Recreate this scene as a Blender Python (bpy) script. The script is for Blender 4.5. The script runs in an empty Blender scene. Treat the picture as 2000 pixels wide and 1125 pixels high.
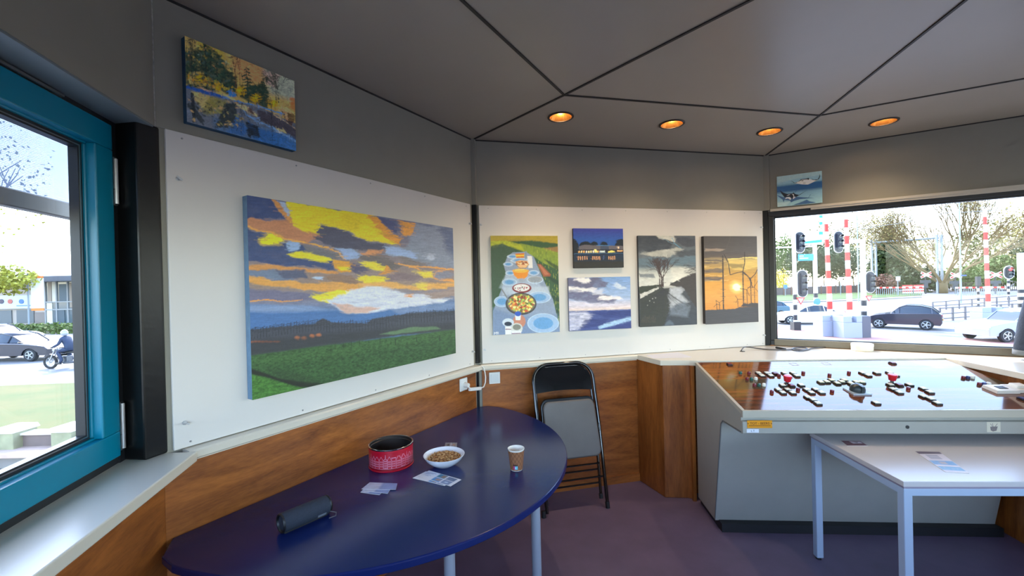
import bpy, math, random
import numpy as np
from math import radians as R, sin, cos, pi, atan2, sqrt
from mathutils import Vector, Matrix

C = bpy.context.scene.collection
SC = bpy.context.scene

# ------------------------------------------------------------------ camera
IMW, IMH = 2000, 1125
FPX = 834.36
PITCH, ROLL = R(-.295), R(-1.368)
EYE = Vector((0, 0, 1.5))
F_ = Vector((0, cos(PITCH), sin(PITCH)))
_U = Vector((0, -sin(PITCH), cos(PITCH)))
_R = Vector((1, 0, 0))
R_ = cos(ROLL) * _R + sin(ROLL) * _U
U_ = -sin(ROLL) * _R + cos(ROLL) * _U
cam = bpy.data.cameras.new('camera')
cam.sensor_width = 36
cam.lens = 36 * FPX / IMW
cam.clip_start = .02
cam.clip_end = 1500
camo = bpy.data.objects.new('camera', cam)
C.objects.link(camo)
M = Matrix((R_, U_, -F_)).transposed().to_4x4()
M.translation = EYE
camo.matrix_world = M
SC.camera = camo

# ------------------------------------------------------------------ light
SUN_AZ, SUN_EL = R(-25), R(46)
world = bpy.data.worlds.new('world')
SC.world = world
world.use_nodes = True
wn = world.node_tree
wn.nodes.clear()
sky = wn.nodes.new('ShaderNodeTexSky')
sky.sky_type = 'NISHITA'
sky.sun_disc = False
sky.sun_elevation = SUN_EL
sky.sun_rotation = SUN_AZ
sky.air_density = 1.0
sky.dust_density = 0.7
sky.ozone_density = 1.2
bg = wn.nodes.new('ShaderNodeBackground')
bg.inputs['Strength'].default_value = 0.62
wo = wn.nodes.new('ShaderNodeOutputWorld')
hs = wn.nodes.new('ShaderNodeHueSaturation')
hs.inputs['Saturation'].default_value = .95
wn.links.new(sky.outputs[0], hs.inputs['Color'])
wn.links.new(hs.outputs[0], bg.inputs[0])
wn.links.new(bg.outputs[0], wo.inputs[0])
sun = bpy.data.lights.new('sun', 'SUN')
sun.energy = 2.4
sun.angle = R(1.2)
sun.color = (1, .95, .87)
suno = bpy.data.objects.new('sun', sun)
C.objects.link(suno)
sd = Vector((sin(SUN_AZ) * cos(SUN_EL), cos(SUN_AZ) * cos(SUN_EL), sin(SUN_EL)))
suno.rotation_euler = (-sd).to_track_quat('-Z', 'Y').to_euler()

SC.view_settings.view_transform = 'Standard'
SC.view_settings.look = 'None'
SC.view_settings.gamma = 1
SC.view_settings.exposure = 1.35
SC.view_settings.use_curve_mapping = False
cy = SC.cycles
cy.use_denoising = True
cy.max_bounces = 10
cy.diffuse_bounces = 6
cy.glossy_bounces = 4
cy.transparent_max_bounces = 12
cy.sample_clamp_indirect = 6
cy.caustics_reflective = False
cy.caustics_refractive = False

# ------------------------------------------------------------------ place
GZ = -1.8                       # street level; the cabin floor is z = 0
AZ = dict(A=-13.44, B=31.56, C=76.98, D=121.75)
DIR = {k: Vector((sin(R(a)), cos(R(a)))) for k, a in AZ.items()}
BC = Vector((-.2537, 2.9719))
CD = BC + 2.4207 * DIR['C']
AB = BC - 1.79 * DIR['B']
ORG = dict(A=AB, B=BC, C=BC, D=CD)
ZC, ZT, ZS = 2.52, 2.066, .96


def ray(x, y):
    return F_ + (x - IMW / 2) / FPX * R_ - (y - IMH / 2) / FPX * U_


def zp(x, y, z):
    """the point at height z seen at that spot of the photograph"""
    v = ray(x, y)
    return EYE + v * ((z - EYE.z) / v.z)


def hat(x, y, p):
    """height above floor seen at x, y on a vertical through p"""
    v = ray(x, y)
    t = (v.x * p[0] + v.y * p[1]) / (v.x ** 2 + v.y ** 2)
    return EYE.z + t * v.z


def wl(w, x, y, off=0.0):
    """(along, height) on wall w, off metres into the room"""
    v = ray(x, y)
    d = DIR[w]
    n = Vector((d.y, -d.x))
    o = ORG[w] + n * off
    t = (o @ n) / (v.x * n.x + v.y * n.y)
    p = EYE + v * t
    return (p.xy - ORG[w]) @ d, p.z


def frame(w):
    """location and z rotation of a wall's own axes: +x along it, +y out of the room"""
    return (ORG[w].x, ORG[w].y, 0), pi / 2 - R(AZ[w])


# ------------------------------------------------------------------ materials
def lin(c):
    return tuple(((v / 255) / 12.92 if v / 255 <= .04045 else ((v / 255 + .055) / 1.055) ** 2.4) for v in c)


MATS = {}


def mat(name, col, rough=.5, metal=0., spec=.5, coat=0., noise=0., scale=20., bump=0., bscale=60., stretch=None,
        emis=None, estr=0., trans=0., col2=None, alpha=1.):
    """procedural principled material; noise mottles the colour, bump roughens the surface"""
    if name in MATS:
        return MATS[name]
    m = bpy.data.materials.new(name)
    m.use_nodes = True
    nt = m.node_tree
    b = nt.nodes['Principled BSDF']
    c = lin(col)
    b.inputs['Base Color'].default_value = (*c, 1)
    b.inputs['Roughness'].default_value = rough
    b.inputs['Metallic'].default_value = metal
    b.inputs['Specular IOR Level'].default_value = spec
    b.inputs['Coat Weight'].default_value = coat
    b.inputs['Coat Roughness'].default_value = .08
    b.inputs['Transmission Weight'].default_value = trans
    b.inputs['Alpha'].default_value = alpha
    if emis:
        b.inputs['Emission Color'].default_value = (*lin(emis), 1)
        b.inputs['Emission Strength'].default_value = estr
    tc = nt.nodes.new('ShaderNodeTexCoord')
    mp = nt.nodes.new('ShaderNodeMapping')
    if stretch:
        mp.inputs['Scale'].default_value = stretch
    nt.links.new(tc.outputs['Object'], mp.inputs[0])
    if noise or col2:
        n = nt.nodes.new('ShaderNodeTexNoise')
        n.inputs['Scale'].default_value = scale
        n.inputs['Detail'].default_value = 6
        n.inputs['Roughness'].default_value = .6
        nt.links.new(mp.outputs[0], n.inputs['Vector'])
        r = nt.nodes.new('ShaderNodeValToRGB')
        r.color_ramp.elements[0].position = .32
        r.color_ramp.elements[1].position = .68
        a = lin(col2) if col2 else tuple(max(0, v * (1 - noise)) for v in c)
        z = c if col2 else tuple(min(1, v * (1 + noise)) for v in c)
        r.color_ramp.elements[0].color = (*a, 1)
        r.color_ramp.elements[1].color = (*z, 1)
        nt.links.new(n.outputs[0], r.inputs[0])
        nt.links.new(r.outputs[0], b.inputs['Base Color'])
    if bump:
        n2 = nt.nodes.new('ShaderNodeTexNoise')
        n2.inputs['Scale'].default_value = bscale
        n2.inputs['Detail'].default_value = 4
        bp = nt.nodes.new('ShaderNodeBump')
        bp.inputs['Strength'].default_value = bump
        bp.inputs['Distance'].default_value = .01
        nt.links.new(mp.outputs[0], n2.inputs['Vector'])
        nt.links.new(n2.outputs[0], bp.inputs['Height'])
        nt.links.new(bp.outputs[0], b.inputs['Normal'])
    MATS[name] = m
    return m


def wood_mat(name, stretch, dark=(98, 48, 16), light=(188, 112, 50), rough=.38):
    m = bpy.data.materials.new(name)
    m.use_nodes = True
    nt = m.node_tree
    b = nt.nodes['Principled BSDF']
    b.inputs['Roughness'].default_value = rough
    b.inputs['Coat Weight'].default_value = .15
    tc = nt.nodes.new('ShaderNodeTexCoord')
    mp = nt.nodes.new('ShaderNodeMapping')
    mp.inputs['Scale'].default_value = stretch
    n1 = nt.nodes.new('ShaderNodeTexNoise')
    n1.inputs['Scale'].default_value = 2.2
    n1.inputs['Detail'].default_value = 8
    n1.inputs['Roughness'].default_value = .62
    n1.inputs['Distortion'].default_value = .6
    n2 = nt.nodes.new('ShaderNodeTexNoise')
    n2.inputs['Scale'].default_value = 26
    n2.inputs['Detail'].default_value = 3
    mx = nt.nodes.new('ShaderNodeMath')
    mx.operation = 'MULTIPLY_ADD'
    mx.inputs[1].default_value = .28
    r = nt.nodes.new('ShaderNodeValToRGB')
    r.color_ramp.elements[0].position = .38
    r.color_ramp.elements[1].position = .86
    r.color_ramp.elements[0].color = (*lin(dark), 1)
    r.color_ramp.elements[1].color = (*lin(light), 1)
    nt.links.new(tc.outputs['Object'], mp.inputs[0])
    for n in (n1, n2):
        nt.links.new(mp.outputs[0], n.inputs['Vector'])
    nt.links.new(n2.outputs[0], mx.inputs[0])
    nt.links.new(n1.outputs[0], mx.inputs[2])
    nt.links.new(mx.outputs[0], r.inputs[0])
    nt.links.new(r.outputs[0], b.inputs['Base Color'])
    MATS[name] = m
    return m


def glass_mat(name='window_glass', tint=(1, 1, 1), refl=1.0):
    if name in MATS:
        return MATS[name]
    m = bpy.data.materials.new(name)
    m.use_nodes = True
    nt = m.node_tree
    nt.nodes.clear()
    o = nt.nodes.new('ShaderNodeOutputMaterial')
    t = nt.nodes.new('ShaderNodeBsdfTransparent')
    t.inputs[0].default_value = (*tint, 1)
    g = nt.nodes.new('ShaderNodeBsdfGlossy')
    g.inputs['Roughness'].default_value = .01
    f = nt.nodes.new('ShaderNodeFresnel')
    ge = nt.nodes.new('ShaderNodeNewGeometry')
    ir = nt.nodes.new('ShaderNodeMapRange')
    ir.inputs['To Min'].default_value = 1.22
    ir.inputs['To Max'].default_value = 1 / 1.22
    nt.links.new(ge.outputs['Backfacing'], ir.inputs[0])
    nt.links.new(ir.outputs[0], f.inputs[0])
    mx = nt.nodes.new('ShaderNodeMixShader')
    nt.links.new(f.outputs[0], mx.inputs[0])
    nt.links.new(t.outputs[0], mx.inputs[1])
    nt.links.new(g.outputs[0], mx.inputs[2])
    nt.links.new(mx.outputs[0], o.inputs[0])
    MATS[name] = m
    return m


def paint_mat(rough=.45):
    """colours live on the painted surface itself"""
    k = 'paint%g' % rough
    if k in MATS:
        return MATS[k]
    m = bpy.data.materials.new('canvas_paint')
    m.use_nodes = True
    nt = m.node_tree
    b = nt.nodes['Principled BSDF']
    a = nt.nodes.new('ShaderNodeAttribute')
    a.attribute_name = 'paint'
    nt.links.new(a.outputs['Color'], b.inputs['Base Color'])
    b.inputs['Roughness'].default_value = rough
    n2 = nt.nodes.new('ShaderNodeTexNoise')
    n2.inputs['Scale'].default_value = 260
    tc = nt.nodes.new('ShaderNodeTexCoord')
    bp = nt.nodes.new('ShaderNodeBump')
    bp.inputs['Strength'].default_value = .12
    bp.inputs['Distance'].default_value = .003
    nt.links.new(tc.outputs['Object'], n2.inputs['Vector'])
    nt.links.new(n2.outputs[0], bp.inputs['Height'])
    nt.links.new(bp.outputs[0], b.inputs['Normal'])
    MATS[k] = m
    return m


# ------------------------------------------------------------------ mesh helpers
def rotm(rx=0, ry=0, rz=0):
    return Matrix.Rotation(rz, 3, 'Z') @ Matrix.Rotation(ry, 3, 'Y') @ Matrix.Rotation(rx, 3, 'X')


class MB:
    def __init__(s):
        s.v, s.f, s.mi, s.xf = [], [], [], None

    def add(s, vs, fs, mi=0):
        k = len(s.v)
        if s.xf:
            vs = [s.xf(Vector(p)) for p in vs]
        s.v += [tuple(p) for p in vs]
        s.f += [tuple(i + k for i in f) for f in fs]
        s.mi += [mi] * len(fs)
        return s

    def box(s, c, d, rot=None, mi=0, taper=1.0):
        hx, hy, hz = d[0] / 2, d[1] / 2, d[2] / 2
        vs = []
        for z in (-1, 1):
            k = taper if z > 0 else 1
            for x, y in ((-1, -1), (1, -1), (1, 1), (-1, 1)):
                p = Vector((x * hx * k, y * hy * k, z * hz))
                if rot:
                    p = rot @ p
                vs.append(p + Vector(c))
        return s.add(vs, [(3, 2, 1, 0), (4, 5, 6, 7), (0, 1, 5, 4), (1, 2, 6, 5), (2, 3, 7, 6), (3, 0, 4, 7)], mi)

    def bx(s, x0, x1, y0, y1, z0, z1, mi=0):
        return s.box(((x0 + x1) / 2, (y0 + y1) / 2, (z0 + z1) / 2), (abs(x1 - x0), abs(y1 - y0), abs(z1 - z0)), None, mi)

    def tube(s, pts, r, n=10, mi=0, closed=False, caps=True):
        pts = [Vector(p) for p in pts]
        rs = r if isinstance(r, (list, tuple)) else [r] * len(pts)
        L = len(pts)
        up = None
        vs = []
        for i, p in enumerate(pts):
            if closed:
                t = pts[(i + 1) % L] - pts[i - 1]
            else:
                t = pts[min(i + 1, L - 1)] - pts[max(i - 1, 0)]
            t = t.normalized() if t.length > 1e-9 else Vector((0, 0, 1))
            if up is None:
                up = Vector((0, 0, 1)) if abs(t.z) < .9 else Vector((1, 0, 0))
            a = up - t * up.dot(t)
            if a.length < 1e-6:
                a = Vector((1, 0, 0)) - t * t.x
            a.normalize()
            up = a
            b = t.cross(a)
            for k in range(n):
                th = 2 * pi * k / n
                vs.append(p + (a * cos(th) + b * sin(th)) * rs[i])
        fs = []
        for i in range(L if closed else L - 1):
            j = (i + 1) % L
            for k in range(n):
                q = (k + 1) % n
                fs.append((i * n + q, j * n + q, j * n + k, i * n + k))
        if caps and not closed:
            fs.append(tuple(reversed(range(n))))
            fs.append(tuple((L - 1) * n + k for k in range(n)))
        return s.add(vs, fs, mi)

    def cyl(s, a, b, r, n=20, mi=0, r2=None):
        return s.tube([a, b], [r, r if r2 is None else r2], n, mi)

    def lathe(s, prof, c=(0, 0, 0), n=32, mi=0, rot=None, sx=1, sy=1, capb=True, capt=True):
        vs, fs = [], []
        for r, z in prof:
            for k in range(n):
                th = 2 * pi * k / n
                p = Vector((r * cos(th) * sx, r * sin(th) * sy, z))
                if rot:
                    p = rot @ p
                vs.append(p + Vector(c))
        for i in range(len(prof) - 1):
            for k in range(n):
                q = (k + 1) % n
                fs.append((i * n + k, i * n + q, (i + 1) * n + q, (i + 1) * n + k))
        if capb:
            fs.append(tuple(reversed(range(n))))
        if capt:
            fs.append(tuple((len(prof) - 1) * n + k for k in range(n)))
        return s.add(vs, fs, mi)

    def prism(s, poly, z0, z1, mi=0, axis='z', rot=None, c=(0, 0, 0)):
        """polygon extruded; axis z: poly is (x,y); axis y: poly is (x,z); axis x: poly is (y,z)"""
        n = len(poly)
        vs = []
        for z in (z0, z1):
            for a, b in poly:
                p = {'z': (a, b, z), 'y': (a, z, b), 'x': (z, a, b)}[axis]
                p = Vector(p)
                if rot:
                    p = rot @ p
                vs.append(p + Vector(c))
        ar = sum(poly[i][0] * poly[(i + 1) % n][1] - poly[(i + 1) % n][0] * poly[i][1] for i in range(n))
        flip = (ar < 0) ^ (axis == 'y') ^ (z1 < z0)
        fs = [tuple(reversed(range(n))), tuple(range(n, 2 * n))]
        fs += [(i, (i + 1) % n, n + (i + 1) % n, n + i) for i in range(n)]
        if flip:
            fs = [tuple(reversed(f)) for f in fs]
        return s.add(vs, fs, mi)

    def ball(s, c, r, n=12, m=8, mi=0, rot=None):
        r = r if isinstance(r, (tuple, list)) else (r, r, r)
        vs, fs = [], []
        for i in range(1, m):
            ph = pi * i / m
            for k in range(n):
                th = 2 * pi * k / n
                p = Vector((r[0] * sin(ph) * cos(th), r[1] * sin(ph) * sin(th), r[2] * cos(ph)))
                if rot:
                    p = rot @ p
                vs.append(p + Vector(c))
        t = Vector((0, 0, r[2]))
        if rot:
            t = rot @ t
        vs += [Vector(c) + t, Vector(c) - t]
        T, B = len(vs) - 2, len(vs) - 1
        for i in range(m - 2):
            for k in range(n):
                q = (k + 1) % n
                fs.append((i * n + k, (i + 1) * n + k, (i + 1) * n + q, i * n + q))
        for k in range(n):
            q = (k + 1) % n
            fs.append((T, k, q))
            fs.append((B, (m - 2) * n + q, (m - 2) * n + k))
        return s.add(vs, fs, mi)

    def build(s, name, mats, parent=None, smooth=True, bevel=0, loc=None, rz=None, angle=35, seg=2):
        me = bpy.data.meshes.new(name)
        me.from_pydata(s.v, [], s.f)
        if not isinstance(mats, (list, tuple)):
            mats = [mats]
        for m in mats:
            me.materials.append(m)
        me.polygons.foreach_set('material_index', s.mi)
        if smooth:
            me.polygons.foreach_set('use_smooth', [True] * len(s.f))
            me.set_sharp_from_angle(angle=R(angle))
        me.validate()
        me.update()
        o = bpy.data.objects.new(name, me)
        C.objects.link(o)
        if parent:
            o.parent = parent
        if loc is not None:
            o.location = loc
        if rz is not None:
            o.rotation_euler = (0, 0, rz)
        if bevel:
            b = o.modifiers.new('edge', 'BEVEL')
            b.width = bevel
            b.segments = seg
            b.limit_method = 'ANGLE'
            b.angle_limit = R(40)
        return o


def thing(name, label, cat, loc=(0, 0, 0), rz=0, group=None):
    o = bpy.data.objects.new(name, None)
    o.empty_display_size = .05
    C.objects.link(o)
    o.location = loc
    o.rotation_euler = (0, 0, rz)
    return tag(o, label, cat, group)


def tag(o, label, cat, group=None):
    o['label'] = label
    o['category'] = cat
    if group:
        o['group'] = group
    return o


def struct(o):
    o['kind'] = 'structure'
    return o


def stuff(o, label, cat):
    o['kind'] = 'stuff'
    return tag(o, label, cat)


def copy_tree(o, parent=None, loc=None, rz=None, label=None):
    c = o.copy()
    C.objects.link(c)
    c.parent = parent
    if parent is not None:
        c.matrix_parent_inverse = o.matrix_parent_inverse.copy()
    if loc is not None:
        c.location = loc
    if rz is not None:
        c.rotation_euler = (0, 0, rz)
    if label:
        c['label'] = label
    for ch in o.children:
        copy_tree(ch, c)
    return c


# ------------------------------------------------------------------ palette
WHITE = mat('white_panel', (220, 217, 213), .32, noise=.015, scale=3)
GREYW = mat('grey_wall_laminate', (146, 143, 131), .6, noise=.03, scale=5, bump=.03, bscale=200)
CEIL = mat('grey_ceiling_laminate', (164, 156, 144), .34, noise=.04, scale=1.6, bump=.03, bscale=3)
SEAM = mat('dark_seam', (40, 38, 36), .6)
WOODB = wood_mat('orange_plywood', (1.2, 1.2, 6))
WOODV = wood_mat('orange_plywood_upright', (5, 5, .7))
CREAM = mat('cream_sill_laminate', (218, 210, 194), .28, noise=.01, scale=4)
BLACKM = mat('black_painted_steel', (15, 16, 18), .3, spec=.35, noise=.2, scale=14, bump=.05, bscale=40)
BLACKF = mat('black_window_frame', (34, 36, 40), .4)
SUNLITF = mat('sunlit_look_window_frame', (120, 113, 98), .45, noise=.06, scale=20)  # sunlit look of the bottom bar put into a lighter frame colour
TEAL = mat('teal_painted_sash', (0, 128, 160), .3, noise=.02, scale=4)
STEEL = mat('brushed_steel', (176, 176, 178), .3, metal=1)
CHROME = mat('chrome', (220, 220, 222), .12, metal=1)
GLASS = glass_mat()
WHITEP = mat('white_plastic', (236, 234, 228), .3)
BLACKP = mat('black_plastic', (22, 22, 24), .4)
RUBBER = mat('black_rubber', (24, 24, 26), .7)
# ------------------------------------------------------------------ room shell
H_ = {k: frame(k) for k in 'ABCD'}
LA, LD = 1.7, 3.0
az = {'E': 166.56, 'F': 211.56, 'G': 256.56, 'H': -58.44}
dv = {k: Vector((sin(R(a)), cos(R(a)))) for k, a in az.items()}
P_AB, P_BC, P_CD = AB, BC, CD
P_D = CD + LD * DIR['D']
P_A = AB - LA * DIR['A']
P_E = P_D + 2.3 * dv['E']
P_F = P_E + 1.9 * dv['F']
# the last two walls close the ring
rem = P_A - P_F
g, h2 = dv['G'], dv['H']
det = g.x * h2.y - g.y * h2.x
tg = (rem.x * h2.y - rem.y * h2.x) / det
th_ = (g.x * rem.y - g.y * rem.x) / det
P_G = P_F + tg * g
RING = [P_A, P_AB, P_BC, P_CD, P_D, P_E, P_F, P_G]
cen = sum(RING, Vector((0, 0))) / 8


def grow(ring, d):
    out = []
    n = len(ring)
    for i in range(n):
        a, b, c = ring[i - 1], ring[i], ring[(i + 1) % n]
        d1, d2 = (b - a).normalized(), (c - b).normalized()
        n1, n2 = Vector((-d1.y, d1.x)), Vector((-d2.y, d2.x))
        m = (n1 + n2)
        out.append(b + m * (d / (1 + n1.dot(n2))))
    return [(p.x, p.y) for p in out]


FLOORM = mat('purple_brown_vinyl_floor', (114, 98, 122), .42, noise=.12, scale=4, bump=.04, bscale=500)
struct(MB().prism(grow(RING, .2), -.12, 0).build('floor', FLOORM, smooth=False))
ceil = struct(MB().prism(grow(RING, .2), ZC, ZC + .1).build('ceiling', CEIL, smooth=False))
ROOFM = mat('roof_edge_grey', (150, 152, 154), .5)
struct(MB().prism(grow(RING, .62), ZC + .1, ZC + .3).build('roof', ROOFM, smooth=False))  # unseen eaves, overhang sized to keep the sun off most of the counter
struct(MB().prism(grow(RING, .16), GZ, -.12).build('trim_1', mat('grey_concrete_base', (128, 126, 120), .8, noise=.1, scale=3), smooth=False))


def seam(a, b, w=.012):
    a, b = Vector((a[0], a[1], ZC - .002)), Vector((b[0], b[1], ZC - .002))
    d = b - a
    return MB().box((a + b) / 2, (d.length, w, .006), rotm(rz=atan2(d.y, d.x)))


def par(w, s, off):
    d = DIR[w]
    n = Vector((d.y, -d.x))
    return ORG[w] + d * s + n * off


J1 = zp(1102, 185, ZC)
J2 = zp(1601, 225, ZC)
k = 2
j0 = zp(903, 0, ZC)
e0 = J1 + (j0 - J1) * 2.2
segs = [(BC, J1), (J1, J1 + (zp(1465, 0, ZC) - J1) * 2.6), (J1, e0), (J1, J2), (CD, J2),
        (J2, J2 + (zp(1885, 0, ZC) - J2) * 2.4), (J2, J2 + (zp(2000, 153, ZC) - J2) * 2.6)]
for i, (a, b) in enumerate(segs):
    struct(seam(a, b).build('trim_%d' % (i + 2), SEAM, smooth=False))
# shadow gap where walls meet the ceiling
for i, (a, b) in enumerate(((P_A, P_AB), (AB, BC), (BC, CD), (CD, P_D))):
    d = (b - a).normalized()
    nn = Vector((d.y, -d.x)) * .004
    m = MB()
    a3, b3 = a + nn, b + nn
    m.box(((a3.x + b3.x) / 2, (a3.y + b3.y) / 2, ZC - .004), ((b - a).length, .008, .008), rotm(rz=atan2(d.y, d.x)))
    struct(m.build('trim_%d' % (i + 10), SEAM, smooth=False))


def L3(p, z=0):
    return (p.x, p.y, z)


# wall B: solid, grey above, ply below
lo, rz = H_['B']
m = MB()
m.bx(-1.79, 0, 0, .12, -.12, ZC, 0)
m.bx(-1.79, 0, -.004, 0, ZT, ZC, 1)
m.bx(-1.795, -.03, -.006, 0, .0, .93, 2)
struct(m.build('wall_left', [GREYW, GREYW, WOODB], loc=lo, rz=rz, smooth=False))
# wall C
lo, rz = H_['C']
m = MB()
m.bx(0, 2.42, 0, .12, -.12, ZC, 0)
m.bx(.02, 2.41, -.004, 0, ZT, ZC, 1)
m.bx(.03, 2.42, -.006, 0, 0, .93, 2)
struct(m.build('wall_back', [GREYW, GREYW, WOODB], loc=lo, rz=rz, smooth=False))
struct(MB().bx(.25, 1.24, -.018, -.006, 0, .06).build('baseboard_back', WOODB, loc=lo, rz=rz, smooth=False))
# wall D: parapet and grey band, a long window between
lo, rz = H_['D']
m = MB()
m.bx(0, LD, 0, .12, -.12, .965, 2)
m.bx(0, LD, 0, .12, ZT - .01, ZC, 0)
m.bx(.03, LD, -.006, 0, ZT + .004, ZC, 1)
struct(m.build('wall_right', [GREYW, GREYW, WOODB], loc=lo, rz=rz, smooth=False))
m = MB()
m.bx(.03, LD, -.03, -.004, ZT - .012, ZT + .006)
m.bx(.30, LD, -.024, -.002, ZT - .026, ZT - .012)
struct(m.build('trim_14', mat('pale_beige_edging', (196, 190, 178), .4), loc=lo, rz=rz, smooth=False))
# wall A
lo, rz = H_['A']
m = MB()
m.bx(-LA, 0, .0, .22, -.12, .93, 2)
m.bx(-LA, 0, 0, .22, ZT, ZC, 0)
struct(m.build('wall_window_side', [GREYW, GREYW, WOODB], loc=lo, rz=rz, smooth=False))
struct(MB().bx(-LA, -.0, .002, .10, ZT - .006, ZT).build('trim_15', mat('blue_grey_soffit', (120, 130, 134), .5), loc=lo, rz=rz, smooth=False))
m = MB()
m.bx(-.008, .001, -.002, .003, ZT, ZC)
struct(m.build('trim_16', mat('filler_joint', (176, 174, 168), .7, noise=.3, scale=60), loc=lo, rz=rz))


def win_frame(m, x0, x1, z0, z1, y0, y1, w, mi=0):
    m.bx(x0, x1, y0, y1, z0, z0 + w, mi)
    m.bx(x0, x1, y0, y1, z1 - w, z1, mi)
    m.bx(x0, x0 + w, y0, y1, z0 + w, z1 - w, mi)
    m.bx(x1 - w, x1, y0, y1, z0 + w, z1 - w, mi)


# rear and side walls with windows like the ones in view
def window_wall(nm, a, b, k, bays):
    d = (b - a)
    L = d.length
    d.normalize()
    lo = (a.x, a.y, 0)
    rz = atan2(d.y, d.x)
    m = MB()
    m.bx(0, L, 0, .12, -.12, .93, 1)
    m.bx(0, L, 0, .12, ZT, ZC, 0)
    m.bx(0, .06, 0, .12, .93, ZT, 0)
    m.bx(L - .06, L, 0, .12, .93, ZT, 0)
    struct(m.build('wall_' + nm, [GREYW, WOODB], loc=lo, rz=rz, smooth=False))
    m = MB()
    m.bx(.02, L - .02, -.10, .0, .93, .96)
    struct(m.build('trim_%d' % (20 + k), CREAM, loc=lo, rz=rz, smooth=False))
    w = (L - .12) / bays
    for i in range(bays):
        m = MB()
        x0 = .06 + i * w
        win_frame(m, x0, x0 + w, .96, ZT, .02, .09, .05)
        f = struct(m.build('window_%d' % (k + i), BLACKF, loc=lo, rz=rz, smooth=False))
        MB().bx(x0 + .05, x0 + w - .05, .05, .056, 1.01, ZT - .05).build('window_pane', GLASS, f, smooth=False)
    return lo, rz


window_wall('far_right', P_D, P_E, 3, 2)
window_wall('rear_right', P_E, P_F, 5, 2)
window_wall('rear', P_F, P_G, 7, 2)
window_wall('rear_left', P_G, P_A, 9, 2)

# big fixed window in wall D
lo, rz = H_['D']
m = MB()
win_frame(m, .012, 1.58, .962, 2.056, .0, .075, .04)
win_frame(m, .045, 1.545, 1.0, 2.02, .02, .06, .018, 0)
m.bx(.04, 1.56, -.012, .0, .962, 1.014, 1)
w1 = struct(m.build('window_1', [BLACKF, SUNLITF], loc=lo, rz=rz, smooth=False, bevel=.003))
MB().bx(.055, 1.535, .036, .042, 1.01, 2.01).build('window_pane', GLASS, w1, smooth=False)
m = MB()
win_frame(m, 1.62, LD - .02, .962, 2.056, .0, .075, .05)
w2 = struct(m.build('window_2', [BLACKF], loc=lo, rz=rz, smooth=False, bevel=.003))
MB().bx(1.66, LD - .06, .036, .042, 1.0, 2.02).build('window_pane', GLASS, w2, smooth=False)
struct(MB().bx(1.575, 1.625, -.02, .08, .962, 2.056).build('trim_17', BLACKM, loc=lo, rz=rz, smooth=False))

# teal casement in wall A, its black fixed frame and the screen outside
lo, rz = H_['A']
m = MB()
win_frame(m, -1.62, -.03, .96, ZT - .006, .105, .20, .03, 0)
m.bx(-.05, .13, .10, .20, .93, ZT - .006)
m.bx(-1.62, -.03, .10, .106, 2.046, ZT - .006)
m.bx(-.25, -.75, .092, .100, 2.050, 2.056, 1)
m.bx(-.27, -.75, .090, .094, 2.0475, 2.050, 1)
w0 = struct(m.build('window_13', [BLACKF, STEEL], loc=lo, rz=rz, smooth=False))
sash = MB()
x0, x1, z0, z1 = -1.58, -.052, .984, 2.045
win_frame(sash, x0, x1, z0, z1, .095, .122, .080, 0)
win_frame(sash, x0 + .074, x1 - .074, z0 + .074, z1 - .074, .118, .155, .012, 0)
so = sash.build('window_sash', TEAL, w0, smooth=False, bevel=.004)
so['label'] = 'teal painted sash'
g_ = MB()
win_frame(g_, x0 + .082, x1 - .082, z0 + .082, z1 - .082, .126, .150, .020, 0)
win_frame(g_, x0 + .094, x1 - .094, z0 + .094, z1 - .094, .1245, .1262, .003, 1)
g_.build('glazing_gasket', [BLACKF, STEEL], w0, smooth=False)
MB().bx(x0 + .095, x1 - .095, .139, .145, z0 + .095, z1 - .095).build('window_pane', GLASS, w0, smooth=False)
for z in (1.79, 1.0):
    hm = MB()
    hm.cyl((-.044, .092, z + .005), (-.044, .092, z + .15), .006, 10)
    hm.bx(-.052, -.036, .0935, .1005, z, z + .155)
    hm.bx(-.0525, -.0355, .0925, .1, z + .05, z + .0515, 1)
    hh = hm.build('hinge', [STEEL, BLACKP], w0, smooth=False)
    hh['label'] = 'silver hinge'

# outdoor roller screen half lowered in front of the casement
SCR = bpy.data.materials.new('screen_fabric')
SCR.use_nodes = True
nt = SCR.node_tree
nt.nodes.clear()
o_ = nt.nodes.new('ShaderNodeOutputMaterial')
tr = nt.nodes.new('ShaderNodeBsdfTransparent')
df = nt.nodes.new('ShaderNodeBsdfDiffuse')
tl = nt.nodes.new('ShaderNodeBsdfTranslucent')
df.inputs[0].default_value = (.10, .12, .16, 1)
tl.inputs[0].default_value = (.12, .15, .22, 1)
ad = nt.nodes.new('ShaderNodeAddShader')
nt.links.new(df.outputs[0], ad.inputs[0])
nt.links.new(tl.outputs[0], ad.inputs[1])
wv = nt.nodes.new('ShaderNodeTexWave')
wv.bands_direction = 'Z'
wv.inputs['Scale'].default_value = 60
wv.inputs['Distortion'].default_value = 1.5
tc = nt.nodes.new('ShaderNodeTexCoord')
mr = nt.nodes.new('ShaderNodeMapRange')
mr.inputs['To Min'].default_value = .66
mr.inputs['To Max'].default_value = .78
mx = nt.nodes.new('ShaderNodeMixShader')
nt.links.new(tc.outputs['Object'], wv.inputs['Vector'])
nt.links.new(wv.outputs['Fac'], mr.inputs[0])
nt.links.new(mr.outputs[0], mx.inputs[0])
nt.links.new(tr.outputs[0], mx.inputs[1])
nt.links.new(ad.outputs[0], mx.inputs[2])
nt.links.new(mx.outputs[0], o_.inputs[0])
t = thing('roller_screen', 'bluish fabric roller screen lowered a third outside the teal window, grey bottom bar', 'screen', lo, rz)
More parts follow.
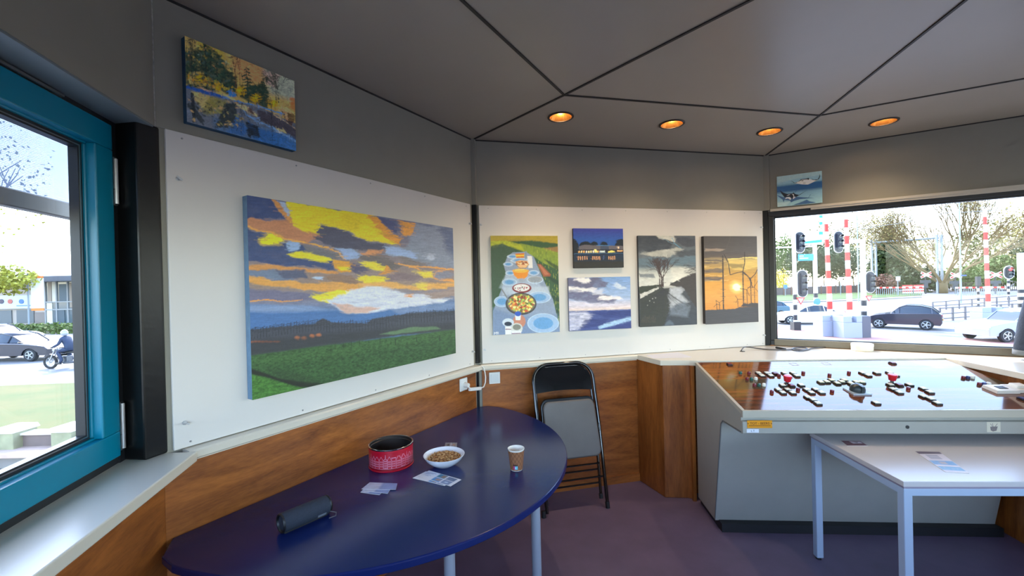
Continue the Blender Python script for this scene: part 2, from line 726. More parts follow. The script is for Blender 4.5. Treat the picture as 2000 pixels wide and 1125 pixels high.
MB().bx(-1.55, .32, .30, .3005, 1.80, 2.2).build('screen_fabric', SCR, t, smooth=False)
MB().bx(-1.56, .33, .285, .315, 1.762, 1.815).build('bottom_bar', mat('grey_bar', (98, 98, 100), .45), t, smooth=False, bevel=.004)
MB().bx(-1.6, .35, .23, .36, 2.18, 2.30).build('screen_box', ROOFM, t, smooth=False, bevel=.01)

# posts
m = MB()
pp = [(-1.291, 1.398), (-1.205, 1.386), (-1.184, 1.449), (-1.206, 1.49), (-1.30, 1.50)]
m.prism(pp, .96, ZT)
struct(m.build('trim_18', BLACKM, smooth=False, bevel=.006))
lo, rz = H_['C']
m = MB()
m.bx(-.028, .022, -.022, .03, .97, ZT, 0)
m.bx(-.03, .024, -.024, .03, ZT, ZC, 1)
m.bx(-.038, .010, -.014, .03, 0, .93, 0)
struct(m.build('trim_19', [BLACKM, GREYW], loc=lo, rz=rz - R(22), smooth=False, bevel=.003))
lo, rz = H_['D']
m = MB()
m.bx(-.035, .012, -.024, .03, .962, ZT, 0)
m.bx(-.03, .028, -.02, .03, ZT, ZC, 1)
struct(m.build('trim_30', [BLACKM, GREYW], loc=lo, rz=rz, smooth=False, bevel=.003))

# sills
def nose(m, x0, x1, d, y1=0.0, z=ZS, t=.032):
    m.prism([(y1, z), (-d + .006, z), (-d, z - .006), (-d, z - t + .004), (-d + .004, z - t), (y1, z - t)], x0, x1, axis='x')
    return m


lo, rz = H_['B']
m = nose(MB(), -1.74, -.022, .058)
m.bx(-1.74, -.03, -.040, -.002, .92, .93)
struct(m.build('trim_31', CREAM, loc=lo, rz=rz, smooth=False))
lo, rz = H_['C']
m = nose(MB(), .02, 1.20, .055)
m.bx(.03, 1.2, -.038, -.002, .92, .93)
struct(m.build('trim_32', CREAM, loc=lo, rz=rz, smooth=False))
lo, rz = H_['A']
m = MB()
a1 = par('B', -1.742, .058)
n = Vector((DIR['A'].y, -DIR['A'].x))
fr = lambda p: ((p - AB) @ DIR['A'], -((p - AB) @ n))
q = fr(Vector((a1.x, a1.y)))
m.prism([(-LA, -.10), (q[0] - .002, -.10 if q[1] > -.1 else q[1]), (q[0] + .0, q[1] + .01), (.03, .1), (.10, .2), (-LA, .2)], ZS - .034, ZS)
struct(m.build('trim_33', CREAM, loc=lo, rz=rz, smooth=False, bevel=.004))
# ------------------------------------------------------------------ painted surfaces
def _noise2(x, y, seed=0):
    """smooth value noise on arrays"""
    xi, yi = np.floor(x).astype(np.int64), np.floor(y).astype(np.int64)
    fx, fy = x - xi, y - yi
    fx, fy = fx * fx * (3 - 2 * fx), fy * fy * (3 - 2 * fy)

    def hsh(a, b):
        n = (a * 374761393 + b * 668265263 + seed * 144269) & 0x7fffffff
        n = ((n ^ (n >> 13)) * 1274126177) & 0x7fffffff
        return ((n ^ (n >> 16)) & 0xffff) / 65535.
    return ((hsh(xi, yi) * (1 - fx) + hsh(xi + 1, yi) * fx) * (1 - fy)
            + (hsh(xi, yi + 1) * (1 - fx) + hsh(xi + 1, yi + 1) * fx) * fy)


def fbm(x, y, seed=0, o=4):
    s, a, t = 0, .5, 0
    for i in range(o):
        s = s + a * _noise2(x, y, seed + i * 7)
        t += a
        x, y, a = x * 2.03, y * 2.03, a * .5
    return s / t


def homog(src, dst):
    A, b = [], []
    for (x, y), (u, v) in zip(src, dst):
        A += [[x, y, 1, 0, 0, 0, -u * x, -u * y], [0, 0, 0, x, y, 1, -v * x, -v * y]]
        b += [u, v]
    h = np.linalg.solve(np.array(A, float), np.array(b, float))
    return np.append(h, 1).reshape(3, 3)


class Paint:
    """strokes and fields laid on a W x H canvas; quad gives the drawing coordinates of its four corners (tl tr br bl)"""

    def __init__(s, w, h, res, quad):
        s.w, s.h = w, h
        s.nx = int(res)
        s.ny = max(2, int(round(res * h / w)))
        u = np.linspace(0, 1, s.nx)
        v = np.linspace(0, 1, s.ny)
        s.U, s.V = np.meshgrid(u, v)
        Hm = homog([(0, 0), (1, 0), (1, 1), (0, 1)], quad)
        d = Hm[2, 0] * s.U + Hm[2, 1] * s.V + Hm[2, 2]
        s.X0 = (Hm[0, 0] * s.U + Hm[0, 1] * s.V + Hm[0, 2]) / d
        s.Y0 = (Hm[1, 0] * s.U + Hm[1, 1] * s.V + Hm[1, 2]) / d
        s.X, s.Y = s.X0, s.Y0
        s.c = np.ones((s.ny, s.nx, 3)) * .5
        s.k = 0

    def warp(s, amp, scale, sy=None):
        s.k += 1
        sy = sy or scale
        s.X = s.X0 + amp * (fbm(s.X0 / scale, s.Y0 / sy, 11 + s.k) - .5) * 2
        s.Y = s.Y0 + amp * (fbm(s.X0 / scale, s.Y0 / sy, 51 + s.k) - .5) * 2

    def put(s, m, col, a=1.):
        m = np.clip(m * a, 0, 1)[..., None]
        s.c = s.c * (1 - m) + np.array(lin(col)) * m

    def vgrad(s, stops, ys=None):
        """vertical gradient over canvas v"""
        t = s.V if ys is None else (s.Y - ys[0]) / (ys[1] - ys[0])
        p = [q[0] for q in stops]
        cs = np.array([lin(q[1]) for q in stops])
        for i in range(3):
            s.c[..., i] = np.interp(t, p, cs[:, i])

    def sd(s, pts):
        X, Y = s.X, s.Y
        inside = np.zeros(X.shape, bool)
        dist = np.full(X.shape, 1e9)
        n = len(pts)
        for i in range(n):
            (x0, y0), (x1, y1) = pts[i], pts[(i + 1) % n]
            dx, dy = x1 - x0, y1 - y0
            t = np.clip(((X - x0) * dx + (Y - y0) * dy) / (dx * dx + dy * dy + 1e-9), 0, 1)
            dist = np.minimum(dist, (X - x0 - t * dx) ** 2 + (Y - y0 - t * dy) ** 2)
            c = ((y0 > Y) != (y1 > Y))
            if dy:
                inside ^= c & (X < (x1 - x0) * (Y - y0) / dy + x0)
        d = np.sqrt(dist)
        return np.where(inside, d, -d)

    def poly(s, col, pts, soft=3, a=1., tex=0., ts=30, ty=None):
        m = np.clip(s.sd(pts) / soft + .5, 0, 1)
        if tex:
            s.k += 1
            m = m * (1 - tex + tex * 2 * fbm(s.X / ts, s.Y / (ty or ts), s.k))
        s.put(m, col, a)

    def ell(s, col, cx, cy, rx, ry, soft=2, a=1., rot=0, ring=0):
        dx, dy = s.X - cx, s.Y - cy
        c_, s_ = cos(rot), sin(rot)
        q = np.sqrt(((dx * c_ + dy * s_) / rx) ** 2 + ((-dx * s_ + dy * c_) / ry) ** 2)
        d = (1 - q) * min(rx, ry)
        if ring:
            d = ring - np.abs(d)
        s.put(np.clip(d / soft + .5, 0, 1), col, a)

    def line(s, col, pts, w=2, a=1., soft=1.5, w1=None):
        L = len(pts) - 1
        for i in range(L):
            (x0, y0), (x1, y1) = pts[i], pts[i + 1]
            wa = w if w1 is None else w + (w1 - w) * i / L
            pad = wa + soft + 1
            msk = (s.X > min(x0, x1) - pad) & (s.X < max(x0, x1) + pad) & (s.Y > min(y0, y1) - pad) & (s.Y < max(y0, y1) + pad)
            if not msk.any():
                continue
            X, Y = s.X[msk], s.Y[msk]
            dx, dy = x1 - x0, y1 - y0
            t = np.clip(((X - x0) * dx + (Y - y0) * dy) / (dx * dx + dy * dy + 1e-9), 0, 1)
            d = np.sqrt((X - x0 - t * dx) ** 2 + (Y - y0 - t * dy) ** 2)
            m = (np.clip((wa / 2 - d) / soft + .5, 0, 1) * a)[:, None]
            s.c[msk] = s.c[msk] * (1 - m) + np.array(lin(col)) * m

    def streaks(s, amt, sx, sy, seed=3):
        n = fbm(s.X / sx, s.Y / sy, seed) - .5
        s.c = np.clip(s.c * (1 + amt * 2 * n[..., None]), 0, 1)

    def band(s, col, m, a=1.):
        s.put(m, col, a)

    def tree(s, col, x, y, h, spread, seed=0, w=3, depth=5, a=.9):
        r = random.Random(seed)

        def go(x, y, ang, l, w, d):
            x1, y1 = x + l * sin(ang), y - l * cos(ang)
            s.line(col, [(x, y), (x1, y1)], max(w, .8), a)
            if d:
                for k in range(3 if d > 2 else 2):
                    go(x1, y1, ang + r.uniform(-spread, spread), l * r.uniform(.6, .85), w * .65, d - 1)
        go(x, y, 0, h * .3, w, depth)

    def brush(s, n, length, w, ang=0., jit=.12, seed=1, a=.55, spread=.35):
        """short strokes that pick up the colour under them"""
        r = random.Random(seed)
        for i in range(n):
            u, v = r.random(), r.random()
            iy, ix = int(v * (s.ny - 1)), int(u * (s.nx - 1))
            c = s.c[iy, ix] * (1 + r.uniform(-jit, jit))
            x, y = s.X0[iy, ix], s.Y0[iy, ix]
            an = ang + r.uniform(-spread, spread)
            l = length * r.uniform(.5, 1.2) / 2
            dx, dy = cos(an) * l, sin(an) * l
            x0, y0, x1, y1 = x - dx, y - dy, x + dx, y + dy
            pad = w + 2
            gx = int(l / max(1e-6, abs(s.X0[0, -1] - s.X0[0, 0]) / s.nx)) + 4
            gy = int((abs(dy) + pad) / max(1e-6, abs(s.Y0[-1, 0] - s.Y0[0, 0]) / s.ny)) + 6
            sl = (slice(max(0, iy - gy), iy + gy), slice(max(0, ix - gx), ix + gx))
            X, Y = s.X0[sl], s.Y0[sl]
            t = np.clip(((X - x0) * 2 * dx + (Y - y0) * 2 * dy) / (4 * l * l), 0, 1)
            d = np.sqrt((X - x0 - t * 2 * dx) ** 2 + (Y - y0 - t * 2 * dy) ** 2)
            m = (np.clip((w / 2 - d) / 1.5 + .5, 0, 1) * a)[..., None]
            s.c[sl] = s.c[sl] * (1 - m) + np.clip(c, 0, 1) * m

    def surface(s, name, x0, z1, y, parent, rough=.45, gain=1.0, mapf=None):
        """lay the painted grid as a mesh; local x right, z down from z1, at depth y"""
        n, m = s.nx, s.ny
        P = np.zeros((m, n, 3))
        if mapf is None:
            P[..., 0] = x0 + s.U * s.w
            P[..., 1] = y
            P[..., 2] = z1 - s.V * s.h
        else:
            P[...] = mapf(s.U, s.V)
        idx = np.arange(m * n).reshape(m, n)
        f = np.stack([idx[1:, :-1], idx[1:, 1:], idx[:-1, 1:], idx[:-1, :-1]], -1).reshape(-1, 4)
        me = bpy.data.meshes.new(name)
        me.vertices.add(m * n)
        me.vertices.foreach_set('co', P.reshape(-1))
        me.loops.add(f.size)
        me.loops.foreach_set('vertex_index', f.reshape(-1).astype(np.int32))
        me.polygons.add(len(f))
        me.polygons.foreach_set('loop_start', np.arange(0, f.size, 4, dtype=np.int32))
        me.update(calc_edges=True)
        at = me.attributes.new('paint', 'FLOAT_COLOR', 'POINT')
        col = np.ones((m * n, 4))
        col[:, :3] = np.clip(s.c.reshape(-1, 3) * gain, 0, .95)
        at.data.foreach_set('color', col.reshape(-1))
        me.materials.append(paint_mat(rough))
        o = bpy.data.objects.new(name, me)
        C.objects.link(o)
        o.parent = parent
        return o


G_ART = 1.32


def canvas(name, label, wall, x0, x1, z0, z1, paint, thick=.03, off=.012, edge=(225, 222, 214), gain=1.0):
    lo, rz = H_[wall]
    t = thing(name, label, 'painting', (lo[0] + DIR[wall].x * (x0 + x1) / 2, lo[1] + DIR[wall].y * (x0 + x1) / 2, 0), rz)
    w = (x1 - x0) / 2
    em = mat('canvas_edge_%d_%d_%d' % edge, edge, .7, noise=.15, scale=30)
    fr = MB().bx(-w, w, -off - thick, -off, z0, z1).build('stretched_canvas', em, t, smooth=False, bevel=.002)
    paint.surface('painted_face', -w, z1, -off - thick - .0009, t, gain=G_ART * gain)
    return t


def art_big():
    p = Paint(1.236, .79, 430, [(70, 52), (1075, 218), (1075, 845), (70, 1062)])
    P, L, E = p.poly, p.line, p.ell
    p.vgrad([(0, (98, 108, 140)), (.45, (150, 130, 120)), (.6, (90, 120, 165)), (1, (60, 100, 150))])
    p.warp(13, 46, 26)
    DB, OR, YE, LB, GR = (58, 76, 122), (206, 146, 84), (226, 206, 42), (150, 174, 214), (92, 92, 108)
    P((190, 132, 98), [(50, 165), (250, 178), (290, 185), (410, 235), (405, 262), (350, 292), (250, 265), (150, 235), (50, 205)], 6)
    P(DB, [(40, 30), (190, 70), (215, 120), (255, 172), (40, 168)], 6, 1, .25)
    P(OR, [(188, 70), (215, 78), (288, 175), (282, 198), (240, 160)], 5)
    P((165, 184, 212), [(222, 80), (250, 84), (286, 150), (268, 160)], 5)
    P(YE, [(255, 82), (540, 128), (692, 150), (740, 212), (792, 258), (808, 302), (768, 302), (700, 282), (640, 272), (560, 237), (470, 203), (430, 195), (405, 244), (340, 228), (290, 207), (285, 170)], 5)
    P((205, 180, 30), [(540, 140), (640, 160), (600, 230), (500, 200)], 20, .5)
    P((214, 148, 62), [(652, 155), (704, 160), (765, 232), (812, 275), (808, 304), (775, 292), (745, 270), (700, 215)], 8)
    P((78, 80, 102), [(408, 242), (425, 202), (452, 196), (520, 226), (600, 262), (680, 286), (742, 300), (740, 325), (700, 332), (600, 328), (500, 312), (430, 288), (400, 264)], 5, 1, .2)
    P((72, 80, 122), [(702, 160), (792, 178), (797, 240), (745, 215)], 8)
    P((214, 150, 72), [(803, 180), (888, 194), (872, 260), (822, 254)], 7)
    P((132, 142, 164), [(888, 193), (1090, 218), (1090, 420), (900, 400), (820, 332), (872, 262)], 10, 1, .3, 60)
    P((72, 88, 130), [(1010, 212), (1090, 218), (1090, 380), (1040, 330)], 30, .7)
    P((60, 78, 122), [(40, 210), (150, 242), (250, 277), (332, 302), (482, 352), (486, 425), (330, 402), (150, 392), (40, 372)], 6, 1, .2)
    P((112, 112, 120), [(330, 300), (430, 312), (525, 355), (482, 372), (350, 342)], 7)
    E((238, 222, 40), 183, 274, 54, 24, 4)
    E((222, 190, 60), 183, 274, 60, 29, 6, .5, 0, 4)
    E((146, 174, 212), 286, 303, 34, 29, 6)
    L((222, 166, 84), [(50, 196), (130, 226), (250, 263), (400, 296), (480, 324), (545, 366)], 7)
    P(LB, [(498, 312), (560, 314), (614, 350), (600, 373), (540, 361)], 7)
    P((226, 210, 48), [(255, 340), (330, 334), (420, 352), (484, 376), (440, 384), (320, 366)], 6)
    P((216, 156, 62), [(480, 368), (560, 384), (572, 432), (520, 442), (482, 402)], 7)
    P(YE, [(500, 402), (560, 405), (566, 426), (510, 421)], 5)
    P((108, 102, 104), [(598, 352), (700, 345), (770, 368), (822, 410), (782, 432), (700, 402), (620, 377)], 8)
    P((204, 144, 100), [(610, 346), (650, 328), (732, 330), (722, 348), (640, 356)], 6)
    P(LB, [(735, 312), (800, 308), (880, 348), (900, 370), (822, 364), (742, 346)], 7)
    P((120, 112, 112), [(808, 366), (900, 375), (965, 396), (900, 411), (830, 396)], 7)
    E((200, 210, 225), 960, 360, 16, 18, 8, .6)
    P((226, 208, 60), [(600, 382), (680, 390), (742, 408), (736, 427), (650, 421)], 6)
    P((212, 146, 62), [(738, 398), (776, 430), (702, 446), (732, 425)], 6)
    P((86, 84, 112), [(560, 392), (600, 388), (662, 428), (600, 440), (566, 420)], 7)
    P(OR, [(40, 402), (200, 394), (330, 415), (500, 430), (502, 452), (300, 422), (150, 415), (40, 425)], 6)
    P((112, 128, 154), [(40, 420), (200, 422), (300, 482), (40, 470)], 8)
    P((88, 94, 120), [(200, 420), (340, 425), (352, 460), (240, 472)], 8)
    P((217, 158, 82), [(40, 436), (180, 470), (350, 490), (600, 478), (602, 520), (560, 546), (300, 512), (40, 478)], 6, 1, .25, 60, 14)
    P((178, 198, 228), [(368, 456), (430, 460), (402, 480)], 6)
    P((142, 116, 102), [(430, 450), (560, 455), (612, 480), (560, 495), (460, 476)], 7)
    P((228, 206, 60), [(616, 454), (732, 454), (727, 486), (640, 490), (600, 474)], 6)
    P((126, 110, 116), [(730, 452), (800, 444), (900, 450), (925, 468), (800, 482), (740, 476)], 7)
    L((220, 158, 84), [(808, 392), (900, 422), (975, 470), (1090, 486)], 8)
    L((220, 158, 84), [(855, 405), (960, 412), (1090, 424)], 7)
    P((228, 204, 72), [(895, 428), (962, 440), (965, 472), (920, 470)], 6)
    E((128, 130, 148), 1025, 455, 52, 20, 6)
    L((226, 160, 90), [(970, 468), (985, 436), (1030, 424), (1090, 430)], 5)
    P((217, 166, 92), [(600, 482), (740, 486), (880, 500), (1090, 488), (1090, 516), (900, 526), (780, 512), (602, 520)], 6, 1, .2, 50, 12)
    P((230, 208, 76), [(880, 488), (940, 490), (940, 520), (900, 524)], 8, .8)
    P((112, 110, 136), [(40, 504), (350, 535), (462, 560), (350, 577), (40, 570)], 8)
    L((226, 156, 84), [(50, 571), (150, 571), (250, 575), (330, 570)], 6)
    P((228, 212, 56), [(365, 546), (480, 528), (580, 522), (540, 552), (462, 592), (400, 580)], 7)
    P((204, 210, 226), [(560, 522), (640, 504), (760, 514), (835, 545), (1000, 558), (1062, 580), (940, 602), (760, 622), (640, 642), (540, 640), (470, 602), (450, 577), (520, 551)], 9)
    P((202, 164, 148), [(470, 592), (560, 600), (702, 612), (642, 637), (540, 642)], 9, .9)
    P((152, 134, 128), [(900, 545), (1090, 523), (1090, 556), (960, 572)], 8)
    P((216, 152, 84), [(820, 546), (872, 544), (860, 562), (825, 562)], 6)
    for x, y in ((640, 572), (700, 598), (760, 560), (580, 585), (820, 590)):
        E((170, 176, 196), x, y, 34, 5, 6, .6)
    p.brush(2600, 46, 5, 0.12, .12, 3)
    p.warp(4, 90, 12)
    P((70, 110, 164), [(40, 588), (350, 602), (480, 620), (540, 646), (640, 642), (760, 624), (940, 606), (1090, 590), (1090, 660), (700, 720), (40, 730)], 10, 1, .2, 160, 10)
    P((132, 152, 186), [(40, 588), (350, 600), (480, 622), (300, 630), (40, 628)], 14, .8, .3, 120, 8)
    P((120, 140, 176), [(760, 622), (940, 604), (1090, 590), (1090, 625), (800, 648)], 14, .8, .3, 120, 8)
    p.brush(900, 60, 4, .05, .1, 4, .4, .1)
    p.warp(3, 12)
    P((62, 66, 78), [(40, 716), (200, 702), (380, 690), (420, 662), (470, 684), (640, 690), (662, 668), (850, 642), (1090, 630), (1090, 730), (800, 750), (480, 795), (40, 850)], 5)
    r = random.Random(4)
    for i in range(70):
        x = 60 + i * 14.6
        y0 = np.interp(x, [60, 400, 480, 650, 860, 1075], [716, 676, 690, 682, 646, 632])
        L((42, 44, 50), [(x, y0 + 45), (x + r.uniform(-3, 3), y0 - r.uniform(2, 16))], 2.6, .9)
        for q in range(4):
            yy = y0 + q * 8 - 6
            L((44, 46, 54), [(x - r.uniform(5, 14), yy + r.uniform(-3, 3)), (x + r.uniform(5, 14), yy + r.uniform(-3, 3))], 2.2, .75)
    for x in range(740, 1075, 17):
        L((92, 96, 108), [(x, 655), (x + 2, 730)], 1.6, .35)
    for x, y in ((296, 758), (328, 760), (368, 750), (400, 746)):
        E((226, 130, 66), x, y, 12, 8, 7, .9)
    for x in range(75, 215, 18):
        E((210, 110, 50), x, 775 - (x % 3), 9, 4, 5, .9)
    P((48, 50, 54), [(40, 770), (480, 735), (1090, 690), (1090, 730), (800, 750), (480, 795), (40, 850)], 26, .8)
    p.warp(3, 30)
    P((48, 80, 42), [(40, 846), (300, 812), (480, 792), (700, 768), (1090, 724), (1090, 860), (350, 1020), (40, 1080)], 5, 1)
    P((92, 122, 88), [(700, 746), (850, 712), (980, 710), (1002, 722), (900, 732), (760, 748)], 6, .9)
    P((62, 98, 50), [(40, 850), (480, 797), (1090, 728), (1090, 760), (500, 850), (40, 900)], 30, .5)
    P((64, 112, 42), [(40, 925), (180, 965), (330, 1010), (40, 1080)], 10, .8)
    m = np.clip(p.sd([(40, 846), (300, 812), (480, 792), (700, 768), (1090, 724), (1090, 860), (350, 1020), (40, 1080)]) / 6, 0, 1)
    n = fbm(p.X0 / 9 + p.Y0 / 30, p.Y0 / 5, 77) - .5
    p.c *= (1 + (m * n * 1.5)[..., None])
    P((26, 30, 24), [(60, 902), (200, 955), (350, 980), (420, 985), (345, 1004), (300, 1003), (180, 962), (60, 930)], 7, .95)
    P((40, 60, 36), [(140, 900), (320, 940), (420, 985), (340, 985), (200, 955)], 16, .5)
    for x, y in ((480, 797), (520, 792), (560, 790), (600, 784), (645, 780), (700, 775), (776, 778), (880, 768), (997, 764)):
        L((26, 34, 26), [(x, y - 8), (x, y + 20)], 3 if x > 690 else 2, .9)
    for x in range(710, 1000, 15):
        y = np.interp(x, [710, 850, 1000], [744, 716, 722])
        L((70, 74, 70), [(x, y - 28), (x, y + 4)], 1.4, .5)
    p.X, p.Y = p.X0, p.Y0
    p.streaks(.14, 40, 5, 8)
    p.streaks(.12, 6, 6, 9)
    return p


def art_pond():
    p = Paint(.40, .30, 260, [(85, 65), (1024, 462), (1018, 1058), (62, 795)])
    P, L, E = p.poly, p.line, p.ell
    p.warp(8, 40)
    p.c[:] = lin((196, 168, 96))
    P((212, 150, 96), [(560, 200), (760, 330), (760, 480), (600, 470), (480, 330)], 50, .8)
    P((160, 176, 160), [(760, 330), (1040, 440), (1040, 640), (800, 560)], 50, .8)
    P((206, 176, 70), [(200, 100), (420, 200), (440, 320), (300, 220), (200, 180)], 26, .9)
    P((196, 150, 140), [(740, 360), (900, 400), (860, 520), (780, 480)], 30, .6)
    P((222, 120, 60), [(980, 600), (1030, 610), (1030, 720), (985, 690)], 12, .9)
    dk = (40, 66, 52)
    for a in ([(70, 180), (140, 200), (200, 180), (260, 200), (250, 380), (200, 370), (70, 380)],
              [(240, 130), (330, 180), (400, 260), (450, 380), (510, 430), (510, 560), (420, 560), (300, 480), (240, 400)],
              [(60, 370), (100, 380), (100, 470), (60, 470)],
              [(420, 460), (520, 440), (520, 580), (430, 550)], [(540, 590), (620, 500), (760, 470), (800, 560), (790, 690), (640, 640)],
              [(100, 470), (200, 480), (330, 520), (330, 545), (70, 490)]):
        P(dk, a, 12, .95, .5, 14)
    for x, y, h, w in ((255, 520, 390, 9), (300, 540, 320, 7), (165, 440, 330, 7), (130, 430, 300, 6), (350, 540, 240, 6), (90, 450, 300, 6), (215, 480, 250, 6)):
        L((30, 40, 34), [(x, y), (x + 6, y - h)], w, .95)
    for cx, cy, rx, ry in ((200, 430, 48, 48), (355, 500, 26, 36), (555, 540, 46, 42), (685, 600, 52, 38), (830, 650, 44, 34), (275, 450, 14, 30)):
        E((212, 160, 20), cx, cy, rx, ry, 14, .95)
        E((236, 186, 40), cx - 5, cy - 6, rx * .55, ry * .5, 12, .9)
    for t in ((612, 340, 640, 66), (750, 450, 690, 56)):
        x, y0, y1, w = t
        L(dk, [(x, y0), (x + 6, y1)], 7)
        for i in range(9):
            y = y0 + (y1 - y0) * .75 * i / 8 + 8
            ww = w * (.3 + .7 * (i % 3 + i) / 10)
            L(dk, [(x - ww, y + 10), (x, y), (x + ww, y + 14)], 11, .95)
    rr = random.Random(31)
    for i in range(150):
        x = rr.uniform(70, 520)
        yt = np.interp(x, [70, 250, 400, 520], [190, 150, 250, 400])
        yb = np.interp(x, [70, 520], [430, 570])
        y = rr.uniform(yt, yb)
        E(rr.choice([(30, 50, 40), (48, 76, 58), (60, 88, 64), (36, 58, 44), (70, 96, 90)]), x, y, rr.uniform(8, 26), rr.uniform(5, 12), 5, .8, rr.uniform(-.6, .6))
    for i in range(34):
        x = rr.uniform(90, 480)
        y = np.interp(x, [90, 480], [440, 540]) - rr.uniform(0, 70)
        E(rr.choice([(226, 176, 40), (214, 140, 40), (170, 160, 60)]), x, y, rr.uniform(5, 13), rr.uniform(6, 16), 5, .8)
    for i in range(26):
        x, y = rr.uniform(90, 460), rr.uniform(150, 330)
        E(rr.choice([(206, 176, 80), (216, 160, 100), (150, 170, 150)]), x, y, rr.uniform(3, 9), rr.uniform(4, 12), 4, .75)
    p.warp(3, 20)
    p.tree((96, 58, 40), 510, 500, 430, .34, 3, 9, 5, .8)
    p.tree((120, 74, 50), 550, 480, 300, .3, 5, 7, 5, .7)
    p.tree((58, 66, 50), 880, 640, 300, .5, 8, 11, 6, .8)
    p.tree((58, 66, 50), 860, 640, 260, .7, 9, 8, 6, .8)
    p.tree((70, 60, 50), 120, 330, 280, .4, 2, 7, 5, .8)
    P((60, 128, 200), [(440, 530), (510, 550), (515, 592), (450, 585)], 5)
    p.warp(5, 30)
    # water
    W = [(40, 490), (300, 545), (520, 620), (760, 700), (1040, 830), (1040, 1100), (40, 830)]
    P((104, 112, 122), W, 6)
    P((70, 110, 150), [(300, 760), (1040, 900), (1040, 1100), (300, 900)], 40, .7)
    P((200, 180, 110), [(120, 530), (300, 580), (280, 690), (200, 680), (140, 600)], 22, .95, .3)
    P((150, 140, 70), [(280, 575), (430, 620), (380, 720), (250, 740), (200, 700)], 20, .9, .4)
    P((48, 58, 56), [(400, 640), (520, 640), (500, 760), (420, 850), (300, 850), (360, 740)], 12, .95, .3)
    P((30, 38, 44), [(110, 540), (140, 540), (140, 800), (110, 800)], 6, .9)
    P((30, 40, 40), [(60, 640), (110, 630), (220, 790), (210, 830), (160, 780)], 8, .8)
    P((52, 98, 150), [(440, 860), (520, 720), (600, 880), (560, 920), (420, 890)], 16, .95, .3)
    P((48, 104, 162), [(600, 790), (700, 860), (1040, 950), (1040, 1080), (640, 950)], 12, .95, .3)
    P((30, 40, 46), [(580, 800), (690, 840), (700, 930), (600, 930)], 10, .9, .4)
    for i in range(90):
        x = rr.uniform(70, 560)
        y = np.interp(x, [70, 560], [540, 650]) + rr.uniform(0, 230)
        E(rr.choice([(36, 44, 44), (52, 62, 60), (186, 160, 96), (120, 130, 150), (150, 150, 90), (40, 52, 60), (206, 170, 110)]), x, y, rr.uniform(5, 22), rr.uniform(4, 12), 5, .75, rr.uniform(.2, .9))
    P((222, 196, 140), [(510, 650), (590, 660), (690, 740), (690, 760), (560, 700)], 8, .95)
    P((90, 70, 60), [(600, 670), (640, 690), (660, 740), (610, 720)], 6)
    L((120, 150, 180), [(560, 700), (620, 760), (720, 775)], 10, .9)
    P((70, 66, 74), [(690, 700), (820, 730), (1030, 880), (1030, 960), (870, 870), (720, 790), (690, 750)], 8, .95)
    L((112, 156, 196), [(590, 740), (700, 800), (860, 880), (1030, 980)], 14, .95)
    L((80, 140, 196), [(330, 560), (500, 620), (700, 670), (920, 740)], 12, .95)
    L((210, 180, 140), [(820, 740), (900, 780), (1025, 870)], 8, .95)
    P((44, 92, 168), [(40, 476), (250, 530), (400, 580), (380, 592), (230, 556), (40, 500)], 6)
    P((206, 164, 130), [(170, 494), (260, 520), (300, 545), (230, 530)], 5)
    P((214, 192, 130), [(380, 560), (430, 570), (520, 620), (470, 615)], 5)
    P((214, 192, 130), [(850, 860), (920, 875), (940, 905), (870, 885)], 5)
    P((224, 178, 120), [(890, 680), (960, 690), (1010, 740), (900, 715)], 6)
    P((70, 40, 30), [(900, 712), (1010, 745), (1012, 790), (985, 850), (930, 780)], 6, .8)
    L((220, 170, 120), [(940, 730), (945, 780)], 18, .9)
    L((26, 34, 46), [(812, 600), (815, 980)], 5, .9)
    L((24, 36, 40), [(500, 880), (560, 640), (620, 800)], 5, .7)
    L((24, 36, 40), [(560, 640), (540, 900)], 5, .7)
    for i in range(9):
        y = 820 + i * 14
        L((22, 36, 54), [(620 - 30 + (i % 3) * 8, y), (690 + (i % 2) * 10, y + 8)], 5, .8)
    p.X, p.Y = p.X0, p.Y0
    p.streaks(.2, 12, 12, 5)
    p.brush(1800, 40, 8, .6, .38, 5, .6, 1.1)
    return p


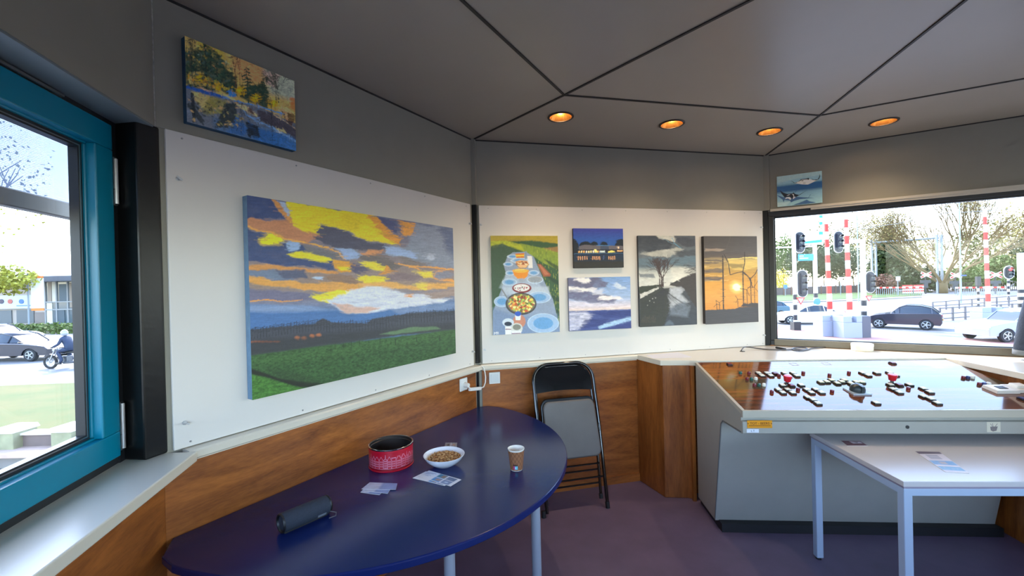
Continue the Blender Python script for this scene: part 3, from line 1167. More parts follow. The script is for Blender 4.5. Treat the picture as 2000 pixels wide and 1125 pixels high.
def art_food():
    p = Paint(.49, .69, 210, [(97, 287), (554, 287), (580, 940), (120, 966)])
    P, L, E = p.poly, p.line, p.ell
    p.warp(4, 24)
    p.c[:] = lin((52, 84, 56))
    P((164, 148, 50), [(80, 270), (570, 270), (570, 340), (380, 320), (200, 325), (80, 330)], 10, 1, .3, 60, 8)
    P((168, 178, 48), [(80, 325), (200, 320), (330, 350), (350, 400), (200, 350), (100, 370)], 10, .9, .5, 12)
    P((150, 116, 70), [(450, 370), (570, 360), (570, 400), (480, 395)], 8, .9)
    P((128, 150, 54), [(300, 340), (460, 370), (560, 400), (575, 520), (460, 470), (380, 420), (330, 390)], 8, .9, .6, 8, 24)
    P((60, 84, 66), [(80, 360), (180, 340), (270, 390), (200, 470), (200, 560), (120, 760), (80, 760)], 10, .9, .4, 10, 30)
    r = random.Random(3)
    for i in range(150):
        x, y = r.uniform(410, 580), r.uniform(380, 900)
        L(r.choice([(178, 186, 70), (196, 196, 84), (140, 160, 60)]), [(x, y), (x + r.uniform(-3, 3), y - r.uniform(8, 24))], 2.2, .8)
    for y0 in (440, 540, 655, 740):
        P((36, 62, 48), [(460, y0), (580, y0 + 60), (585, y0 + 95), (500, y0 + 40)], 8, .8)
    p.X, p.Y = p.X0, p.Y0
    P((134, 150, 176), [(215, 425), (250, 400), (340, 395), (395, 430), (420, 490), (470, 600), (530, 720), (590, 960), (120, 980), (120, 800), (180, 640), (205, 540), (190, 490)], 4)
    P((180, 196, 216), [(215, 530), (380, 560), (510, 690), (500, 720), (300, 700), (160, 640)], 14, .5)
    P((104, 128, 166), [(120, 780), (300, 840), (560, 820), (590, 960), (120, 980)], 24, .7)
    P((188, 200, 214), [(190, 640), (500, 630), (505, 690), (180, 690)], 14, .6)
    for cx, cy, rx, ry in ((220, 480, 30, 13), (235, 540, 30, 14), (230, 602, 48, 23), (395, 538, 34, 16), (405, 585, 52, 24), (180, 735, 52, 36), (435, 705, 76, 38), (465, 882, 106, 66), (250, 428, 34, 12), (300, 455, 60, 16)):
        E((150, 178, 210), cx, cy, rx, ry, 3)
        E((96, 150, 200), cx, cy, rx * .64, ry * .62, 4)
        E((196, 214, 232), cx, cy, rx, ry, 2, .7, 0, 2)
    E((150, 150, 152), 405, 583, 50, 22, 3, .8)
    # bowls along the table
    P((206, 120, 40), [(268, 408), (330, 404), (328, 436), (275, 438)], 4)
    P((226, 196, 60), [(270, 418), (328, 416), (328, 424), (270, 427)], 3)
    L((120, 140, 160), [(340, 396), (340, 440)], 12, .9)
    P((236, 234, 228), [(350, 424), (382, 424), (388, 505), (358, 505)], 4)
    P((222, 178, 128), [(268, 462), (300, 452), (350, 456), (362, 480), (345, 506), (290, 505)], 5)
    for i in range(30):
        E(r.choice([(196, 130, 70), (240, 210, 170), (150, 80, 50)]), r.uniform(275, 350), r.uniform(458, 480), 9, 5, 2, .9)
    L((90, 80, 70), [(270, 480), (300, 506), (340, 506), (362, 480)], 2.5)
    P((224, 138, 40), [(248, 520), (300, 508), (362, 520), (352, 562), (330, 580), (285, 578), (262, 556)], 5)
    E((242, 178, 70), 305, 524, 52, 14, 4)
    L((248, 214, 130), [(270, 520), (330, 516)], 5, .9)
    E((150, 160, 176), 315, 588, 24, 14, 5, .7)
    E((120, 30, 40), 315, 643, 66, 33, 3)
    E((232, 226, 226), 314, 640, 54, 25, 3)
    for i in range(26):
        a_ = r.uniform(0, 6.28)
        q = r.uniform(0, 1)
        E(r.choice([(120, 40, 50), (60, 44, 40), (200, 120, 120), (250, 250, 250)]), 314 + 44 * q * cos(a_), 640 + 19 * q * sin(a_), 5, 4, 2, .9)
    E((58, 60, 62), 311, 750, 106, 76, 3)
    E((120, 112, 90), 312, 748, 96, 66, 3)
    for i in range(190):
        a_ = r.uniform(0, 6.28)
        q = sqrt(r.uniform(0, 1))
        cx, cy = 314 + 86 * q * cos(a_), 748 + 56 * q * sin(a_)
        E(r.choice([(236, 206, 96), (246, 226, 150), (206, 84, 48), (170, 190, 80), (216, 140, 60), (90, 110, 40), (140, 60, 40)]), cx, cy, r.uniform(6, 12), r.uniform(5, 9), 2, .95, r.uniform(0, 3))
    L((120, 124, 134), [(178, 650), (232, 736)], 8)
    P((150, 84, 60), [(418, 478), (442, 478), (512, 548), (508, 562), (462, 562)], 4)
    P((176, 110, 80), [(430, 484), (440, 484), (500, 548), (470, 552)], 4)
    E((186, 126, 104), 300, 870, 44, 46, 4)
    P((216, 224, 232), [(270, 820), (312, 820), (308, 862), (276, 862)], 3)
    E((40, 84, 180), 291, 818, 22, 17, 3)
    E((196, 208, 222), 224, 878, 40, 28, 3)
    E((30, 44, 66), 224, 888, 26, 15, 3)
    P((226, 226, 230), [(204, 905), (250, 905), (248, 965), (206, 965)], 3)
    L((110, 50, 90), [(208, 925), (246, 925)], 5)
    E((196, 200, 196), 284, 918, 40, 36, 3)
    E((120, 124, 116), 284, 910, 28, 20, 3)
    P((220, 220, 224), [(248, 935), (318, 935), (310, 965), (252, 965)], 3)
    L((110, 60, 100), [(252, 955), (310, 952)], 4)
    for a_ in ([(130, 962), (130, 946), (137, 954), (144, 944), (145, 960)], [(150, 944), (150, 960)], [(150, 950), (158, 950)], [(158, 943), (159, 959)]):
        L((240, 240, 236), a_, 3)
    p.streaks(.12, 8, 8, 6)
    p.brush(500, 18, 4, 1.2, .12, 5, .35, .5)
    return p


def art_house():
    p = Paint(.395, .287, 150, [(662, 233), (1002, 233), (1007, 505), (667, 505)])
    P, L, E = p.poly, p.line, p.ell
    p.vgrad([(0, (52, 58, 148)), (.3, (38, 84, 164)), (.5, (30, 84, 150)), (.62, (16, 36, 64)), (.7, (18, 40, 66)), (1, (34, 34, 36))])
    p.warp(3, 14)
    dk = (14, 26, 40)
    P(dk, [(655, 300), (680, 312), (700, 345), (700, 410), (655, 410)], 4)
    for x, w in ((745, 42), (805, 26), (870, 26), (985, 40)):
        E(dk, x, 350, w, 26, 5)
    E(dk, 985, 322, 30, 16, 6)
    P((96, 92, 100), [(700, 358), (740, 346), (820, 350), (850, 352), (905, 352), (1010, 355), (1010, 380), (700, 382)], 4)
    P((60, 72, 96), [(845, 355), (900, 352), (905, 382), (845, 384)], 3)
    P((24, 32, 48), [(690, 380), (1010, 378), (1010, 402), (690, 404)], 3)
    L((70, 140, 196), [(820, 350), (905, 352)], 3)
    r = random.Random(7)
    for x in range(697, 830, 16):
        P(r.choice([(250, 226, 170), (240, 180, 110), (255, 245, 225)]), [(x, 388), (x + 10, 386), (x + 10, 401), (x, 402)], 2)
    P((250, 220, 140), [(803, 378), (818, 376), (830, 402), (806, 402)], 3)
    P((200, 220, 240), [(840, 388), (876, 386), (876, 400), (840, 401)], 3)
    P((244, 222, 120), [(898, 392), (925, 386), (950, 398), (900, 404)], 3)
    P((250, 180, 120), [(960, 385), (1000, 384), (1000, 393), (960, 394)], 3)
    P((250, 210, 180), [(965, 360), (976, 360), (976, 374), (965, 374)], 3)
    L((60, 110, 150), [(667, 408), (1006, 406)], 3)
    for x in list(range(697, 760, 14)) + list(range(792, 850, 12)) + list(range(904, 950, 13)):
        L((230, 170, 120), [(x, 428), (x + 1, 450 - (x % 5))], 7, .75)
    L((70, 96, 150), [(868, 425), (868, 448)], 6, .8)
    p.warp(2, 10)
    P((38, 36, 32), [(660, 462), (1010, 462), (1010, 510), (660, 510)], 8, .8, .5, 20, 6)
    p.X, p.Y = p.X0, p.Y0
    p.streaks(.15, 14, 5, 4)
    p.brush(300, 22, 4, .03, .12, 5, .35, .2)
    return p


def art_sea():
    p = Paint(.49, .385, 190, [(628, 573), (1055, 563), (1062, 925), (636, 941)])
    P, L, E = p.poly, p.line, p.ell
    p.vgrad([(0, (112, 148, 200)), (.4, (150, 172, 206)), (.56, (206, 196, 206)), (.62, (214, 196, 190)), (.64, (84, 100, 150)), (1, (40, 56, 116))])
    p.warp(12, 36, 16)
    P((96, 96, 124), [(610, 570), (690, 570), (830, 570), (900, 610), (890, 640), (780, 650), (700, 640), (610, 640)], 12, .95, .4, 30)
    P((226, 222, 228), [(690, 575), (770, 572), (785, 600), (740, 612), (660, 590)], 9)
    P((226, 222, 226), [(610, 625), (700, 640), (820, 645), (800, 675), (700, 668), (610, 665)], 9, .95, .4, 20)
    P((100, 100, 130), [(610, 660), (720, 665), (900, 690), (960, 730), (940, 750), (740, 740), (610, 720)], 12, .95, .4, 30, 12)
    P((228, 220, 222), [(840, 700), (980, 700), (1000, 722), (900, 728), (830, 725)], 9, .9, .4, 20)
    P((200, 200, 214), [(780, 650), (870, 655), (860, 690), (800, 690)], 10, .8)
    P((206, 200, 214), [(610, 730), (760, 745), (950, 760), (900, 775), (610, 765)], 10, .85, .3, 40, 10)
    P((220, 226, 236), [(960, 600), (1030, 650), (1000, 660), (930, 630)], 12, .6)
    p.warp(5, 40, 6)
    P((60, 76, 136), [(600, 806), (1080, 796), (1080, 960), (600, 960)], 4)
    P((196, 196, 214), [(625, 812), (740, 808), (790, 830), (780, 860), (740, 900), (700, 935), (625, 945)], 20, .75, .9, 30, 6)
    P((34, 48, 110), [(790, 812), (1080, 800), (1080, 850), (880, 850)], 16, .8, .5, 40, 6)
    P((34, 46, 104), [(740, 860), (900, 856), (870, 900), (700, 935)], 14, .7, .6, 40, 6)
    P((166, 198, 226), [(830, 915), (920, 880), (1080, 840), (1080, 868), (960, 900), (840, 930)], 9, .85, .7, 16, 6)
    P((40, 52, 112), [(860, 940), (960, 905), (1080, 880), (1080, 960), (860, 960)], 10, .8)
    p.X, p.Y = p.X0, p.Y0
    p.streaks(.25, 30, 4, 6)
    p.brush(900, 26, 6, .05, .14, 5, .5, .35)
    return p


def art_tree():
    p = Paint(.49, .69, 200, [(83, 289), (481, 289), (484, 889), (99, 910)])
    P, L, E = p.poly, p.line, p.ell
    p.vgrad([(0, (74, 80, 88)), (.25, (96, 104, 112)), (.34, (88, 104, 114)), (.42, (190, 192, 186)), (.55, (196, 196, 190)), (.6, (60, 62, 66)), (1, (50, 56, 66))])
    p.warp(12, 40, 22)
    P((54, 60, 70), [(70, 290), (220, 290), (330, 330), (300, 380), (200, 400), (70, 400)], 14, .9, .4, 40)
    P((186, 188, 182), [(210, 285), (330, 285), (345, 330), (290, 320), (230, 305)], 9, .95)
    P((172, 174, 168), [(100, 410), (230, 395), (340, 370), (400, 385), (300, 440), (180, 430)], 10, .9, .4, 30)
    P((60, 64, 74), [(340, 300), (490, 300), (490, 360), (420, 370), (370, 340)], 14, .9, .3)
    P((60, 66, 74), [(330, 400), (490, 385), (490, 430), (380, 440)], 12, .8)
    L((90, 150, 180), [(320, 310), (345, 350), (380, 375)], 6, .7)
    L((110, 150, 170), [(240, 295), (290, 330), (345, 350)], 5, .5)
    P((88, 108, 122), [(90, 440), (490, 430), (490, 470), (300, 505), (90, 490)], 10, .9, .4, 50, 10)
    P((90, 100, 112), [(90, 548), (190, 552), (200, 580), (95, 580)], 8, .8)
    P((208, 206, 196), [(300, 500), (490, 520), (400, 590), (330, 610)], 18, .7)
    p.warp(4, 16)
    P((56, 50, 48), [(340, 605), (400, 575), (450, 552), (490, 545), (490, 790), (440, 720), (400, 650), (300, 630)], 6)
    P((44, 50, 40), [(90, 640), (200, 628), (260, 620), (260, 660), (95, 700)], 5)
    P((190, 188, 182), [(98, 690), (222, 642), (228, 652), (100, 722)], 4)
    P((46, 48, 44), [(98, 722), (230, 655), (300, 650), (310, 760), (260, 900), (100, 920)], 6, 1, .3, 12)
    P((170, 174, 182), [(306, 650), (380, 640), (400, 660), (380, 690), (430, 740), (340, 760), (310, 790), (290, 700)], 16, .85, .3, 24)
    P((112, 122, 136), [(300, 780), (400, 740), (440, 770), (420, 840), (300, 830)], 20, .7, .5, 30)
    P((96, 110, 126), [(270, 880), (300, 860), (330, 890), (270, 900)], 10, .6)
    L((30, 28, 28), [(310, 622), (350, 605), (352, 598)], 8, .9)
    p.X, p.Y = p.X0, p.Y0
    for sd_, a_ in ((1, 0), (2, .2), (3, -.2), (4, .1)):
        p.tree((58, 44, 44), 245 + a_ * 60, 640, 215, .60, sd_, 8, 5, .9)
    for sd_ in (11, 12):
        r = random.Random(sd_)
        for i in range(60):
            a = r.uniform(-.9, .9)
            l = r.uniform(40, 190)
            L((40, 40, 44), [(258, 650), (258 + sin(a) * l * .5, 650 + cos(a) * l * .5), (258 + sin(a * 1.3) * l, 650 + cos(a) * l)], 2, .45)
    r = random.Random(5)
    for i in range(26):
        y = r.uniform(488, 550)
        L((50, 44, 46), [(490, r.uniform(495, 550)), (450 - r.uniform(0, 20), y), (395 + r.uniform(0, 40), y + r.uniform(-8, 8))], 2, .6)
    for x, y in ((165, 735), (185, 720), (205, 715), (195, 745), (150, 765)):
        E((170, 172, 160), x, y, 4, 4, 2, .7)
    for i in range(14):
        x = 110 + i * 7
        L((110, 96, 80), [(x, 880), (x + 5, 850 - (i % 4) * 6)], 1.6, .5)
    p.streaks(.18, 24, 8, 6)
    p.brush(700, 26, 6, .15, .16, 5, .4, .5)
    return p


def art_mills():
    p = Paint(.49, .69, 200, [(537, 289), (893, 290), (897, 868), (545, 887)])
    P, L, E = p.poly, p.line, p.ell
    p.vgrad([(0, (72, 68, 68)), (.2, (82, 76, 74)), (.27, (150, 130, 90)), (.4, (178, 138, 62)), (.55, (206, 146, 58)), (.7, (208, 146, 68)), (.84, (200, 132, 52)), (1, (200, 140, 60))])
    p.warp(9, 60, 14)
    P((150, 134, 120), [(545, 372), (620, 372), (680, 380), (640, 395), (545, 392)], 6, .8)
    P((78, 70, 68), [(530, 400), (740, 395), (900, 420), (900, 440), (700, 440), (530, 436)], 8, .8)
    L((236, 210, 120), [(700, 444), (800, 436), (900, 440)], 7, .9)
    P((220, 190, 100), [(700, 446), (900, 444), (900, 500), (820, 520), (740, 515), (700, 500)], 12, .7, .3, 60, 8)
    P((110, 92, 56), [(700, 480), (800, 478), (805, 505), (720, 505)], 8, .7)
    for y in (455, 515, 570):
        P((92, 82, 78), [(535, y), (620, y - 8), (670, y + 6), (640, y + 22), (535, y + 26)], 8, .85, .4, 50, 8)
    for y in (462, 498, 552, 590):
        L((220, 190, 120), [(540, y), (640, y + 6), (700, y)], 4, .6)
    E((250, 200, 110), 754, 634, 44, 42, 22, .8)
    E((250, 226, 196), 754, 634, 24, 24, 9, 1)
    p.warp(3, 14)
    P((62, 60, 64), [(520, 792), (740, 782), (780, 768), (910, 766), (910, 900), (520, 900)], 4)
    P((62, 56, 56), [(780, 765), (800, 742), (830, 748), (850, 738), (905, 745), (905, 772)], 5)
    p.X, p.Y = p.X0, p.Y0
    dk = (56, 48, 44)
    L(dk, [(664, 425), (665, 785)], 9, 1, 1.5, 12)
    L(dk, [(672, 412), (700, 470), (712, 550)], 6)
    L((90, 84, 80), [(664, 430), (690, 370), (718, 290)], 3, .5)
    L(dk, [(797, 530), (799, 765)], 8)
    L(dk, [(797, 530), (810, 470), (810, 400)], 6)
    L(dk, [(797, 530), (750, 540), (715, 552)], 5)
    L(dk, [(797, 530), (830, 560), (856, 610)], 6)
    L(dk, [(848, 578), (850, 745)], 6)
    L(dk, [(848, 578), (880, 545), (894, 515)], 5)
    L(dk, [(848, 578), (820, 555), (800, 540)], 5)
    L(dk, [(848, 578), (855, 620), (862, 640)], 5)
    for x, y, b in ((822, 652, 750), (872, 634, 745), (760, 716, 770), (620, 750, 790), (638, 740, 790)):
        L(dk, [(x, y), (x + 2, b)], 4)
        k = 46 if x > 800 else 26
        for a_ in (.3, 2.3, 4.4):
            L(dk, [(x, y), (x + k * cos(a_ + x), y + k * sin(a_ + x))], 3)
    L(dk, [(878, 560), (873, 634)], 3)
    p.streaks(.14, 40, 5, 6)
    p.brush(400, 30, 4, .03, .1, 5, .35, .1)
    return p


def art_manta():
    p = Paint(.296, .245, 150, [(192, 300), (1192, 170), (1190, 850), (203, 948)])
    P, L, E = p.poly, p.line, p.ell
    p.warp(12, 120, 60)
    p.vgrad([(0, (150, 190, 200)), (.25, (140, 184, 198)), (.36, (50, 110, 150)), (.5, (36, 90, 140)), (.6, (130, 176, 196)), (1, (160, 204, 210))])
    P((176, 206, 206), [(180, 300), (1200, 160), (1200, 260), (700, 330), (200, 440)], 30, .7, .5, 20, 90)
    P((34, 90, 140), [(180, 520), (700, 460), (1200, 390), (1200, 480), (700, 540), (200, 590)], 24, .9)
    P((200, 224, 224), [(200, 860), (500, 830), (400, 920), (200, 940)], 20, .6)
    p.warp(3, 40)
    sh = (46, 88, 140)
    P(sh, [(180, 690), (340, 740), (640, 730), (1000, 752), (700, 780), (560, 820), (500, 850), (480, 810), (360, 800), (340, 850), (320, 790)], 8, .9)
    P(sh, [(520, 910), (700, 850), (850, 790), (900, 820), (1060, 850), (860, 875)], 8, .9)
    L(sh, [(880, 750), (935, 680)], 6)
    L(sh, [(590, 640), (650, 570)], 7)
    dk = (26, 32, 44)
    P((236, 232, 216), [(580, 436), (680, 400), (740, 360), (900, 345), (1000, 372), (1100, 362), (960, 432), (880, 466), (740, 462)], 6)
    P(dk, [(505, 380), (590, 430), (660, 415), (730, 356), (900, 330), (900, 352), (750, 366), (690, 400), (620, 436), (570, 434)], 5)
    P(dk, [(960, 340), (1010, 365), (1100, 350), (1130, 300), (1142, 240), (1152, 290), (1125, 350), (1060, 376), (990, 370)], 5)
    E(dk, 890, 345, 18, 20, 5)
    E(dk, 760, 384, 24, 8, 5)
    E((120, 124, 110), 800, 436, 34, 7, 5, .8)
    P(dk, [(255, 590), (330, 640), (420, 668), (540, 655), (560, 635), (600, 670), (680, 690), (860, 585), (700, 690), (600, 740), (590, 720), (530, 775), (480, 730), (360, 740), (300, 670)], 5)
    P((230, 234, 236), [(405, 710), (450, 684), (495, 676), (450, 700)], 4)
    P((230, 234, 236), [(520, 672), (560, 672), (575, 730), (610, 735), (560, 772), (540, 770), (560, 720), (545, 690)], 4)
    P((230, 234, 236), [(370, 780), (400, 740), (470, 735), (510, 765), (490, 795), (440, 765), (400, 770)], 4)
    p.X, p.Y = p.X0, p.Y0
    p.streaks(.1, 40, 12, 6)
    return p


canvas('landscape_painting', 'largest painting, yellow and blue sunset clouds over a green field, on the left white panel', 'B',
       -1.527, -.291, 1.083, 1.873, art_big(), .034, .014, edge=(98, 128, 156))
canvas('pond_painting', 'small painting of trees and a blue pond, on the grey wall above the big sunset', 'B',
       -1.712, -1.312, 2.100, 2.400, art_pond(), .028, .0045, edge=(40, 80, 110), gain=1.4)
canvas('picnic_painting', 'upright painting of a long picnic table with plates and pan, on the back panel', 'C',
       .108, .602, 1.158, 1.851, art_food(), .02, .014)
canvas('night_house_painting', 'small painting of lit houses under a dark blue sky, above the sea painting', 'C',
       .717, 1.113, 1.617, 1.906, art_house(), .02, .014, edge=(30, 34, 40))
canvas('sea_painting', 'painting of grey and white clouds over a blue sea, below the night houses', 'C',
       .672, 1.164, 1.160, 1.548, art_sea(), .02, .014, edge=(110, 120, 150))
canvas('bare_tree_painting', 'upright grey painting of a bare tree mirrored in a river, between sea and windmill paintings', 'C',
       1.234, 1.727, 1.167, 1.855, art_tree(), .02, .014, edge=(60, 64, 70))
canvas('wind_turbine_painting', 'upright orange painting of dark wind turbines at sunset, rightmost on the back panel', 'C',
       1.793, 2.284, 1.166, 1.852, art_mills(), .03, .014, edge=(50, 46, 46))
canvas('manta_ray_painting', 'small blue painting of two manta rays, on the grey band above the right window', 'D',
       .079, .373, 2.088, 2.330, art_manta(), .014, .008, edge=(215, 225, 225))
# ------------------------------------------------------------------ white exhibition panels
def screw(m, x, z, y):
    m.cyl((x, y, z), (x, y - .002, z), .0032, 10)


def panel(label, wall, x0, x1, screws, bolts):
    lo, rz = H_[wall]
    t = thing('display_panel', label, 'panel', lo, rz)
    MB().bx(x0, x1, -.012, -.001, .963, ZT - .002).build('panel_board', WHITE, t, smooth=False, bevel=.0015)
    for x in screws:
        for z in (.98, ZT - .022):
            m = MB()
            screw(m, x, z, -.012)
            m.build('screw', STEEL, t)
    for x, z in bolts:
        b = MB()
        b.cyl((x, -.012, z), (x, -.028, z), .0035, 8)
        b.box((x, -.025, z), (.020, .003, .006), rotm(ry=.6))
        b.cyl((x, -.012, z), (x, -.0145, z), .008, 12)
        b.build('wing_bolt', mat('zinc_bolt', (200, 204, 208), .35, metal=.6), t)


panel('long white display panel behind the big sunset painting', 'B', -1.768, -.055, [-1.72, -1.3, -.9, -.5, -.1],
      [(-1.735, 1.90), (-1.735, 1.05), (-.068, 1.93), (-.068, 1.06)])
panel('white display panel on the back wall behind five paintings', 'C', .034, 2.372, [.1, .45, .8, 1.15, 1.5, 1.85, 2.2, 2.35],
      [(.045, 1.93), (.05, 1.06), (2.355, 1.93), (2.36, 1.05)])

# ------------------------------------------------------------------ recessed lights
def gold_mat():
    return mat('gold_reflector', (214, 146, 74), .25, metal=.9)


GLOW = mat('lamp_glow', (255, 214, 150), .5, emis=(255, 190, 100), estr=1.2)
names = ['leftmost of the three along the back wall', 'middle one of the three along the back wall', 'third from the left, nearest the back right corner', 'near the right window, beyond the diagonal ceiling seam']
cut = []
lights = [zp(x, y, ZC) for x, y in ((1095, 228), (1312, 242), (1503, 256.5), (1726, 237.5))]
for i, p in enumerate(lights):
    t = thing('recessed_ceiling_light', 'round gold recessed ceiling light, ' + names[i], 'ceiling light', (p.x, p.y, ZC), 0, 'recessed ceiling lights')
    MB().lathe([(.066, .0), (.079, -.001), (.080, -.004), (.076, -.007), (.067, -.006), (.066, 0)], n=40, capb=False, capt=False).build('trim_ring', mat('dark_bronze_ring', (48, 34, 26), .4), t)
    prof = []
    for q in range(9):
        r = .067 - .0035 * q
        prof += [(r, -.004 + q * .006), (r - .0015, -.001 + q * .006)]
    MB().lathe(prof + [(.0, .055)], n=36, capb=False, capt=False).build('ribbed_reflector', gold_mat(), t)
    MB().lathe([(.0, .030), (.03, .031), (.032, .05)], n=24, capb=False, capt=False).build('lamp', GLOW, t)
    l = bpy.data.lights.new('lamp_light', 'POINT')
    l.energy = .5
    l.color = (1, .70, .40)
    l.shadow_soft_size = .012
    lo_ = bpy.data.objects.new('lamp_light', l)
    C.objects.link(lo_)
    lo_.parent = t
    lo_.location = (0, 0, .014)
    l = bpy.data.lights.new('lamp_beam', 'SPOT')
    l.energy = 9
    l.color = (1, .76, .5)
    l.spot_size = R(125)
    l.spot_blend = 1
    l.shadow_soft_size = .03
    lo_ = bpy.data.objects.new('lamp_beam', l)
    C.objects.link(lo_)
    lo_.parent = t
    lo_.location = (0, 0, -.012)
# openings in the ceiling for the light cans
cm = MB()
for p in lights:
    cm.cyl((p.x, p.y, ZC - .02), (p.x, p.y, ZC + .062), .066, 36)
cutter = cm.build('ceiling_cut', CEIL, smooth=False)
bo = ceil.modifiers.new('holes', 'BOOLEAN')
bo.operation = 'DIFFERENCE'
bo.solver = 'EXACT'
bo.object = cutter
dg = bpy.context.evaluated_depsgraph_get()
me2 = bpy.data.meshes.new_from_object(ceil.evaluated_get(dg))
ceil.modifiers.clear()
ceil.data = me2
bpy.data.objects.remove(cutter)

# ------------------------------------------------------------------ corner counter and its plywood piers
CT = [par('C', 1.203, .008), par('C', 1.203, .056), Vector((1.012, 2.950)), Vector((1.205, 2.928)), Vector((1.252, 2.908)),
      Vector((2.835, 2.800)), Vector((2.832, 2.719)), Vector((2.760, 2.300)), Vector((2.680, 1.80)), Vector((2.95, 1.50)), P_D + dv['E'] * .62,
      P_D + (P_F - P_D) * .006, CD - Vector((.006, .012))]
CTP = [(p.x, p.y) for p in CT]
cin = Vector((2.9, 2.7))
t = thing('counter', 'cream corner counter running under the right window behind the console', 'counter', (2.4, 3.0, 0))
m = MB()
rev = [(a - 2.4, b - 3.0) for a, b in CTP]
m.prism(rev, .924, ZS)
m.build('worktop', CREAM, t, smooth=False, bevel=.003)
MB().prism([(a - 2.4, b - 3.0) for a, b in [par('C', 1.215, .008)[:], (1.033, 2.968), (1.19, 2.952), (1.228, 2.925), (1.26, 3.22)]], 0, .924).build('pier', WOODV, t, smooth=False, bevel=.004)
m = MB()
m.bx(1.204 - 2.4, 1.226 - 2.4, 2.905 - 3, 2.93 - 3, 0.0, .924)
m.build('batten', WOODV, t, smooth=False)
MB().prism([(a - 2.4, b - 3.0) for a, b in [(2.875, 2.79), (2.835, 2.55), (2.80, 2.32), (2.72, 1.81), (2.97, 1.54), (4.6, 1.45), (4.58, 1.93)]], 0, .924).build('side_panel', WOODV, t, smooth=False)
MB().bx(1.26 - 2.4, 2.86 - 2.4, 3.02 - 3.0, 3.04 - 3.0, .0, .924).build('back_board', WOODB, t, smooth=False)

# ------------------------------------------------------------------ control console
CO = Vector((1.200, 2.560))
CRZ = -R(4.2)
cu = Vector((cos(CRZ), sin(CRZ)))
cv = Vector((-cu.y, cu.x))
CW = 1.575
zs = lambda v: .828 + (v + .355) * .188
con = thing('control_console', 'grey bridge control console with glossy brown sloping top full of buttons', 'console', (CO.x, CO.y, 0), CRZ)
CGREY = mat('console_grey_laminate', (164, 162, 154), .48, noise=.03, scale=8)
CEDGE = mat('console_light_edge', (182, 176, 162), .4)
prof = [(.315, .045), (.315, zs(.315) - .004), (-.352, zs(-.352) - .004), (-.352, .790), (-.340, .788), (-.340, .772), (-.354, .770),
        (-.356, .708), (-.348, .704), (-.10, .690), (.03, .045)]
m = MB()
m.prism(prof, 0, CW, axis='x')
m.build('cabinet', CGREY, con, smooth=False, bevel=.002)
m = MB()
m.bx(-.003, CW, -.368, -.352, zs(-.352) - .036, zs(-.352) + .001)
v0, v1 = -.352, .315
m.add([(-.003, v0, zs(v0) - .022), (-.003, v1, zs(v1) - .022), (-.003, v1, zs(v1) + .002), (-.003, v0, zs(v0) + .002),
       (.014, v0, zs(v0) - .022), (.014, v1, zs(v1) - .022), (.014, v1, zs(v1) + .002), (.014, v0, zs(v0) + .002)],
      [(0, 3, 2, 1), (4, 5, 6, 7), (0, 1, 5, 4), (1, 2, 6, 5), (2, 3, 7, 6), (3, 0, 4, 7)])
m.build('edge_trim', CEDGE, con, smooth=False, bevel=.0015)
m = MB()
m.bx(-.001, CW, -.361, -.354, .709, .770)
m.build('front_fascia', CGREY, con, smooth=False, bevel=.003)
MB().bx(.02, CW - .0, -.018, .33, 0, .05).build('plinth', mat('black_plinth', (30, 30, 33), .6), con, smooth=False)
# inset side panel outline and the finger catch
m = MB()
for a, b in (((.03, .052), (-.088, .672)), ((-.088, .672), (-.118, .70)), ((-.118, .70), (-.34, .712))):
    m.box((-.002, (a[0] + b[0]) / 2, (a[1] + b[1]) / 2), (.004, sqrt((a[0] - b[0]) ** 2 + (a[1] - b[1]) ** 2), .006),
          rotm(rx=atan2(b[1] - a[1], b[0] - a[0])))
m.build('side_panel_joint', mat('console_joint', (104, 106, 106), .6), con, smooth=False)
# brown top with a darker band along it
TOPM = bpy.data.materials.new('console_top_veneer')
TOPM.use_nodes = True
nt = TOPM.node_tree
b = nt.nodes['Principled BSDF']
b.inputs['Roughness'].default_value = .08
b.inputs['IOR'].default_value = 1.75
tc = nt.nodes.new('ShaderNodeTexCoord')
mp = nt.nodes.new('ShaderNodeMapping')
mp.inputs['Scale'].default_value = (1.2, 14, 1)
nz = nt.nodes.new('ShaderNodeTexNoise')
nz.inputs['Scale'].default_value = 3
nz.inputs['Detail'].default_value = 6
rp = nt.nodes.new('ShaderNodeValToRGB')
rp.color_ramp.elements[0].color = (*lin((92, 46, 26)), 1)
rp.color_ramp.elements[1].color = (*lin((132, 74, 44)), 1)
rp.color_ramp.elements[0].position = .35
rp.color_ramp.elements[1].position = .65
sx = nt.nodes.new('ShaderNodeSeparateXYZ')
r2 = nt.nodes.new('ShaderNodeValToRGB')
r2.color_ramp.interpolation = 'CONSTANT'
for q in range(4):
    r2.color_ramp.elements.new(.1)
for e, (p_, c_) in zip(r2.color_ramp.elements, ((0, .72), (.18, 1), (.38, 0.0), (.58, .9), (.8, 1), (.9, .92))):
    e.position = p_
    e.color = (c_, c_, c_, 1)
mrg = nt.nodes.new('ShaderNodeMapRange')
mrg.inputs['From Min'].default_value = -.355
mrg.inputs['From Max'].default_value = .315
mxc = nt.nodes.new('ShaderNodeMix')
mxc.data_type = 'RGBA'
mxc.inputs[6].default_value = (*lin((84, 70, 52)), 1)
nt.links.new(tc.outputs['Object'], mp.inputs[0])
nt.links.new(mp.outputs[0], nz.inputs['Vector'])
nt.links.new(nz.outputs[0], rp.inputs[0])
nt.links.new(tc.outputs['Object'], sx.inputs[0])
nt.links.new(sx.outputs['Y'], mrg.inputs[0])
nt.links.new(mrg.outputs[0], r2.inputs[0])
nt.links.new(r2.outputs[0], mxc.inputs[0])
nt.links.new(rp.outputs[0], mxc.inputs[7])
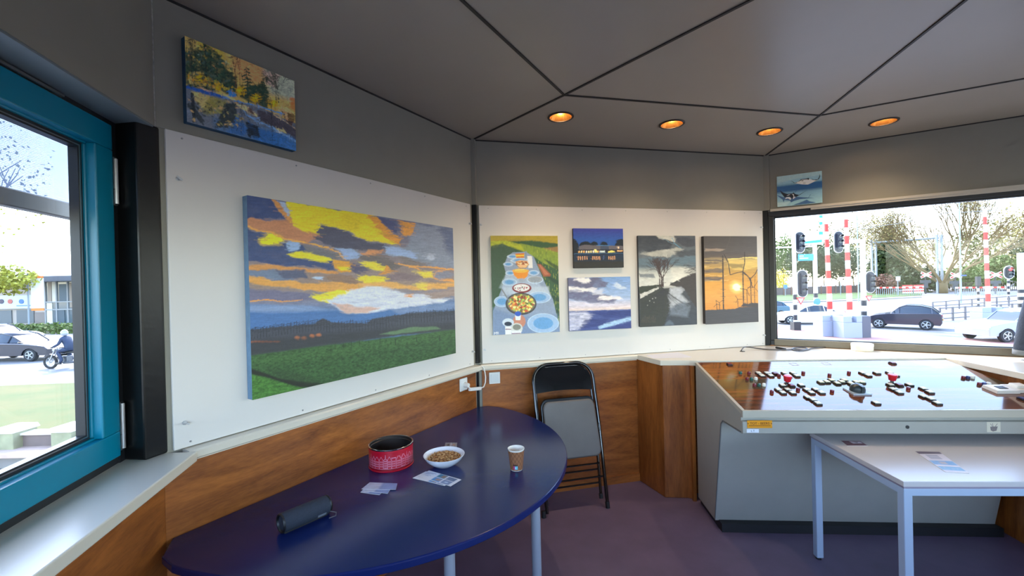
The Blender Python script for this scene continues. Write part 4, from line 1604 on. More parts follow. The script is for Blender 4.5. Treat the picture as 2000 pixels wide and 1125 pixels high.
nt.links.new(mxc.outputs[2], b.inputs['Base Color'])
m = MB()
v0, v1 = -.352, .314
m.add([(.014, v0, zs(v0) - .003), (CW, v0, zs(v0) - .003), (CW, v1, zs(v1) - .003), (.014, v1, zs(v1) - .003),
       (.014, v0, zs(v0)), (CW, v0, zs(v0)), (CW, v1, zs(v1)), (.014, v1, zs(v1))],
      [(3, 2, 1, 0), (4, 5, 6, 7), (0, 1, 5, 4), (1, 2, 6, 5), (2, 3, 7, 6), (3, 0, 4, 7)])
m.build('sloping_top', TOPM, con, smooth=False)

TILT = math.atan(.188)


def on_top(px, py):
    """(u, v) on the sloping top"""
    r = ray(px, py)
    o = Vector((CO.x, CO.y))
    # z = .828 + (v+.355)*.188, v = (p-CO).cv
    k = cv
    a = r.z - .188 * (r.x * k.x + r.y * k.y)
    c0 = .828 + .355 * .188 - .188 * (o @ k) - EYE.z
    t_ = c0 / a
    p = EYE + r * t_ - Vector((o.x, o.y, 0))
    return p.xy @ cu, p.xy @ cv


def c5(x, y):
    return on_top(1360 + x / 5.556, 690 + y / 5.556)


def c6(x, y):
    return on_top(1640 + x / 5.556, 690 + y / 5.556)


KB = mat('button_base_black', (30, 26, 30), .4)
KW = mat('button_white', (226, 228, 216), .35)
KY = mat('button_cream', (226, 222, 178), .35)
KR = mat('button_dark_red', (110, 22, 40), .35)
KN = mat('button_navy', (40, 48, 96), .35)
RT = rotm(rx=TILT)


def key(u, v, capm, w=.030, d=.032, h=.011):
    m = MB()
    m.xf = lambda p: RT @ p
    m.box((0, 0, h * .35), (w, d, h * .7), None, 0)
    m.box((0, 0, h * .8), (w - .005, d - .005, h * .5), None, 1, .9)
    return m.build('push_button', [KB, capm], con, smooth=False, loc=(u, v, zs(v)))


proto = {}


def put_key(kind, uv, capm, fn):
    if kind not in proto:
        proto[kind] = fn(uv[0], uv[1], capm)
        o = proto[kind]
    else:
        o = proto[kind].copy()
        C.objects.link(o)
        o.parent = con
        o.location = (uv[0], uv[1], zs(uv[1]))
    return o


KEYS = dict(
    W=[(5, 675, 218), (5, 712, 246), (5, 768, 218), (5, 808, 246), (5, 955, 218), (5, 1000, 246), (5, 1050, 218), (5, 1088, 246),
       (5, 935, 350), (5, 1137, 347), (5, 888, 397), (5, 937, 430), (5, 990, 397), (5, 1043, 431), (5, 1196, 397), (5, 1247, 430),
       (5, 1293, 395), (5, 1355, 428), (5, 1208, 480), (5, 1265, 508), (5, 1318, 546),
       (5, 1803, 216), (5, 1862, 242), (5, 1958, 216), (5, 1950, 541),
       (6, 540, 213), (6, 603, 241), (6, 548, 344), (6, 755, 344), (6, 577, 393), (6, 643, 427), (6, 905, 386), (6, 975, 424),
       (6, 908, 472), (6, 987, 499), (6, 1057, 544)],
    Y=[(5, 1350, 316), (5, 1415, 312), (5, 1465, 294), (5, 1528, 328), (5, 1575, 312), (5, 1604, 294), (5, 1675, 330), (5, 1735, 315), (5, 1792, 316)],
    R=[(5, 858, 222), (5, 1032, 352), (6, 645, 346), (5, 360, 120), (6, 572, 108)],
    N=[(6, 1985, 498)])
for kd, mm in (('W', KW), ('Y', KY), ('R', KR), ('N', KN)):
    for n_, x, y in KEYS[kd]:
        put_key(kd, (c5 if n_ == 5 else c6)(x, y + 6), mm, key)


def dot(u, v, mm):
    m = MB()
    m.xf = lambda p: RT @ p
    m.lathe([(.010, 0), (.010, .012), (.008, .015), (0, .016)], n=14, capt=False)
    return m.build('indicator_lamp', mm, con, loc=(u, v, zs(v)))


dots = dict(r=((110, 20, 36), [(5, 570, 224), (5, 1160, 220), (5, 897, 250), (5, 818, 430), (5, 1103, 402), (5, 1472, 423), (5, 1655, 220), (5, 550, 288), (5, 630, 356), (5, 1445, 245), (6, 1340, 272), (6, 1513, 343), (6, 745, 393)]),
            g=((30, 84, 74), [(5, 597, 290), (5, 680, 356), (5, 477, 222)]),
            w=((224, 226, 220), [(5, 645, 286), (5, 733, 354), (6, 1442, 272), (6, 1615, 343)]),
            b=((34, 48, 110), [(6, 1390, 272), (6, 1565, 343)]))
for k_, (c_, l_) in dots.items():
    mm = mat('lamp_lens_' + k_, c_, .25)
    for n_, x, y in l_:
        put_key('dot' + k_, (c5 if n_ == 5 else c6)(x, y), mm, dot)
RED = mat('emergency_red', (206, 34, 52), .3)
for u, v in (c5(985, 330), c6(565, 318)):
    m = MB()
    m.xf = lambda p: RT @ p
    m.lathe([(.016, 0), (.016, .004), (.009, .006), (.009, .020)], n=20, mi=1)
    m.lathe([(.017, .016), (.018, .022), (.022, .042), (.023, .047), (.020, .050), (0, .051)], n=24, capt=False)
    m.build('emergency_stop_button', [RED, STEEL], con, loc=(u, v, zs(v)))
u, v = c5(1745, 420)
m = MB()
m.xf = lambda p: RT @ p
m.box((0, 0, .004), (.095, .085, .008), None, 1)
m.lathe([(.036, .008), (.036, .020), (.032, .034), (.022, .044), (0, .048)], n=24, capt=False)
m.box((0, -.01, .030), (.012, .062, .034), None, 0)
m.build('rotary_selector', [mat('dark_green_grey_knob', (44, 56, 62), .35), mat('selector_plate', (176, 190, 204), .35)], con, loc=(u, v, zs(v)))
OUT = mat('pale_marking', (206, 190, 186), .4)
for x, y in ((1060, 118), (1412, 114)):
    u, v = c5(x, y)
    m = MB()
    m.xf = lambda p: RT @ p
    win_frame(m, -.02, .02, -.018, .018, 0, .001, .003)
    for i_, q in enumerate(m.v):
        m.v[i_] = (q[0], q[2] * 0 + q[1], q[2])
    mm = MB()
    mm.xf = lambda p: RT @ p
    for bx_ in ((-.022, .022, -.02, -.017), (-.022, .022, .017, .02), (-.022, -.019, -.02, .02), (.019, .022, -.02, .02)):
        mm.bx(bx_[0], bx_[1], bx_[2], bx_[3], .0002, .001)
    mm.build('marking', OUT, con, smooth=False, loc=(u, v, zs(v)))
# two white cable sockets at the right end
for (x, y, hole) in ((1745, 405, True), (1930, 398, False)):
    u, v = c6(x, y)
    m = MB()
    m.xf = lambda p: RT @ p
    m.box((0, 0, .009), (.115, .085, .018), None, 0, .94)
    if hole:
        m.box((0, 0, .0185), (.045, .034, .004), None, 1)
    else:
        m.box((.006, .006, .024), (.06, .05, .014), None, 0, .9)
    o = m.build('surface_socket', [WHITEP, BLACKP], con, smooth=False, bevel=.004, loc=(u, v, zs(v)))
    o['label'] = 'white surface mounted socket'


def text(name, body, size, matl, parent, loc, rot, ext=.0004, align='CENTER'):
    cu_ = bpy.data.curves.new(name, 'FONT')
    cu_.body = body
    cu_.size = size
    cu_.extrude = ext
    cu_.align_x = align
    cu_.align_y = 'CENTER'
    cu_.materials.append(matl)
    o = bpy.data.objects.new(name, cu_)
    C.objects.link(o)
    o.parent = parent
    o.location = loc
    o.rotation_euler = rot
    me = bpy.data.meshes.new_from_object(o)
    o2 = bpy.data.objects.new(name, me)
    C.objects.link(o2)
    o2.parent = parent
    o2.location = loc
    o2.rotation_euler = rot
    bpy.data.objects.remove(o)
    return o2


# name plate, label, keyhole and sticker on the fascia; fascia face at y = -.361
def fas(px, py):
    r = ray(px, py)
    a = r.xy @ cv
    t_ = (CO @ cv - .361) / a
    p = EYE + r * t_ - Vector((CO.x, CO.y, 0))
    return p.xy @ cu, p.z


a0, b0 = fas(1459, 821), fas(1508, 836)
YPL = mat('orange_name_plate', (226, 150, 20), .4)
pl = MB().bx(a0[0], b0[0], -.3632, -.361, b0[1], a0[1]).build('name_plate', YPL, con, smooth=False, bevel=.001)
pl['label'] = 'orange maker plate with dark lettering'
cx_, cz_ = (a0[0] + b0[0]) / 2, (a0[1] + b0[1]) / 2
INK = mat('dark_brown_ink', (96, 40, 10), .6)
text('plate_lettering', 'TOT - BEERS', (b0[0] - a0[0]) * .142, INK, pl, (cx_, -.3634, cz_ + .004), (pi / 2, 0, 0))
m = MB()
m.bx(a0[0] + .008, b0[0] - .008, -.3636, -.3632, cz_ - .0085, cz_ - .006)
for x in (a0[0] + .004, b0[0] - .004):
    m.cyl((x, -.3632, cz_ + .004), (x, -.3645, cz_ + .004), .0025, 8)
m.build('plate_fixing', INK, pl, smooth=False)
a1_, b1_ = fas(1458, 838), fas(1482, 845)
wp = MB().bx(a1_[0], b1_[0], -.3625, -.361, b1_[1], a1_[1]).build('small_label', mat('label_white', (226, 230, 240), .4), con, smooth=False, bevel=.0008)
text('label_lettering', 'L T', .014, mat('grey_ink', (80, 84, 96), .6), wp, ((a1_[0] + b1_[0]) / 2, -.3628, (a1_[1] + b1_[1]) / 2), (pi / 2, 0, 0))
a2, z2 = fas(1772, 834)
MB().cyl((a2, -.358, z2), (a2, -.3635, z2), .0085, 20).build('cam_lock', BLACKP, con)
a3, b3 = fas(1927, 824), fas(1954, 844)
st = MB().bx(a3[0], b3[0], -.3618, -.361, b3[1], a3[1]).build('sticker', mat('sticker_paper', (206, 200, 182), .6), con, smooth=False)
m = MB()
cx_, cz_ = (a3[0] + b3[0]) / 2, (a3[1] + b3[1]) / 2
m.prism([(cx_ - .016, cz_ + .002), (cx_ + .018, cz_ + .003), (cx_ + .012, cz_ - .018), (cx_ - .004, cz_ - .022), (cx_ - .014, cz_ - .016)], -.3624, -.3618, axis='y')
for a_ in ((-.02, .022, .0, .004), (-.008, .024, .002, .002), (.022, .018, .0, .003)):
    m.box((cx_ + a_[0] * .5, -.362, cz_ + .009), (.002, .0005, .02), rotm(ry=a_[0] * 30))
m.build('sticker_print', mat('sticker_grey', (120, 112, 112), .6), st, smooth=False)

# ------------------------------------------------------------------ white desk in front of the console
TZ = .674
q0 = zp(1765, 940, TZ)
q1 = zp(2000, 940, TZ)
drz = atan2(q1.y - q0.y, q1.x - q0.x)
dsk = thing('desk', 'white topped desk with square pale blue-grey legs in front of the console', 'desk', (q0.x, q0.y, 0), drz)
DD = .585
DW = 1.15
DM = mat('desk_frame_paint', (176, 192, 214), .4)
MB().bx(-.004, DW, -.004, DD, TZ - .022, TZ).build('desk_top', mat('desk_white_laminate', (206, 200, 200), .25), dsk, smooth=False, bevel=.002)
MB().bx(0, DW - .004, 0, DD - .004, TZ - .030, TZ - .022).build('top_edge', mat('desk_lilac_edge', (150, 140, 158), .5), dsk, smooth=False)
m = MB()
z0_, z1_ = TZ - .060, TZ - .030
m.bx(.03, DW - .034, .0, .026, z0_, z1_)
m.bx(.03, DW - .034, DD - .03, DD - .004, z0_, z1_)
m.bx(.0, .026, .03, DD - .034, z0_, z1_)
m.bx(DW - .03, DW - .004, .03, DD - .034, z0_, z1_)
m.build('apron', DM, dsk, smooth=False, bevel=.002)
for x in (0, DW - .038):
    for y in (0, DD - .038):
        l = MB().bx(x, x + .034, y, y + .034, .012, TZ - .030).build('leg', DM, dsk, smooth=False, bevel=.003)
        MB().cyl((x + .017, y + .017, 0), (x + .017, y + .017, .014), .014, 14).build('foot_cap', BLACKP, l)


def flyer(name, label, pts, z, style, group=None, cat='flyer', res=60, lift=0.0):
    """paper laid flat; pts are its corners (tl tr br bl) on the surface at height z"""
    P4 = [zp(x, y, z) for x, y in pts]
    c = sum(P4, Vector()) / 4
    a, b = (P4[1] - P4[0]).length, (P4[3] - P4[0]).length
    t = thing(name, label, cat, (c.x, c.y, z), 0, group)
    p = Paint(a, b, res, [(0, 0), (100, 0), (100, 100), (0, 100)])
    style(p)
    Hm = homog([(0, 0), (1, 0), (1, 1), (0, 1)], [((q - c).x, (q - c).y) for q in P4])

    def mp(U, V):
        d = Hm[2, 0] * U + Hm[2, 1] * V + 1
        X = (Hm[0, 0] * U + Hm[0, 1] * V + Hm[0, 2]) / d
        Y = (Hm[1, 0] * U + Hm[1, 1] * V + Hm[1, 2]) / d
        return np.stack([X, Y, np.full(X.shape, .0015 + lift)], -1)
    MB().prism([((q - c).x, (q - c).y) for q in P4], .0 + lift, .0011 + lift).build('paper', WHITEP, t, smooth=False)
    p.surface('printed_face', 0, 0, 0, t, rough=.35, gain=1.1, mapf=mp)
    return t


def st_flyer(p):
    p.c[:] = lin((224, 226, 236))
    for i in range(6):
        p.line((110, 120, 170), [(6, 22 + i * 9), (30 - (i % 3) * 5, 20 + i * 9)], 3, .8)
    p.poly((60, 120, 150), [(40, 4), (64, 4), (64, 46), (40, 46)], 2)
    p.poly((160, 110, 60), [(52, 10), (62, 10), (62, 40), (52, 40)], 5, .8)
    p.poly((70, 140, 200), [(40, 54), (64, 54), (64, 96), (40, 96)], 2)
    p.poly((180, 130, 90), [(48, 62), (62, 60), (62, 84), (50, 90)], 6, .8)
    p.poly((90, 110, 150), [(68, 6), (92, 6), (92, 46), (68, 46)], 2, 1, .5, 6)
    p.poly((110, 130, 175), [(68, 54), (92, 54), (92, 96), (68, 96)], 2, 1, .5, 6)
    p.ell((200, 220, 240), 80, 75, 5, 8, 3, .7)


def st_card(p):
    p.c[:] = lin((130, 150, 196))
    p.poly((206, 208, 226), [(0, 0), (46, 0), (46, 100), (0, 100)], 8, .8)
    for i in range(3):
        p.line((96, 92, 130), [(6, 20 + i * 14), (38 - (i % 2) * 9, 18 + i * 14)], 4, .8)
    p.streaks(.2, 20, 10, 3)


def st_photo(p):
    p.c[:] = lin((140, 142, 156))
    p.streaks(.6, 14, 14, 9)
    p.line((220, 220, 228), [(50, 0), (50, 100)], 4)
    p.ell((60, 60, 72), 28, 50, 10, 24, 4)
    p.ell((170, 140, 120), 74, 46, 12, 18, 4)


def st_brown(p):
    p.c[:] = lin((110, 74, 84))
    p.poly((206, 196, 206), [(36, 10), (92, 16), (92, 52), (40, 60)], 4, .9)
    p.poly((90, 64, 74), [(50, 20), (80, 24), (66, 46)], 4, .7)
    p.streaks(.3, 10, 10, 9)


def st_strip(p):
    p.c[:] = lin((214, 206, 214))
    p.poly((96, 78, 96), [(0, 0), (100, 0), (100, 9), (0, 12)], 2)
    for i in range(4):
        p.line((120, 124, 150), [(24, 17 + i * 5), (70, 17 + i * 5)], 3, .8)
    p.poly((110, 160, 206), [(2, 42), (98, 42), (98, 62), (2, 62)], 2, 1, .3, 9)
    p.poly((206, 176, 160), [(36, 46), (64, 46), (64, 58), (36, 58)], 5, .7)
    p.poly((112, 162, 200), [(2, 70), (98, 70), (98, 90), (2, 90)], 2, 1, .3, 9)


flyer('flyer', 'long white flyer with blue picture rows on the white desk', [(1787, 882), (1835, 883), (1893, 925), (1846, 922)], TZ, st_strip, res=44)
flyer('postcard', 'small brown and lilac postcard on the left of the white desk', [(1642, 861), (1680, 862), (1695, 871), (1655, 871)], TZ, st_brown, cat='card', res=40)

# ------------------------------------------------------------------ blue half-round table
BZ = .668
lo, rz = H_['B']
tcx = -.900
tb = thing('half_round_table', 'dark blue half-round table standing against the orange plywood wall', 'table',
           (lo[0] + DIR['B'].x * tcx, lo[1] + DIR['B'].y * tcx, 0), rz)
pts = [(-.935, -.008), (.96, -.008)]
RR = .955
for i in range(49):
    a = pi * i / 48
    x = RR * cos(a)
    y = -.03 - RR * sin(a) * 1.0
    if i == 0:
        continue
    pts.append((x, y))
pts[0] = (-.93, -.008)
pts = [(.885, -.008), (.938, -.055)] + [(RR * cos(pi * i / 60), -.03 - RR * sin(pi * i / 60)) for i in range(2, 58)] + [(-.940, -.10), (-.880, -.008)]
BLUE = mat('dark_blue_tabletop', (20, 36, 92), .2, spec=.42, noise=.05, scale=3, bump=.02, bscale=300)
BEDGE = mat('bright_blue_edge', (12, 40, 122), .3)
MB().prism(pts, BZ - .028, BZ).build('table_top', BLUE, tb, smooth=False, bevel=.005, seg=3)
LEGM = mat('grey_painted_tube', (150, 156, 168), .4)
legs = []
for px, py in ((1046, 1010), (878, 1100)):
    e = zp(px, py, BZ - .03)
    d = Vector((e.x, e.y)).normalized()
    p = e.xy + d * .075 - Vector((lo[0] + DIR['B'].x * tcx, lo[1] + DIR['B'].y * tcx))
    legs.append((p @ DIR['B'], -(p @ Vector((DIR['B'].y, -DIR['B'].x)))))
legs += [(-.72, -.16), (.72, -.16)]
for x, y in legs:
    l = MB().cyl((x, y, .01), (x, y, BZ - .028), .0185, 20).build('leg', LEGM, tb)
    MB().cyl((x, y, 0), (x, y, .012), .021, 20).build('foot_cap', BLACKP, l)
m = MB()
m.bx(legs[2][0], legs[3][0], -.175, -.150, BZ - .06, BZ - .028)
m.build('apron', LEGM, tb, smooth=False)

# ------------------------------------------------------------------ things on the blue table
def dirto(p, d):
    """p moved d metres away from the viewer's side, along the table"""
    v = Vector((p.x, p.y)).normalized()
    return Vector((p.x + v.x * d, p.y + v.y * d, p.z))


REDT = bpy.data.materials.new('red_tin_print')
REDT.use_nodes = True
nt = REDT.node_tree
b = nt.nodes['Principled BSDF']
b.inputs['Roughness'].default_value = .3
b.inputs['Coat Weight'].default_value = .5
a = nt.nodes.new('ShaderNodeAttribute')
a.attribute_name = 'paint'
nt.links.new(a.outputs['Color'], b.inputs['Base Color'])
p = dirto(zp(765, 923, BZ), .102)
tin = thing('biscuit_tin', 'open red round tin printed with white row houses on the blue table', 'tin', (p.x, p.y, BZ), 0)
TR, TH = .101, .100
pt = Paint(2 * pi * TR, TH, 1000, [(0, 0), (1200, 0), (1200, 100), (0, 100)])
pt.c[:] = lin((196, 18, 44))
pt.poly((150, 10, 30), [(0, 88), (1200, 88), (1200, 100), (0, 100)], 2)
r = random.Random(12)
x = 4
WL = (240, 176, 200)
while x < 1190:
    w = r.uniform(26, 44)
    top = r.uniform(30, 42)
    k = r.randrange(4)
    if k == 0:
        pt.line(WL, [(x, 86), (x, top + 8), (x + w / 2, top - 8), (x + w, top + 8), (x + w, 86)], 1.8, .9)
    elif k == 1:
        pt.line(WL, [(x, 86), (x, top + 6), (x + 6, top + 6), (x + 6, top), (x + 11, top), (x + 11, top - 6), (x + w - 11, top - 6), (x + w - 11, top), (x + w - 6, top), (x + w - 6, top + 6), (x + w, top + 6), (x + w, 86)], 1.8, .9)
    elif k == 2:
        pt.line(WL, [(x, 86), (x, top + 10), (x + w * .4, top + 6), (x + w * .5, top - 14), (x + w * .6, top + 6), (x + w, top + 10), (x + w, 86)], 1.8, .9)
    else:
        pt.line(WL, [(x, 86), (x, top), (x + w, top), (x + w, 86)], 1.8, .9)
        pt.line(WL, [(x - 2, top), (x + w + 2, top)], 3, .9)
    for yy in range(int(top + 14), 80, 11):
        n_ = int(w // 9)
        for q in range(n_):
            xx = x + 5 + q * (w - 6) / n_
            pt.poly(WL, [(xx, yy), (xx + 5, yy), (xx + 5, yy + 7), (xx, yy + 7)], 1, .65)
    pt.line(WL, [(x, 86), (x + w, 86)], 1.6, .8)
    x += w + r.uniform(2, 7)


def wrap(U, V):
    th = 2 * pi * U + 1.0
    rr = TR + .0004 + np.where(V < .1, .0012, 0)
    return np.stack([rr * np.cos(th), rr * np.sin(th), TH - .004 - V * (TH - .008)], -1)


sf = pt.surface('printed_wall', 0, 0, 0, tin, mapf=wrap, rough=.3)
sf.data.materials.clear()
sf.data.materials.append(REDT)
sf.data.polygons.foreach_set('use_smooth', [True] * len(sf.data.polygons))
TINM = mat('tin_inner_metal', (120, 112, 108), .3, metal=.9)
MB().lathe([(.0, .002), (.1, .002), (TR, .004), (TR, TH - .003), (TR + .002, TH), (TR - .001, TH + .002), (TR - .0035, TH - .001), (TR - .0035, TH - .012), (TR - .005, TH - .014), (TR - .0035, TH - .016), (TR - .004, .006), (0, .006)],
           n=64, capb=False, capt=False).build('tin_body', TINM, tin)
MB().lathe([(TR - .0036, TH - .002), (TR + .0018, TH - .001), (TR + .0022, TH + .0015), (TR, TH + .003), (TR - .003, TH + .002)], n=64, capb=False, capt=False).build('rim', CHROME, tin)
MB().lathe([(TR - .001, .0), (TR + .0022, .001), (TR + .0026, .004), (TR, .007)], n=64, capb=False, capt=False).build('base_bead', mat('tin_red', (186, 16, 40), .3), tin)
# a few treats left inside
TREAT = mat('brown_cookie', (120, 84, 56), .8, noise=.3, scale=60)
r = random.Random(3)
ck0 = None
for i in range(5):
    m = MB()
    a_, q = r.uniform(0, 6.28), r.uniform(.01, .06)
    cx_, cy_ = p.x + q * cos(a_), p.y + q * sin(a_)
    m.lathe([(.016, 0), (.018, .003), (.016, .008), (.008, .010)], n=12)
    o = m.build('cookie', TREAT, loc=(cx_, cy_, BZ + .006 + i * .0095))
    tag(o, 'small round brown cookie in the pile at the bottom of the red tin', 'cookie', 'cookies in the red tin')

# bowl of cereal-like nuts
p = dirto(zp(868, 917, BZ), .045)
bowl = thing('bowl', 'white oval-looking bowl filled with small brown snacks on the blue table', 'bowl', (p.x, p.y, BZ), 0)
BW = mat('white_glazed_bowl', (238, 240, 246), .15, coat=.4)
prof = [(.0, .0), (.035, .0), (.040, .002), (.060, .014), (.082, .032), (.094, .050), (.0955, .0535), (.0935, .0545), (.090, .050), (.078, .034), (.057, .018), (.036, .007), (.0, .006)]
MB().lathe(prof, n=64, capb=False, capt=False).build('bowl_body', BW, bowl)
NUT = [mat('snack_tan', (196, 146, 90), .6, noise=.25, scale=90), mat('snack_brown', (152, 98, 54), .6, noise=.25, scale=90), mat('snack_pale', (214, 172, 118), .6, noise=.2, scale=90)]
r = random.Random(9)
snack = MB()
snack.lathe([(.0, .012), (.04, .012), (.062, .026), (.074, .036), (.05, .040), (0, .046)], n=32, mi=1, capb=False, capt=False)
for i in range(420):
    q = sqrt(r.random()) * .074
    a_ = r.uniform(0, 6.28)
    hh = .046 - (q / .074) ** 2 * .010 + r.uniform(-.002, .003)
    rot = rotm(r.uniform(-1, 1), r.uniform(-1, 1), r.uniform(0, 6.28))
    k = [rot @ Vector((cos(u_) * .0055, sin(u_) * .0038, 0)) + Vector((q * cos(a_), q * sin(a_), hh)) for u_ in [2 * pi * j / 7 for j in range(6)]]
    snack.tube(k, .0023, 5, r.randrange(3), caps=True)
o = snack.build('snack_mix', NUT, loc=(p.x, p.y, BZ))
stuff(o, 'heap of small brown crunchy snacks in the white bowl', 'snacks')

# paper cup
p = dirto(zp(1009, 921, BZ), .028)
cup = thing('paper_cup', 'brown paper coffee cup with a lattice print standing on the blue table', 'cup', (p.x, p.y, BZ), 0)
CR0, CR1, CH = .027, .037, .094
pc = Paint(2 * pi * .033, CH, 220, [(0, 0), (200, 0), (200, 90), (0, 90)])
pc.c[:] = lin((160, 108, 74))
for i in range(-3, 14):
    pc.line((84, 44, 28), [(i * 16.67, 0), (i * 16.67 + 55, 90)], 1.6, .8)
    pc.line((84, 44, 28), [(i * 16.67, 90), (i * 16.67 + 55, 0)], 1.6, .8)
# the direction facing the window side of the table is u = .62
f0 = 136
pc.poly((60, 44, 40), [(f0 - 2, 64), (f0, 56), (f0 + 5, 62), (f0 + 8, 54), (f0 + 12, 62), (f0 + 18, 58), (f0 + 19, 66), (f0 - 2, 68)], 2)
pc.poly((206, 60, 120), [(f0 - 2, 67), (f0 + 6, 67), (f0 + 6, 84), (f0 - 2, 84)], 1)
pc.poly((110, 200, 220), [(f0 + 6, 67), (f0 + 20, 67), (f0 + 20, 84), (f0 + 6, 84)], 1)
pc.poly((240, 240, 240), [(f0 + 8, 72), (f0 + 12, 72), (f0 + 12, 80), (f0 + 8, 80)], 1)


def wrapc(U, V):
    th = 2 * pi * U
    rr = CR1 - .0008 + (CR0 - CR1) * V + .0014
    return np.stack([rr * np.cos(th), rr * np.sin(th), CH - .006 - V * (CH - .008)], -1)


sf = pc.surface('printed_wall', 0, 0, 0, cup, mapf=wrapc)
sf.data.polygons.foreach_set('use_smooth', [True] * len(sf.data.polygons))
PAPW = mat('cup_paper_white', (240, 236, 226), .5)
MB().lathe([(.0, .004), (CR0 - .002, .004), (CR0 - .001, .0), (CR0, .0), (CR1 - .0012, CH - .004), (CR1 + .0012, CH - .002), (CR1 + .0012, CH + .001), (CR1 - .001, CH + .001), (CR1 - .0025, CH - .003), (CR0 - .001, .006), (0, .006)],
           n=40, capb=False, capt=False).build('cup_body', PAPW, cup)
MB().lathe([(0, CH - .028), (CR1 - .0055, CH - .028)], n=32, capb=False, capt=False).build('coffee', mat('milky_coffee', (176, 142, 104), .3), cup)

# speaker
a_, b_ = zp(556, 1043, BZ), zp(640, 1006, BZ)
ax = (b_ - a_).normalized()
side = Vector((-ax.y, ax.x, 0))
Ls, rs = (b_ - a_).length + .02, .033
c = (a_ + b_) / 2 + side * .012
sp = thing('portable_speaker', 'dark cylindrical portable speaker lying on the blue table', 'speaker', (c.x, c.y, BZ), atan2(ax.y, ax.x))
FAB = mat('charcoal_blue_fabric', (44, 52, 66), .8, noise=.2, scale=300, bump=.3, bscale=600)
RY = rotm(ry=pi / 2)
hl = Ls / 2
MB().lathe([(rs - .002, -hl + .006), (rs, -hl + .014), (rs, hl - .014), (rs - .002, hl - .006)], c=(0, 0, rs + .002), rot=RY, n=40).build('fabric_body', FAB, sp)
for sgn in (-1, 1):
    z_ = [(rs - .002, hl - .008), (rs, hl - .004), (rs - .002, hl), (rs - .006, hl), (rs - .009, hl - .006), (0, hl - .007)]
    MB().lathe([(a, sgn * b) for a, b in z_], c=(0, 0, rs + .002), rot=RY, n=40, capb=False, capt=False).build('end_cap', BLACKP, sp)
MB().bx(-hl + .01, hl - .01, -.012, .012, 0, .006).build('foot_rail', RUBBER, sp, smooth=False)
m = MB()
m.box((hl * .55, -rs * .86, rs * .55), (.03, .004, .008), rotm(rx=.5))
m.build('logo_tab', mat('grey_print', (120, 124, 134), .5), sp, smooth=False)
m = MB()
m.tube([(hl - .01, -.03, .02), (hl + .012, -.034, .008), (hl + .004, -.046, .003), (hl - .02, -.042, .003)], .0016, 6)
m.build('cord_loop', mat('cord_grey', (90, 94, 110), .6), sp)

# cards and flyers
flyer('flyer', 'white folded flyer with small blue pictures beside the bowl, on top', [(838, 920), (901, 938), (880, 951), (817, 931)], BZ, st_flyer, 'flyers by the bowl', lift=.0016, res=60)
flyer('flyer', 'white flyer peeking out under the picture flyer beside the bowl', [(832, 921), (890, 940), (868, 949), (806, 934)], BZ, st_flyer, 'flyers by the bowl', res=30)
for i, (l_, q) in enumerate((('bluish card, lowest of the fanned cards near the speaker', [(718, 947), (758, 950), (741, 967), (704, 962)]),
                             ('bluish card in the middle of the fan near the speaker', [(726, 946), (768, 948), (757, 965), (712, 960)]),
                             ('bluish card on top of the fan near the speaker', [(722, 944), (776, 946), (773, 958), (706, 957)]))):
    flyer('postcard', l_, q, BZ, st_card, 'fanned cards', 'card', 30, lift=i * .0014)
flyer('postcard', 'small grey picture card lying behind the bowl', [(870, 865), (893, 865), (892, 874), (868, 874)], BZ, st_photo, None, 'card', 30)

# ------------------------------------------------------------------ folding chair leaning on the back wall
lo, rz = H_['C']
cs = .590
ch = thing('folding_chair', 'black folding chair with grey padded seat, folded flat against the back wall', 'chair',
           (lo[0] + DIR['C'].x * cs - (-.315) * -DIR['C'].y * 0, lo[1] + DIR['C'].y * cs, 0), rz)
AL = math.asin(.250 / .955)
GB = mat('glossy_black_enamel', (14, 15, 18), .1, coat=.8)
PAD = mat('grey_vinyl_pad', (104, 100, 96), .42, noise=.04, scale=12, bump=.05, bscale=200)


def lean(p):
    # x across, y toward the room (+), z up the chair
    h_ = p.z
    yy = -.315 + h_ * sin(AL) - p.y * cos(AL)
    return Vector((p.x, yy, h_ * cos(AL) - p.y * sin(AL) * -1))


def part(m, name, mt, **k):
    m2 = MB()
    m2.v = [tuple(lean(Vector(q))) for q in m.v]
    m2.f, m2.mi = m.f, m.mi
    return m2.build(name, mt, ch, **k)


def arch(x0, x1, zt, r, z0, y=0, flare=0):
    pts = [(x0 - flare, y, z0), (x0, y, z0 + (zt - r - z0) * .6), (x0, y, zt - r)]
    for i in range(1, 9):
        a = pi - pi / 2 * i / 8
        pts.append((x0 + r + r * cos(a), y, zt - r + r * sin(a)))
    for i in range(0, 9):
        a = pi / 2 - pi / 2 * i / 8
        pts.append((x1 - r + r * cos(a), y, zt - r + r * sin(a)))
    pts += [(x1, y, z0 + (zt - r - z0) * .6), (x1 + flare, y, z0)]
    return pts


